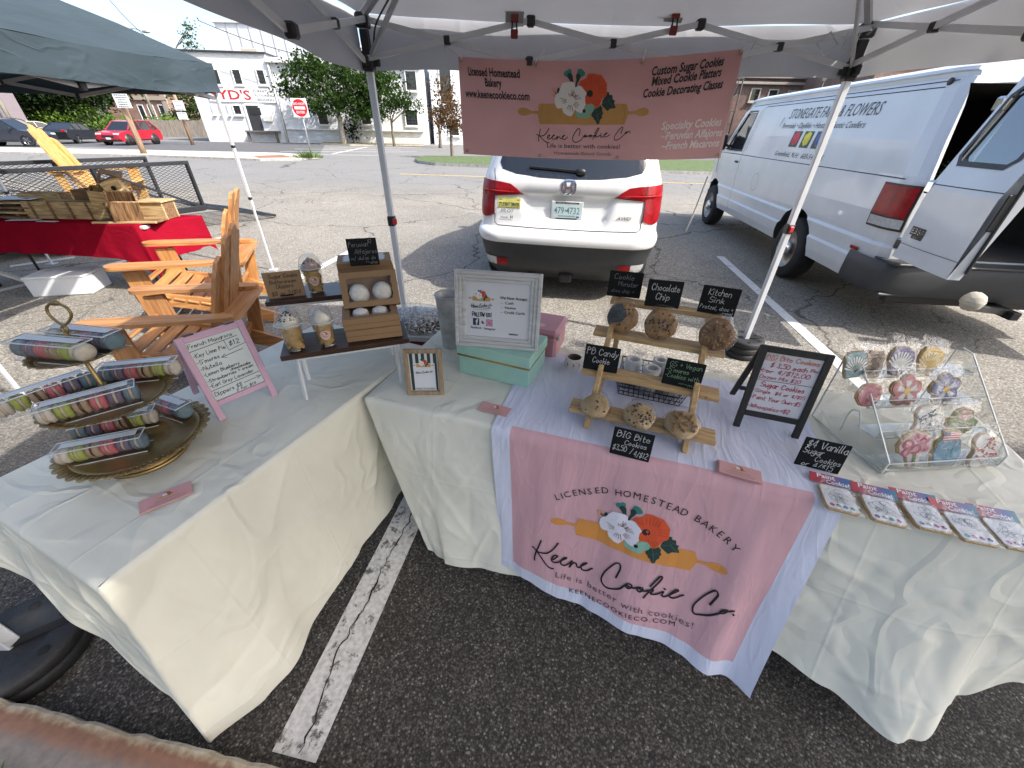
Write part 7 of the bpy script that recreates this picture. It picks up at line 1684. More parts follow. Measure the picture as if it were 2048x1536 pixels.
# pink A-frame menu and black A-frame menu
M_EASP=mat('pink_painted_wood',(.52,.33,.42),.6,var=.06,vs=10);M_EASK=wood('black_wood',(.010,.010,.010),(.022,.020,.019),'Z',2,.55);M_WB=mat('whiteboard',(.50,.55,.55),.25,var=.03,vs=3);M_WB2=mat('whiteboard_cool',(.60,.60,.64),.25,var=.03,vs=3)
def easel(label,q,z,H,m,board,lines,bar,lean=.21,w=None,seed=1,extra=None,hinges=False):
 loc,rz,ww=place(q,z);w=w or ww;t=thing('easel_menu',label,'menu board',loc,rz,'tabletop menu easels');st=.022;M=Matrix.Rotation(-lean,4,'X')
 for sx in(-1,1):k=MB();k.box((sx*(w/2-st/2),.006,H/2),(st,.013,H),0,.002,M);k.build('front_leg',m,t)
 k=MB();k.box((0,.006,H-st/2),(w-2*st+.002,.0125,st),0,.002,M);k.build('frame_rail',m,t);k=MB();k.box((0,.006,bar),(w-2*st+.002,.0125,st*.9),0,.002,M);k.build('frame_rail',m,t)
 k=MB();k.box((0,.008,(H+bar)/2),(w-2*st+.004,.004,H-bar-st),0,0,M);bd=k.build('writing_board',board,t)
 yt=math.sin(lean)*H;zt=math.cos(lean)*H;Lb=H*.98;M2=Matrix.Translation((0,yt+.012,zt-.012))@Matrix.Rotation(lean+.25,4,'X')
 for sx in(-1,1):k=MB();k.box((sx*(w/2-st/2),.006,-Lb/2*.985),(st*.9,.012,Lb*.985),0,.002,M2);k.build('back_leg',m,t)
 k=MB();k.box((0,.006,-Lb*.82),(w-2*st,.011,st*.8),0,.002,M2);k.build('back_rail',m,t)
 if hinges:
  k=MB()
  for sx in(-.6,.6):k.box((sx*w/2,.012,H+.001),(.03,.03,.004),0,.001,M)
  k.build('hinge',M_BLK,t)
 iw=w-2*st;ih=H-bar-st*1.5;A=Art()
 for i,ln in enumerate(lines):
  s,u,v,hh,mm,f=ln[:6];A.hand(s,u*iw,v*ih,hh*ih,mm,w=max(.0016,hh*ih*.12),seed=seed*9+i,fit=f*iw if f else None,rot=ln[6]if len(ln)>6 else .0)
 if extra:extra(A,iw,ih)
 f0=sheet_fn(w,H,lean,.0055);A.build('handwriting',lambda u,v,q:f0(u+st,v+bar+st*.45,q),bd,lift=.0008)
 return t
def ex_p(A,w,h):
 A.stroke([(0,.855*h),(.90*w,.885*h)],.0018,M_PEN);A.stroke([(.64*w,.87*h),(.645*w,.70*h),(1.0*w,.735*h)],.0018,M_PEN);A.stroke([(.90*w,.655*h),(.46*w,.63*h)],.0018,M_PEN);A.stroke([(.54*w,.665*h),(.46*w,.63*h),(.55*w,.60*h)],.0018,M_PEN)
 A.stroke([(0,.175*h),(1.0*w,.20*h)],.0018,M_PEN);A.stroke([(.62*w,.11*h),(.98*w,.12*h)],.0018,M_PEN);A.stroke([(.90*w,.145*h),(.98*w,.12*h),(.90*w,.085*h)],.0018,M_PEN)
easel('pink framed easel menu listing French Macarons on the left table',[(440,843),(557,790)],ZT+.001,.315,M_EASP,M_WB,[('French Macarons',.02,.905,.058,M_PEN,.82),('$12',.70,.765,.075,M_PEN,.22),('-Key Lime Pie',.02,.745,.062,M_PEN,.60),("-S'mores",.02,.635,.062,M_PEN,.42),('-Nutella',.02,.525,.062,M_PEN,.40),('-Lemon Blueberry',.02,.425,.056,M_PEN,.70),('cheesecake',.50,.375,.046,M_PEN,.42),('-Strawberries + cream',.02,.315,.052,M_PEN,.92),('-Earl Grey Lavender',.02,.225,.054,M_PEN,.88),('Dippers $8',.03,.075,.062,M_PEN,.55),('2 for $14',.42,.015,.045,M_PEN,.42)],.062,seed=3,extra=ex_p,hinges=True)
def ex_k(A,w,h):
 A.stroke([(0,.545*h),(1.0*w,.565*h)],.0016,M_PEN);A.stroke([(.02*w,.875*h),(.22*w,.88*h)],.0018,M_PENO);A.stroke([(.13*w,.715*h),(.01*w,.71*h)],.0018,M_PENR);A.stroke([(.06*w,.745*h),(.01*w,.71*h),(.06*w,.675*h)],.0018,M_PENR)
easel('black framed easel menu listing BIG Bite Cookies in red ink',[(1466,852),(1597,879)],ZT+.0065,.315,M_EASK,M_WB2,[('BIG Bite Cookies',.03,.895,.075,M_PENO,.93),('$ 3.50 each',.15,.775,.075,M_PENR,.66),('25oz',.84,.80,.04,M_PENR,.15),('or 4/$12.00',.10,.675,.072,M_PENR,.80),('Dozen Mix $30',.03,.58,.060,M_PENR,.74),('Sugar Cookies',.10,.44,.085,M_PENR,.80),('-Single  $4 or 4/$15',.00,.335,.058,M_PENR,.96),('-Paint Your Own-$5',.0,.215,.068,M_PENR,.93),('-Whoopsies>$2',.0,.055,.072,M_PENR,.80)],.062,seed=5,extra=ex_k,lean=.16)
# tiered brass stand
M_BRASS=mat('antique_brass',(.30,.205,.085),.38,.85,var=.25,vs=12,bump=.1,bs=40)
SX,SY=-1.178,.905
st_=thing('tiered_stand','three tier antique brass stand with lacy plates and a wire loop handle','cake stand',(SX,SY,ZT))
k=MB();k.lathe([(.104,0),(.108,.006),(.104,.018),(.085,.032),(.060,.042),(.03,.048),(.012,.060)],n=56,wob=lambda a,i:1+(.012*math.sin(a*40)if 2<=i<=3 else 0));k.tube([(.107*math.cos(i*.1309),.107*math.sin(i*.1309),.010)for i in range(48)],.007,8,closed=True);k.build('foot',M_BRASS,st_)
k=MB();k.tube([(0,0,.03),(0,0,.44)],.0055,10);k.build('stem',M_BRASS,st_)
def lace_plate(r,z,nsc):
 k=MB();n=nsc*8;rings=[(0,.0),(r*.55,.0),(r*.78,.002),(r*.86,.007)]
 k.lathe([(max(q[0],.0001),z+q[1])for q in rings],n=64,cap=False)
 vs=[]
 for ring,(rr,dz)in enumerate(((.86,.007),(.93,.010),(1.0,.014))):
  for i in range(n):
   t=2*math.pi*i/n;sc=1+(.055*abs(math.sin(t*nsc/2))-.02)*(0,.35,1)[ring];vs.append((r*rr*sc*math.cos(t),r*rr*sc*math.sin(t),z+dz))
 fs=[]
 for q in range(2):
  for i in range(n):
   if q==0 and i%4 in(1,):continue
   if q==1 and i%8==3:continue
   fs.append((q*n+i,q*n+(i+1)%n,(q+1)*n+(i+1)%n,(q+1)*n+i))
 k.add(vs,fs,0,True);return k
for r,z,n in((.188,.066,34),(.150,.220,28),(.100,.372,22)):
 o=lace_plate(r,z,n).build('plate',M_BRASS,st_);q=o.modifiers.new('solid','SOLIDIFY');q.thickness=.0022
k=MB();k.tube(smooth_path([(0,0,.43),(.006,.004,.45),(-.014,.009,.463),(-.029,.014,.482),(-.024,.017,.502),(0,.018,.512),(.024,.017,.502),(.029,.014,.482),(.014,.009,.463),(-.006,.004,.45),(0,0,.43)],5),.0034,8);k.ball((0,.018,.512),.010,10,6,0,(1.6,.8,.7),None,.25,2);k.build('loop_handle',M_BRASS,st_)
MCOL=[('cream',(.56,.50,.40)),('lime green',(.34,.38,.08)),('tan',(.36,.25,.155)),('pink',(.50,.13,.145)),('purple',(.145,.115,.165)),('slate blue',(.125,.185,.215))]
MMAT={n:mat('macaron_'+n.replace(' ','_'),c,.75,var=.14,vs=60,bump=.12,bs=250)for n,c in MCOL};M_FILL=mat('macaron_filling',(.50,.40,.30),.7);M_FILLD=mat('chocolate_filling',(.08,.04,.025),.6)
def mshell(k,M,s,flip):
 prof=[(0,0),(.0235,0),(.0248,.002),(.0240,.004),(.0236,.0065),(.0212,.0105),(.014,.0130),(0,.0140)]
 k.lathe([(r*s,z*s*flip)for r,z in(prof if flip>0 else prof)],n=22,M=M,wob=lambda a,i:1+(.015*math.sin(a*17)if i in(1,2)else 0))
def mac_box(label,where,c,z,yaw,order=1,tip=0.0,L=.205,n=6,s=1.0):
 t=thing('macaron_box',label,'box',(c[0],c[1],z),yaw,'clear macaron boxes',rot=(tip,0,yaw));w,h=.053,.053
 k=MB();k.box((0,0,h/2+.0006),(L,w,h),0,.0015);k.build('clear_sleeve',M_BOXC,t)
 k=MB()
 for y in(-1,1):k.beam((-L/2,y*w/2,h+.0008),(L/2,y*w/2,h+.0008),.0022,.0022);k.beam((-L/2,y*w/2,.001),(L/2,y*w/2,.001),.002,.002)
 for x in(-1,1):k.beam((x*L/2,-w/2,h),(x*L/2,w/2,h),.002,.002)
 k.box((0,w*.12,h+.0022),(L*.86,w*.42,.0012),0);k.build('fold_edge',M_EDGE,t)
 T=root_m(t)
 for i in range(n):
  nm,_=MCOL[i if order>0 else n-1-i];x=-L/2+.016+i*(L-.032)/(n-1);M=T@Matrix.Translation((x,random.uniform(-.002,.002),.0262))@Matrix.Rotation(math.pi/2+random.uniform(-.12,.12),4,'Y')
  o=bpy.data.objects.new('macaron',None);COL.objects.link(o);o.empty_display_size=.02;o.location=M.translation;o.rotation_euler=M.to_euler();tag(o,'%s macaron in the %s'%(nm,where),'macaron','macarons on the brass stand')
  for fl in(1,-1):k=MB();mshell(k,Matrix.Translation((0,0,.0035*fl)),s,fl);k.build('shell',MMAT[nm],o)
  k=MB();k.lathe([(.0205,-.0036),(.0215,0),(.0205,.0036)],n=18);k.build('filling',M_FILLD if nm=='tan'else M_FILL,o)
 return t
def bx(u0,v0,u1,v1,zc):
 a=px(u0,v0,z=zc);b=px(u1,v1,z=zc);d=b-a;return((a.x+b.x)/2,(a.y+b.y)/2),math.atan2(d.y,d.x)
Z1,Z2,Z3=ZT+.0695,ZT+.2235,ZT+.3755
for lb,wh,(u0,v0,u1,v1),Z,od in(('clear macaron box at the front of the bottom tier','front box on the bottom tier',(125,912,285,880),Z1,1),('clear macaron box behind the front one on the bottom tier','middle box of the bottom tier',(140,866,322,828),Z1,-1),('clear macaron box standing end-on at the right of the bottom tier','right hand box of the bottom tier',(300,800,366,822),Z1,1),('clear macaron box at the front of the middle tier','front box on the middle tier',(95,830,262,785),Z2,1),('clear macaron box at the left of the middle tier','left box on the middle tier',(22,812,160,765),Z2,1),('clear macaron box at the back right of the middle tier','back right box on the middle tier',(215,748,345,735),Z2,-1),('clear macaron box at the front of the top tier','front box on the top tier',(48,695,166,705),Z3,-1),('clear macaron box at the back of the top tier','back box on the top tier',(110,672,232,684),Z3,1)):
 c,yw=bx(u0,v0,u1,v1,Z+.026);mac_box(lb,wh,c,Z,yw,od)
def cards(label,q,n,z=ZT+.003,seed=1,L=.118,Wd=.056):
 a=px(*q[0],z=z);b=px(*q[1],z=z);d=b-a;rz=math.atan2(d.y,d.x);m=(a+b)/2;t=thing('business_cards',label,'cards',(m.x,m.y,z),rz,'stacks of pink business cards');rn=random.Random(seed)
 for i in range(n):
  k=MB();k.box((rn.uniform(-.006,.006)*(i<n-1),Wd/2+rn.uniform(-.004,.004)*(i<n-1),.0006+i*.0016),(L,Wd,.0013),0,0,rz=rn.uniform(-.05,.05)*(i<n-1));o=k.build('card',M_CARDP,t)
 A=Art();A.moved(MINI,0,Wd*.60,.000034);mk=mat('print_grey',(.11,.09,.10))
 A.rect(-.030,Wd*.36,.030,Wd*.385,mk,2);A.rect(-.045,Wd*.22,.045,Wd*.235,mk,2);A.rect(-.040,Wd*.12,.040,Wd*.135,mk,2)
 A.build('print',lambda u,v,h:Vector((u,v,.0007+(n-1)*.0016+.0006+h)),o,lift=.0004,step=.0001);return t
cards('pink business cards lying on the left tablecloth near its front corner',[(287,1028),(384,988)],3,seed=1)
cards('pink business cards lying on the cream cloth below the teal box',[(954,820),(1014,836)],3,seed=2)
cards('taller stack of pink business cards on the white runner',[(1430,945),(1528,973)],6,z=ZT+.008,seed=3)
# framed signs, teal box, pink box, tape
def frame(label,q,z,H,bw,m,lean,w=None,depth=.018,inner=None,name='picture_frame',steps=1):
 loc,rz,ww=place(q,z);w=w or ww;t=thing(name,label,'frame',loc,rz);M=Matrix.Rotation(-lean,4,'X')
 k=MB()
 for i in range(steps):
  o_=bw*i/steps;b_=bw/steps;dz=depth*(1-.18*i);
  for sx in(-1,1):k.box((sx*(w/2-o_-b_/2),depth-dz/2,H/2),(b_,dz,H-2*o_),0,.002,M)
  for sz in(0,1):k.box((0,depth-dz/2,(o_+b_/2)if sz==0 else H-o_-b_/2),(w-2*o_-2*b_,dz,b_),0,.002,M)
 k.build('moulding',m,t)
 k=MB();k.box((0,depth*.75,H/2),(w-2*bw+.004,.003,H-2*bw+.004),0,0,M);pr=k.build('print_sheet',mat('photo_paper',(.62,.63,.66),.25,var=.02),t)
 k=MB();k.box((0,0,0),(.05,.006,H*.8),0,.001,Matrix.Translation((0,depth+math.sin(lean)*H*.42+.05,H*.40))@Matrix.Rotation(.16,4,'X'));k.build('easel_back',mat('black_card',(.02,.02,.02),.8),t)
 A=Art();iw,ih=w-2*bw,H-2*bw;inner(A,iw,ih);f0=sheet_fn(w,H,lean,depth*.75-.0016);A.build('print',lambda u,v,h:f0(u+bw,v+bw,h),pr,lift=.0005,step=.0002)
 return t
def in_small(A,w,h):
 for i in range(5):A.rect(w*(.04+i*.2),0,w*(.15+i*.2),h,mat('stripe_green',(.018,.045,.038),.4),0)
 A.rect(w*.14,0.0,w*.88,h*.72,mat('photo_paper',(.62,.63,.66)),1);A.moved(MINI,w*.5,h*.66,w*.72/1446,layer=2);script_art(A,w*.22,h*.48,w*.58/700*.9,.0012,M_INK,kx=w*.58/700,layer=9)
 A.type('Digital Catalogue',w*.5,h*.03,h*.045,M_INK,'C',layer=9,fit=w*.66)
frame('small wooden photo frame with a striped catalogue card',[(815,791),(888,790)],ZT+.001,.195,.016,wood('frame_oak',(.22,.15,.085),(.36,.26,.16),'Z',3,.5),.14,inner=in_small)
def in_big(A,w,h):
 A.rect(w*.01,h*.62,w*.99,h*.622,mat('plate_white',(.6,.62,.62)),0);A.moved(MINI,w*.24,h*.68,w*.40/1446,layer=1);script_art(A,w*.08,h*.55,w*.33/700,.0017,M_INK,kx=w*.33/700,layer=9)
 mk=mat('print_grey',(.11,.09,.10));A.rect(w*.10,h*.515,w*.39,h*.525,mk,3);A.rect(w*.13,h*.485,w*.36,h*.49,mk,3)
 A.type('We Now Accept:',w*.53,h*.70,h*.055,M_INK,'L',bold=.02,layer=3,fit=w*.42)
 for i,s in enumerate(('-  Cash','-  Venmo','-  Credit Cards')):A.type(s,w*.55,h*(.615-.085*i),h*.050,M_INK,'L',bold=.015,layer=3,fit=w*(.19,.23,.37)[i])
 A.hand('FOLLOW US!',w*.10,h*.36,h*.075,M_INK,w=.0028,layer=3,fit=w*.31,slant=0,jit=.8)
 A.rect(w*.11,h*.19,w*.21,h*.32,mat('badge_navy',(.012,.03,.075),.4),3);A.type('f',w*.170,h*.205,h*.10,mat('photo_paper',(.62,.63,.66)),'C',bold=.05,layer=4);A.type('&',w*.265,h*.225,h*.06,M_INK,'C',bold=.02,layer=3)
 cx_,cy_=w*.37,h*.25;mg=mat('badge_magenta',(.42,.03,.17),.4);A.rect(cx_-w*.05,cy_-h*.062,cx_+w*.05,cy_+h*.062,mg,3);wp=mat('photo_paper',(.62,.63,.66));A.ring((cx_,cy_),w*.018,w*.024,wp,layer=5);q=w*.036
 A.stroke([(cx_-q,cy_-q),(cx_+q,cy_-q),(cx_+q,cy_+q),(cx_-q,cy_+q),(cx_-q,cy_-q)],.0022,wp,5);A.disc((cx_+w*.024,cy_+w*.024),w*.004,wp,8,layer=5)
 A.type('Facebook',w*.16,h*.125,h*.04,M_INK,'C',bold=.02,layer=3,fit=w*.17);A.type('Instagram',w*.38,h*.12,h*.04,M_INK,'C',bold=.02,layer=3,fit=w*.18);A.type('venmo',w*.76,h*.05,h*.045,M_INK,'C',bold=.04,layer=3,fit=w*.15)
M_WHITEWASH=wood('whitewashed_wood',(.42,.41,.40),(.58,.58,.58),'X',2.5,.6)
frame('large whitewashed frame with the We Now Accept payment notice',[(911,690),(1075,704)],ZT+.149,.305,.042,M_WHITEWASH,.16,inner=in_big,steps=3,depth=.028)
M_TEAL=mat('teal_card',(.32,.53,.44),.45,var=.05,vs=20,bump=.04,bs=250);M_GOLD=mat('gold_band',(.50,.36,.12),.25,.9,var=.1)
loc,rz,w=place([(916,745),(1057,780)],ZT+.002);tb=thing('gift_box','mint green gift box with a gold band carrying the framed notice','box',loc,rz);D=.225
k=MB();k.box((0,D/2,.050),(w-.012,D-.012,.098),0,.002);k.build('box',M_TEAL,tb);k=MB();k.box((0,D/2,.122),(w,D,.048),0,.003);k.build('lid',M_TEAL,tb);k=MB();k.box((0,D/2,.094),(w-.004,D-.004,.010),0,.001);k.build('gold_band',M_GOLD,tb)
M_PINKC=mat('pink_card',(.48,.22,.25),.4,var=.05);p=px(1085,712,z=ZT);pb=thing('gift_box','dusty pink lidded box behind the mint box','box',(.07,1.62,ZT+.001),R(-20))
k=MB();k.box((0,.10,.052),(.27,.20,.104),0,.012);k.build('box',M_PINKC,pb);k=MB();k.box((0,.10,.122),(.28,.21,.036),0,.014);k.build('lid',M_PINKC,pb);A=Art();A.disc((.04,.05),.028,M_STICK,20,.018);A.build('label',lambda u,v,h:Vector((u,v,.1402+h)),pb)
k=MB();k.box((.1405,.03,.10),(.006,.02,.03),0,.002);k.build('clasp',M_CHROME,pb)
p=px(1147,733,z=ZT+.005);t=thing('sticker_tape_roll','roll of white sticker tape with little red flowers beside the cookie stand','tape',p,.4);M_TAPE=mat('tape_white',(.64,.60,.56),.6,var=.05)
k=MB();k.lathe([(.030,0),(.040,0),(.0405,.001),(.0405,.049),(.040,.050),(.030,.050)],n=40,cap=False);k.build('tape',M_TAPE,t);k=MB();k.lathe([(.030,.001),(.0295,.002),(.0295,.048),(.030,.049)],n=40,cap=False);k.build('core',mat('card_core',(.10,.075,.05),.9),t)
A=Art()
for i in range(9):u=i*.0285;A.disc((u,.030),.005,mat('ink_red',(.6,.075,.02)),8);A.disc((u-.004,.027),.004,mat('ink_white_74',(.74,.72,.7)),8,layer=1);A.disc((u+.003,.026),.003,mat('ink_leaf',(.01,.035,.03)),6,layer=1);A.rect(u-.008,.020,u+.008,.022,mat('pin_tan',(.5,.27,.085)),1);A.rect(u-.006,.014,u+.006,.0155,mat('print_grey',(.11,.09,.1)),1)
A.build('print',lambda u,v,h:Vector(((.0405+h)*math.sin(u/.0405),-(.0405+h)*math.cos(u/.0405),v)),t,lift=.0004,maxlen=.006)
p=Vector((-.300,1.70,ZT));t=thing('metal_bucket','tall whitewashed metal bucket half hidden behind the framed notice','bucket',p);k=MB();k.lathe([(.045,0),(.047,.004),(.063,.255),(.066,.262),(.064,.266),(.060,.262),(.045,.02),(0,.018)],n=30);k.build('bucket',mat('whitewashed_tin',(.46,.46,.46),.45,.3,var=.35,vs=14),t);k=MB();k.tube([(.0655*math.cos(i*.2618),.0655*math.sin(i*.2618),.262)for i in range(24)],.003,6,closed=True);k.build('rolled_rim',M_GALV,t)
t=thing('garden_cart','dark red cart with a grey tray parked behind the tables','cart',(-.45,2.36,0),R(-4));z0=.50
k=MB();k.box((0,0,z0),(.85,.42,.05),0,.006);k.box((0,-.20,z0-.10),(.82,.03,.04),0,.005);k.build('frame',mat('maroon_steel',(.12,.014,.014),.5,.2,var=.2),t)
for sx in(-1,1):
 for sy in(-1,1):k=MB();k.box((sx*.36,sy*.17,z0/2),(.035,.035,z0),0,.004);k.build('leg',mat('maroon_steel',(.12,.014,.014)),t)
k=MB();k.box((0,0,z0+.032),(.88,.45,.012),0,.004);k.box((0,-.222,z0+.045),(.88,.012,.035),0,.003);k.box((0,.222,z0+.045),(.88,.012,.035),0,.003);k.build('tray',mat('grey_tray',(.34,.34,.33),.5),t)
M_SHRED=mat('paper_shred_white',(.58,.57,.56),.8,var=.15,vs=40);M_SHRED2=mat('paper_shred_tan',(.22,.155,.085),.8,var=.2,vs=40);M_SHRED3=mat('paper_shred_black',(.02,.018,.016),.8)
for lb,dx,dy,seed,sz in(('clear bag of white and tan paper shred at the left of the cart tray',-.20,.0,1,(.26,.17,.10)),('clear bag of dark and white shred at the right of the cart tray',.16,.02,2,(.22,.17,.09))):
 b=thing('shred_bag',lb,'bag',tuple(root_m(t)@Vector((dx,dy,z0+.04))),R(-4),'bags of shred on the cart');rn=random.Random(seed);ks=[MB(),MB(),MB()]
 for i in range(1500):
  while True:
   q=Vector((rn.uniform(-1,1),rn.uniform(-1,1),rn.uniform(0,1)))
   if q.length<1:break
  p=Vector((q.x*sz[0],q.y*sz[1],q.z*sz[2]+.004));d=Vector((rn.gauss(0,1),rn.gauss(0,1),rn.gauss(0,.8))).normalized();s_=d.orthogonal().normalized()*.0035;L_=rn.uniform(.015,.04);mid=p+d*L_*.5+Vector((rn.gauss(0,.005),rn.gauss(0,.005),rn.gauss(0,.005)))
  w=0 if(q.z>.45 or rn.random()<.45)else(1 if rn.random()<.75 else 2)
  ks[w].add([p-s_,p+s_,mid+s_,mid-s_,p+d*L_+s_,p+d*L_-s_],[(0,1,2,3),(3,2,4,5)])
 for q,m in zip(ks,(M_SHRED,M_SHRED2,M_SHRED3)):o=q.build('paper_shred',m,b);o['kind']='stuff'
 k=MB();k.ball((0,0,.02),1,20,12,0,(sz[0]*1.04,sz[1]*1.06,sz[2]*1.08),None,.06,seed);k.build('bag_film',M_CELLO,b)
 # stepped wooden cookie stand
YS=math.atan2(-.35,.93);OS=px(1162,832,z=.79);W_PN=wood('stand_pine',(.36,.22,.095),(.56,.38,.18),'X',3.0,.55);W_PNZ=wood('stand_pine_leg',(.36,.22,.095),(.56,.38,.18),'Z',3.0,.55)
sa_=px(1137,818,z=.80);stt=thing('cookie_stand','four step slatted pine stand holding bagged cookies and signs','display stand',(sa_.x,sa_.y,ZT+.006),YS);LS=.495
STEP=[(0.0,.055),(.135,.140),(.265,.245),(.350,.350)];DS=.072
for i,(y,z)in enumerate(STEP):
 Ls=LS-.012*i-(.06 if i==3 else 0);x0_=.006*i+(.03 if i==3 else 0);dep=DS if i<3 else .05
 k=MB()
 for j in range(3):k.box((x0_+Ls/2,y+dep*(j+.5)/3,z-.009),(Ls,dep/3-.0022,.018),0,.002)
 k.box((x0_+Ls/2,y+dep/2,z-.012),(Ls-.01,dep-.006,.010),0);k.build('shelf',W_PN,stt)
for x in(.075,LS-.085):
 k=MB();k.beam((x,-.02,-.006),(x,.375,.338),.020,.030,0,.003);k.build('front_leg',W_PNZ,stt);k=MB();k.beam((x+.022,.40,-.004),(x+.022,.345,.335),.020,.028,0,.003);k.build('rear_leg',W_PNZ,stt)
 k=MB();k.beam((x+.011,.03,.04),(x+.011,.39,.07),.010,.018,0,.002);k.build('brace',W_PNZ,stt)
TS=root_m(stt)
chalk('faint chalk sign reading Cookie Monster on the top step, left',[(1213,591),(1279,598)],1.103,.098,[('Cookie',.15,.70,.20,M_CHG,.62),('Monster',.30,.44,.18,M_CHG,.60),('choc chip +',.12,.18,.14,M_CHG,.70)],lean=.12)
chalk('chalk sign reading Chocolate Chip in the middle of the top step',[(1288,611),(1357,618)],1.103,.098,[('Chocolate',.12,.62,.24,M_CHW,.82),('Chip',.28,.28,.24,M_CHW,.42)],lean=.14)
chalk('chalk sign reading Kitchen Sink at the right of the top step',[(1393,623),(1467,635)],1.103,.098,[('Kitchen',.18,.68,.22,M_CHW,.62),('Sink',.24,.42,.20,M_CHW,.42),('Pretzel, choc +',.05,.17,.15,M_CHW,.90),('caramel',.58,.04,.11,M_CHW,.38)],lean=.14)
chalk('chalk sign reading PB Candy Cookie on the second step, left',[(1165,736),(1233,748)],.893,.098,[('PB Candy',.06,.64,.25,M_CHW,.92),('Cookie',.25,.32,.22,M_CHW,.52)],lean=.16)
chalk('chalk sign with green lettering for GS and vegan smores cookies',[(1322,766),(1398,782)],.893,.098,[('GS + Vegan',.10,.74,.18,M_CHGR,.84),("-S'mores",.04,.52,.18,M_CHGR,.60),('-Cookies with',.04,.30,.18,M_CHGR,.90),('creme',.42,.06,.15,M_CHGR,.50)],lean=.16)
chalk('chalk sign reading BIG Bite Cookies on the runner in front of the stand',[(1218,906),(1297,926)],ZT+.0075,.100,[('BIG Bite',.10,.70,.22,M_CHW,.84),('Cookies',.32,.45,.18,M_CHW,.56),('$3.50',.06,.20,.20,M_CHW,.36),('/',.50,.18,.20,M_CHW,None),('4/$12',.60,.12,.20,M_CHW,.36)],lean=.22)
chalk('chalk sign reading $4 Vanilla Sugar Cookies leaning at the easel foot',[(1587,929),(1676,950)],ZT+.004,.108,[('$4 Vanilla',.08,.72,.24,M_CHW,.90),('Sugar',.06,.50,.20,M_CHW,.46),('Cookies',.38,.28,.18,M_CHW,.58),('or 4/$15',.14,.06,.18,M_CHW,.72)],lean=.14)
M_CK=mat('baked_cookie',(.30,.165,.065),.85,var=.25,vs=35,bump=.5,bs=90);M_CKB=mat('dark_cookie',(.040,.050,.055),.85,var=.4,vs=30,bump=.5,bs=90);M_CKP=mat('pale_cookie',(.38,.26,.125),.85,var=.25,vs=35,bump=.5,bs=90);M_CHIP=mat('chocolate_chip',(.030,.015,.010),.4,var=.2,vs=40)
def big_cookie(label,loc,rot,r,m,kind,seed,bag=True):
 t=thing('bagged_cookie',label,'cookie',loc,0,'bagged big bite cookies',rot=rot);rn=random.Random(seed);k=MB()
 k.lathe([(0,0),(r*.8,.001),(r*.97,.006),(r,.011),(r*.93,.017),(r*.6,.022),(0,.025)],n=34,wob=lambda a,i:1+.03*math.sin(a*3+seed)+.02*math.sin(a*7+i+seed))
 k.build('cookie',m,t)
 k=MB();n={'swirl':24,'plain':9,'chip':60,'chunk':26}[kind]
 for i in range(n):
  a=rn.uniform(0,6.28);q=rn.random()**.5*r*.9;z=.025-.013*(q/r)**2.5;s=rn.uniform(.0022,.0052);k.ball((q*math.cos(a),q*math.sin(a),z),s,6,4,0,(1,1,.6),None,.5,i)
 k.build('chips',M_CHIP if kind!='chunk'else M_CKP,t)
 if kind=='swirl':
  k=MB();pts=[(r*.93*math.cos(R(a)),r*.93*math.sin(R(a)))for a in range(100,220,10)]+[(0,-r*.25),(r*.3,r*.2)];k.prism(pts,.0185,.0262);k.build('dark_half',M_CKB,t)
 if kind=='chunk':
  k=MB()
  for i in range(26):a=rn.uniform(0,6.28);q=rn.random()**.5*r*.8;k.box((q*math.cos(a),q*math.sin(a),.026),(rn.uniform(.006,.016),rn.uniform(.006,.012),rn.uniform(.006,.014)),0,.002,rz=a,rx=rn.uniform(-.6,.6))
  k.build('pretzel_bits',M_CK,t)
 if bag:
  def f(u,v):
   a=2*math.pi*u;ph=math.pi*(v-.5);rr=1.14+.09*noise.noise((math.cos(a)*2.5+seed,math.sin(a)*2.5,v*3))+(.16 if math.sin(a)>.75 else 0)*abs(math.cos(ph))
   return(r*rr*math.cos(ph)**.6*math.cos(a)if math.cos(ph)>1e-6 else 0,r*rr*(math.cos(ph)**.6 if math.cos(ph)>1e-6 else 0)*math.sin(a),.012+.024*math.sin(ph)*(1+.25*noise.noise((math.cos(a)*3,math.sin(a)*3,seed))))
  k=MB();k.grid(f,30,10);k.build('cellophane_bag',M_CELLO,t)
 return t
def on_step(i,x,dy,r,tilt):
 y,z=STEP[i];return TS@Vector((x,y+dy,z+.001))
def stand_up(p,lean,r):
 return Matrix.Translation(p+Vector((0,0,r)))@Matrix.Rotation(YS,4,'Z')@Matrix.Rotation(math.pi/2-lean,4,'X')
for lb,u,v,r,m,kd,sd_ in(('bagged cookie with a dark swirl half under the Cookie Monster sign',1240,662,.058,M_CK,'swirl',1),('bagged chocolate chip cookie standing in the middle of the third step',1314,676,.058,M_CK,'chip',2),('bagged brown pretzel cookie standing at the right of the third step',1423,697,.058,mat('toffee_cookie',(.20,.10,.045),.85,var=.3,vs=35,bump=.5,bs=90),'chunk',3)):
 p=px(u,v,z=ZT+.006+STEP[2][1]);M=stand_up(p,.30,r*.98);big_cookie(lb,M.translation,M.to_euler(),r,m,kd,sd_)
for lb,u,v,r,m,kd,sd_ in(('bagged smooth golden cookie lying at the left of the lowest step',1190,815,.050,M_CKP,'plain',4),('bagged cookie full of dark chips in the middle of the lowest step',1278,835,.052,M_CKP,'chip',5),('bagged lumpy pretzel cookie at the right of the lowest step',1362,852,.055,M_CKP,'chunk',6)):
 p=px(u,v,z=.82);M=Matrix.Translation((p.x,p.y,ZT+.006+STEP[0][1]+.014))@Matrix.Rotation(YS,4,'Z')@Matrix.Rotation(.42,4,'X');big_cookie(lb,M.translation,M.to_euler(),r,m,kd,sd_)
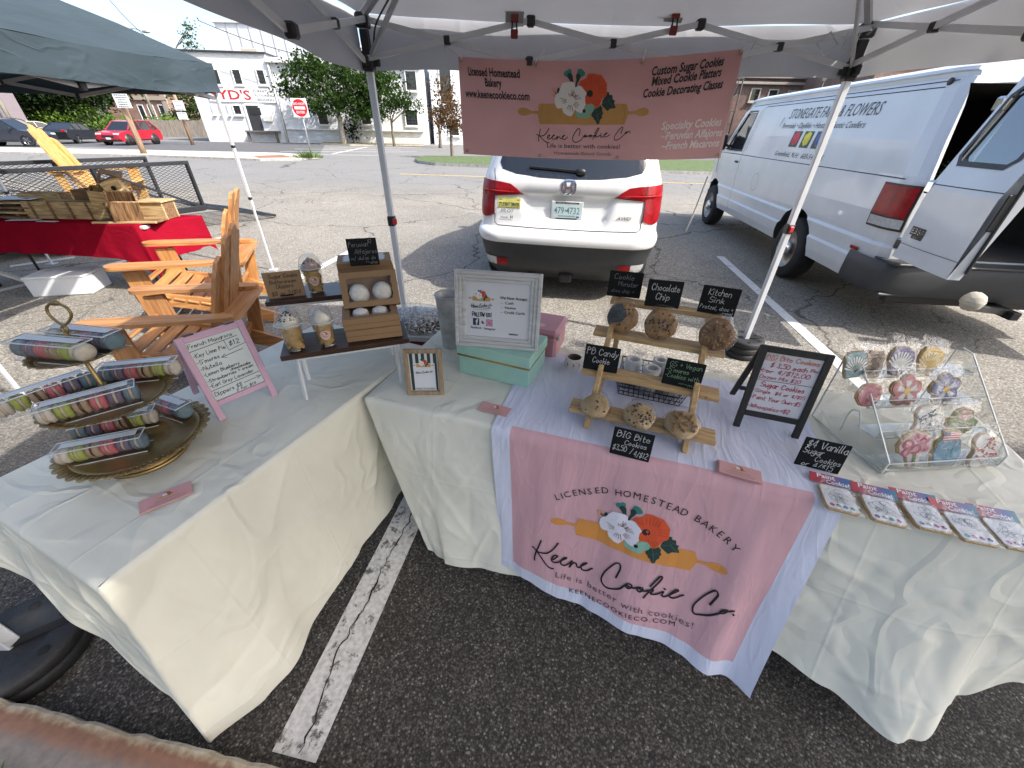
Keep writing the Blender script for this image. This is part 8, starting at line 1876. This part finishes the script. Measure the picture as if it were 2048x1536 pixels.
a=px(1218,788,z=.76);b=px(1357,817,z=.76);d=b-a;rz=math.atan2(d.y,d.x);m_=(a+b)/2;nb_=Vector((-math.sin(rz),math.cos(rz),0));bc_=m_+nb_*.11+Vector((.02,0,0))
t=thing('wire_basket','black wire basket behind the pine steps full of label rolls','basket',(bc_.x,bc_.y,ZT+.008),rz);k=MB();LBk,DBk,HB=d.length/2,.105,.070
for z,s in((.003,.88),(.022,.92),(.045,.96),(HB,1.0)):
 P4=[(-LBk*s,-DBk*s,z),(LBk*s,-DBk*s,z),(LBk*s,DBk*s,z),(-LBk*s,DBk*s,z)];k.tube(P4,.0018 if z<HB else .003,6,closed=True,smooth=False)
for i in range(13):x=-1+i/6;k.tube([(x*LBk,-DBk,HB),(x*LBk*.88,-DBk*.88,.003),(x*LBk*.88,DBk*.88,.003),(x*LBk,DBk,HB)],.0015,5)
for i in range(8):y=-1+i/3.5;k.tube([(-LBk,y*DBk,HB),(-LBk*.88,y*DBk*.88,.003),(LBk*.88,y*DBk*.88,.003),(LBk,y*DBk,HB)],.0015,5)
k.build('wirework',M_BLK,t);TB=root_m(t)
M_LAB=mat('label_paper',(.60,.60,.59),.6,var=.08,vs=120);mk2=mat('label_print',(.22,.22,.23),.7)
for i,(x,y,r,h,lb)in enumerate(((-.085,.02,.033,.105,'white label roll at the left of the wire basket'),(-.01,-.025,.034,.105,'white label roll in the middle of the wire basket'),(.075,.0,.042,.112,'largest white label roll at the right of the wire basket'),(.02,.065,.030,.10,'white label roll at the back of the wire basket'))):
 q=thing('label_roll',lb,'label roll',tuple(TB@Vector((x,y,.006))),i*.7,'label rolls in the basket');k=MB();k.lathe([(r*.62,.0),(r,.0),(r,h),(r*.62,h),(r*.62,.0)],n=28,cap=False);o=k.build('roll',M_LAB,q)
 A=Art();rn=random.Random(i)
 for c_ in range(6):
  for ln in range(11):u=c_*.033;A.rect(u,h*(.10+.075*ln),u+.025*rn.uniform(.55,1),h*(.10+.075*ln)+.0018,mk2)
 A.build('print',lambda u,v,hh,r=r:Vector(((r+hh)*math.sin(u/r),-(r+hh)*math.cos(u/r),v)),o,lift=.0004,maxlen=.01)
 # acrylic display with decorated cookies
aL=px(1763,946,z=ZT+.004);aR=px(2026,951,z=ZT+.004);dA=aR-aL;YA=math.atan2(dA.y,dA.x)+R(6);WA=dA.length;ac=thing('acrylic_display','clear acrylic stepped rack holding decorated sugar cookies','display stand',(aL.x,aL.y,ZT+.004),YA)
for x in(0,WA):
 k=MB()
 prof=[(0,0),(.0,.045),(.25,.280),(.285,.285),(.30,.275),(.30,0)];k.prism([(y,z)for y,z in prof],x-.0015,x+.0015,0,Matrix(((0,0,1,0),(1,0,0,0),(0,1,0,0),(0,0,0,1))));k.build('side_panel',M_ACR,ac)
LV=[(.005,.004),(.075,.078),(.145,.150),(.215,.222)]
for y,z in LV:
 k=MB();k.box((WA/2,y+.035,z),(WA-.004,.07,.0025),0);k.box((WA/2,y,z+.014),(WA-.004,.0025,.03),0);k.build('shelf',M_ACR,ac)
k=MB()
for x in(0,WA):
 P6=[(x,0,0),(x,0,.045),(x,.25,.280),(x,.285,.285),(x,.30,.275),(x,.30,0)]
 for p,q in zip(P6,P6[1:]+P6[:1]):k.beam(p,q,.004,.0034)
 for y,z in LV:k.beam((x,y,z+.004),(x,y+.03,z+.004),.003,.003)
for y,z in LV:k.beam((0,y,z+.029),(WA,y,z+.029),.0028,.0022);k.beam((0,y,z-.001),(WA,y,z-.001),.002,.002)
for q in((.012,0,0),):pass
k.tube(smooth_path([(-.002,.10,.02),(-.002,.15,.115),(-.002,.165,.125),(-.002,.185,.105),(-.002,.18,.03)],4),.0022,6);k.build('polished_edge',M_EDGE,ac)
TA=root_m(ac);RIC=lambda n,c:mat('icing_'+n,c,.35,var=.07,vs=40,coat=.2)
def blob(fn,n=40):return[fn(2*math.pi*i/n)for i in range(n)]
flower5=blob(lambda a:((.026+.009*abs(math.cos(2.5*a)))*math.cos(a+1.57),(.026+.009*abs(math.cos(2.5*a)))*math.sin(a+1.57)),60)
trefoil=[]
for i in range(60):
 a=2*math.pi*i/60;r=.030+.0085*math.cos(3*(a-1.57));trefoil.append((r*math.cos(a)*1.05,r*math.sin(a)))
vase=[(-.022,-.034),(.022,-.034),(.027,-.010),(.022,.012),(.012,.020),(.014,.030),(-.014,.030),(-.012,.020),(-.022,.012),(-.027,-.010)]
rose=blob(lambda a:(.032*math.cos(a)*(1+.05*math.sin(5*a)),.029*math.sin(a)*(1+.05*math.sin(4*a))))
plaque=[(-.024,-.034),(.024,-.034),(.028,-.02),(.028,.02),(.020,.034),(-.020,.034),(-.028,.02),(-.028,-.02)]
shell=[(-.012,-.034),(.012,-.034),(.030,-.005),(.031,.012),(.022,.028),(.0,.034),(-.022,.028),(-.031,.012),(-.030,-.005)]
bouq=[(-.008,-.036),(.008,-.036),(.014,-.012),(.030,-.004),(.034,.012),(.022,.030),(0,.036),(-.022,.030),(-.034,.012),(-.030,-.004),(-.014,-.012)]
leafy=[(-.014,-.024),(.016,-.026),(.036,-.010),(.040,.004),(.026,.010),(.020,.026),(0,.032),(-.018,.026),(-.026,.010),(-.040,.002),(-.034,-.012)]
def deco(label,row,x,outline,base,art,lean=.35,s=1.0,tw=0.0,extra=1,dz=0.0):
 s*=1.25;x-=(.012,.045,.055,.048)[row]
 y,z=LV[row];hmin=min(p[1]for p in outline)*s;M=TA@Matrix.Translation((x,y+.012,z+.002+dz))@Matrix.Rotation(math.pi/2-lean,4,'X')@Matrix.Translation((0,-hmin,0))@Matrix.Rotation(tw,4,'Z')
 t=bpy.data.objects.new('decorated_cookie',None);COL.objects.link(t);t.empty_display_size=.02;t.location=M.translation;t.rotation_euler=M.to_euler();tag(t,label,'cookie','decorated sugar cookies on the acrylic rack')
 o2=[(p[0]*s*1.06,p[1]*s*1.06)for p in outline];k=MB();k.prism(o2,0,.009);k.build('biscuit',M_COOK,t)
 k=MB();k.prism([(p[0]*s,p[1]*s)for p in outline],.009,.0115);k.build('icing',base,t)
 A=Art();art(A,s);A.build('icing_detail',lambda u,v,h:Vector((u,v,.0118+h)),t,lift=.0004,step=.0003)
 bw_=.045*s
 def f(u,v):
  xx=(u-.5)*2*bw_;yy=-bw_+v*bw_*2.3;bul=max(0,1-(2*u-1)**4)*max(0,1-abs(2*v-.85)**4)
  return(xx,yy,.004+.012*bul+.004*noise.noise((u*5,v*5,x*40))+(.004*math.sin(u*30)if v>.9 else 0))
 k=MB();k.grid(f,12,12);k.build('cellophane_bag',M_CELLO,t)
 return t
W_IC=RIC('white',(.62,.62,.60))
def a_rose(c):
 def g(A,s):
  m=RIC('rose_dark',(.24,.035,.085))
  for i in range(9):a=i*.8;r=.006+.0026*i;A.stroke([(r*math.cos(a+q*.35)*s,r*.85*math.sin(a+q*.35)*s)for q in range(5)],.0022*s,m,sm=2)
 return g
def a_petals(cols,ctr,n=5,R0=.030,inner=None):
 def g(A,s):
  for i in range(n):
   a=2*math.pi*i/n+1.57;A.disc((.019*math.cos(a)*s,.019*math.sin(a)*s),.012*s,cols[0],14,.010*s,0,a)
   for q in range(-2,3):A.stroke([(.008*math.cos(a+q*.15)*s,.008*math.sin(a+q*.15)*s),(.022*math.cos(a+q*.12)*s,.022*math.sin(a+q*.12)*s)],.0022*s,cols[1],1)
  A.disc((0,0),.0075*s,ctr,14,layer=2)
 return g
def a_sprig(c,n=22,seed=1):
 def g(A,s):
  rn=random.Random(seed)
  for i in range(n):x,y=rn.uniform(-.022,.022),rn.uniform(-.022,.022);a=rn.uniform(0,6.28);L_=rn.uniform(.004,.010);A.stroke([(x*s,y*s),((x+L_*math.cos(a))*s,(y+L_*math.sin(a))*s)],.0018*s,c);A.disc((x*s,y*s),rn.uniform(.0012,.003)*s,c,7,layer=1)
 return g
def a_fan(c1,c2,up=True):
 def g(A,s):
  for i in range(11):
   a=R(20+i*14);A.stroke([(0,-.020*s),(.034*math.cos(a)*s,(-.020+.040*math.sin(a))*s)],.0042*s,c1,0)
   A.stroke([(0,-.020*s),(.022*math.cos(a+.1)*s,(-.020+.026*math.sin(a+.1))*s)],.0030*s,c2,1)
 return g
def a_flag(A,s):
 A.rect(-.016*s,.014*s,.016*s,.030*s,RIC('white',(.62,.62,.6)),0)
 for i in range(4):A.rect(-.016*s,(.014+i*.0042)*s,.016*s,(.016+i*.0042)*s,RIC('flagred',(.45,.02,.03)),1)
 A.rect(-.016*s,.023*s,-.004*s,.030*s,RIC('flagblue',(.03,.05,.2)),2);A.stroke([(.010*s,.014*s),(.006*s,-.012*s)],.0012,M_INK,1)
def a_mosaic(A,s):
 rn=random.Random(4)
 for i in range(14):A.poly([((-.020+rn.random()*.04)*s+q*.004,(-.030+rn.random()*.06)*s+w*.004)for q,w in((0,0),(1.4,.3),(1,1.5),(-.3,1))],RIC('brownfleck%d'%(i%2),((.13,.06,.03),(.20,.10,.05))[i%2]))
def a_leaf(A,s):
 mg=RIC('leafdark',(.05,.12,.02));mp=RIC('blossom',(.50,.20,.18))
 for q in range(-3,4):A.stroke([(0,-.022*s),(q*.009*s,(.004-abs(q)*.004)*s)],.002*s,mg)
 for i in range(9):a=i*.7;A.disc((.012*math.cos(a)*s,(.017+.007*math.sin(a))*s),.006*s,(mp,RIC('blossompale',(.6,.42,.36)))[i%2],9,layer=1)
def a_bq(A,s):
 mr=RIC('magenta',(.28,.03,.09));m2=RIC('rosepale',(.45,.16,.22))
 for i,(x,y,r)in enumerate(((-.016,.014,.013),(.014,.018,.013),(0,.002,.013),(.02,0,.010),(-.02,-.002,.010),(0,.026,.010))):A.disc((x*s,y*s),r*s,(mr,m2)[i%2],12,r*.8*s,i%3);A.disc((x*s,y*s),r*.5*s,(m2,mr)[i%2],9,layer=4)
 A.stroke([(0,-.03*s),(0,-.008*s)],.008*s,RIC('leafdark',(.05,.12,.02)),0)
PU=RIC('purple',(.085,.07,.24));YE=RIC('yellow',(.60,.36,.02));PK=RIC('rose',(.36,.08,.13));NV=RIC('navy',(.05,.06,.19));BLU=RIC('lake_blue',(.055,.20,.31));GRN=RIC('leaf_green',(.085,.16,.03));BRN=RIC('brown',(.16,.075,.03));TL=RIC('teal',(.09,.24,.28));DLF=RIC('delft',(.06,.10,.18));RSP=RIC('red_sprig',(.42,.05,.05))
for x,rw,ol,b_,ar,lb,tw,s in((.020,3,plaque,TL,a_fan(W_IC,RIC('teal2',(.03,.12,.16))),'teal and white square cookie at the left of the top row',.1,1.0),(.085,3,plaque,BRN,a_mosaic,'brown speckled square cookie on the top row',-.1,1.0),(.185,3,shell,PU,a_fan(W_IC,W_IC),'purple cookie with a white fan of petals on the top row',-.25,1.15),(.295,3,shell,YE,a_fan(RIC('palegold',(.62,.52,.25)),YE),'yellow and white shell cookie at the right of the top row',-.3,1.1),(.055,2,rose,PK,a_rose(0),'crimson rose cookie at the left of the second row',.3,1.05),(.185,2,flower5,PK,a_petals([RIC('pinkpetal',(.45,.13,.17)),W_IC],YE),'pink and white five petal flower cookie with a yellow centre',0,1.25),(.330,2,flower5,NV,a_petals([RIC('bluepetal',(.12,.13,.30)),RIC('icewhite',(.50,.52,.62))],YE),'blue violet flower cookie with a yellow centre',.2,1.25),(.225,1,trefoil,W_IC,a_sprig(DLF,30,2),'white cloud shaped cookie with blue sprigs',.5,1.25),(.355,1,leafy,GRN,a_leaf,'green leafy cookie with pink blossoms',-.1,1.15),(.115,0,bouq,RIC('palelilac',(.48,.38,.40)),a_bq,'magenta bouquet cookie at the left of the front row',.1,1.35),(.235,0,vase,BLU,a_flag,'blue jar cookie with a small flag in the front row',0,1.45),(.375,0,trefoil,W_IC,a_sprig(RSP,30,5),'white cloud shaped cookie with red sprigs in the front row',.5,1.3)):
 deco(lb,rw,x,ol,b_,ar,s=s,tw=tw)
 # paint-your-own cookie packs along the table edge
def hue_mat():
 m=bpy.data.materials.new('rainbow_card');m.use_nodes=True;n=m.node_tree.nodes;l=m.node_tree.links;b=n["Principled BSDF"];tc=n.new("ShaderNodeTexCoord");sp=n.new("ShaderNodeSeparateXYZ");l.new(tc.outputs['Object'],sp.inputs[0])
 mr=n.new("ShaderNodeMapRange");mr.inputs[1].default_value=-.065;mr.inputs[2].default_value=.065;l.new(sp.outputs[0],mr.inputs[0]);cr=n.new("ShaderNodeValToRGB");e=cr.color_ramp.elements
 st=[(0,(.42,.03,.04)),(.35,(.38,.06,.10)),(.55,(.20,.09,.22)),(.75,(.05,.12,.32)),(1,(.05,.22,.22))]
 while len(e)<len(st):e.new(.5)
 for i,(p,c)in enumerate(st):e[i].position=p;e[i].color=(*c,1)
 l.new(mr.outputs[0],cr.inputs[0]);l.new(cr.outputs[0],b.inputs['Base Color']);b.inputs['Roughness'].default_value=.35;return m
M_HUE=hue_mat();M_PTW=mat('white_icing_sheet',(.64,.64,.63),.5,var=.05,vs=30)
pal=[mat('paint_%d'%i,c,.4)for i,c in enumerate(((.42,.01,.05),(.08,.02,.10),(.03,.18,.28),(.03,.30,.18),(.5,.12,.28)))]
for i,(tl,tr,br,bl,lb)in enumerate((((1622,962),(1690,985),(1728,1034),(1648,1014),'paint your own cookie pack nearest the runner, leftmost in the row'),((1725,985),(1800,1003),(1824,1059),(1738,1038),'paint your own cookie pack second from the runner'),((1820,1006),(1893,1022),(1915,1072),(1828,1053),'paint your own cookie pack in the middle of the row'),((1905,1030),(1985,1050),(2014,1098),(1915,1078),'paint your own cookie pack fourth along the table edge'),((1995,1050),(2060,1062),(2090,1110),(2010,1094),'paint your own cookie pack cut by the right edge of the view'))):
 z=ZT+.010;a,b,c_,d_=[px(*q,z=z)for q in(bl,br,tr,tl)];m_=(a+b)/2;rz=math.atan2((b-a).y,(b-a).x);t=thing('paint_cookie_pack',lb,'cookie pack',(m_.x,m_.y,ZT+.003),rz,'paint your own cookie packs');w=.086;hh=.098
 k=MB();k.prism([(-w/2+.008,0),(w/2-.008,0),(w/2,.008),(w/2,hh-.008),(w/2-.008,hh),(-w/2+.008,hh),(-w/2,hh-.008),(-w/2,.008)],.001,.009);k.build('biscuit',M_COOK,t)
 k=MB();k.prism([(-w/2+.010,.003),(w/2-.010,.003),(w/2-.003,.010),(w/2-.003,hh-.01),(w/2-.01,hh-.003),(-w/2+.01,hh-.003),(-w/2+.003,hh-.01),(-w/2+.003,.01)],.009,.0112);ic=k.build('icing',M_PTW,t)
 A=Art();rn=random.Random(i+3);gi=mat('outline_grey',(.14,.15,.17),.6,var=0)
 for q in range(7):
  cx_,cy_=rn.uniform(-.02,.02),rn.uniform(.04,.08);r_=rn.uniform(.006,.016);A.stroke([(cx_+r_*math.cos(s*.7),cy_+r_*.8*math.sin(s*.7))for s in range(8)],.0011,gi,sm=2);A.stroke([(cx_,cy_),(cx_+rn.uniform(-.02,.02),cy_-.015)],.0011,gi)
 for q in range(4):
  u=-.026+q*.017;
  for s in range(5):aa=s*1.257;A.disc((u+.0036*math.cos(aa),.016+.0036*math.sin(aa)),.0030,pal[(q+i)%5],7)
 A.build('icing_detail',lambda u,v,h:Vector((u,v,.0113+h)),ic,lift=.0004)
 k=MB();k.grid(lambda u,v:((u-.5)*(w+.022),-.008+v*(hh+.03),.0135+.003*noise.noise((u*6,v*6,i))+.0015*math.sin(u*40+v*9)*v-.009*(abs(2*u-1)**8)),14,14);k.build('cellophane_bag',M_CELLO,t)
 k=MB();k.box((0,hh+.022,.013),(w+.030,.034,.0012),0,0,rx=.30);hd=k.build('header_card',M_HUE,t)
 A=Art();mw=mat('sign_white',(.74,.74,.73));A.type('Paint',-.016,.017,.015,mw,'C',bold=.02,fit=.048);A.type('Cookie!',.014,.001,.014,mw,'C',bold=.02,fit=.060);c9,s9=math.cos(.30),math.sin(.30)
 A.build('lettering',lambda u,v,h:Vector((u,hh+.022+(v-.016)*c9,.0138+(v-.016)*s9+h)),hd,lift=.0006)
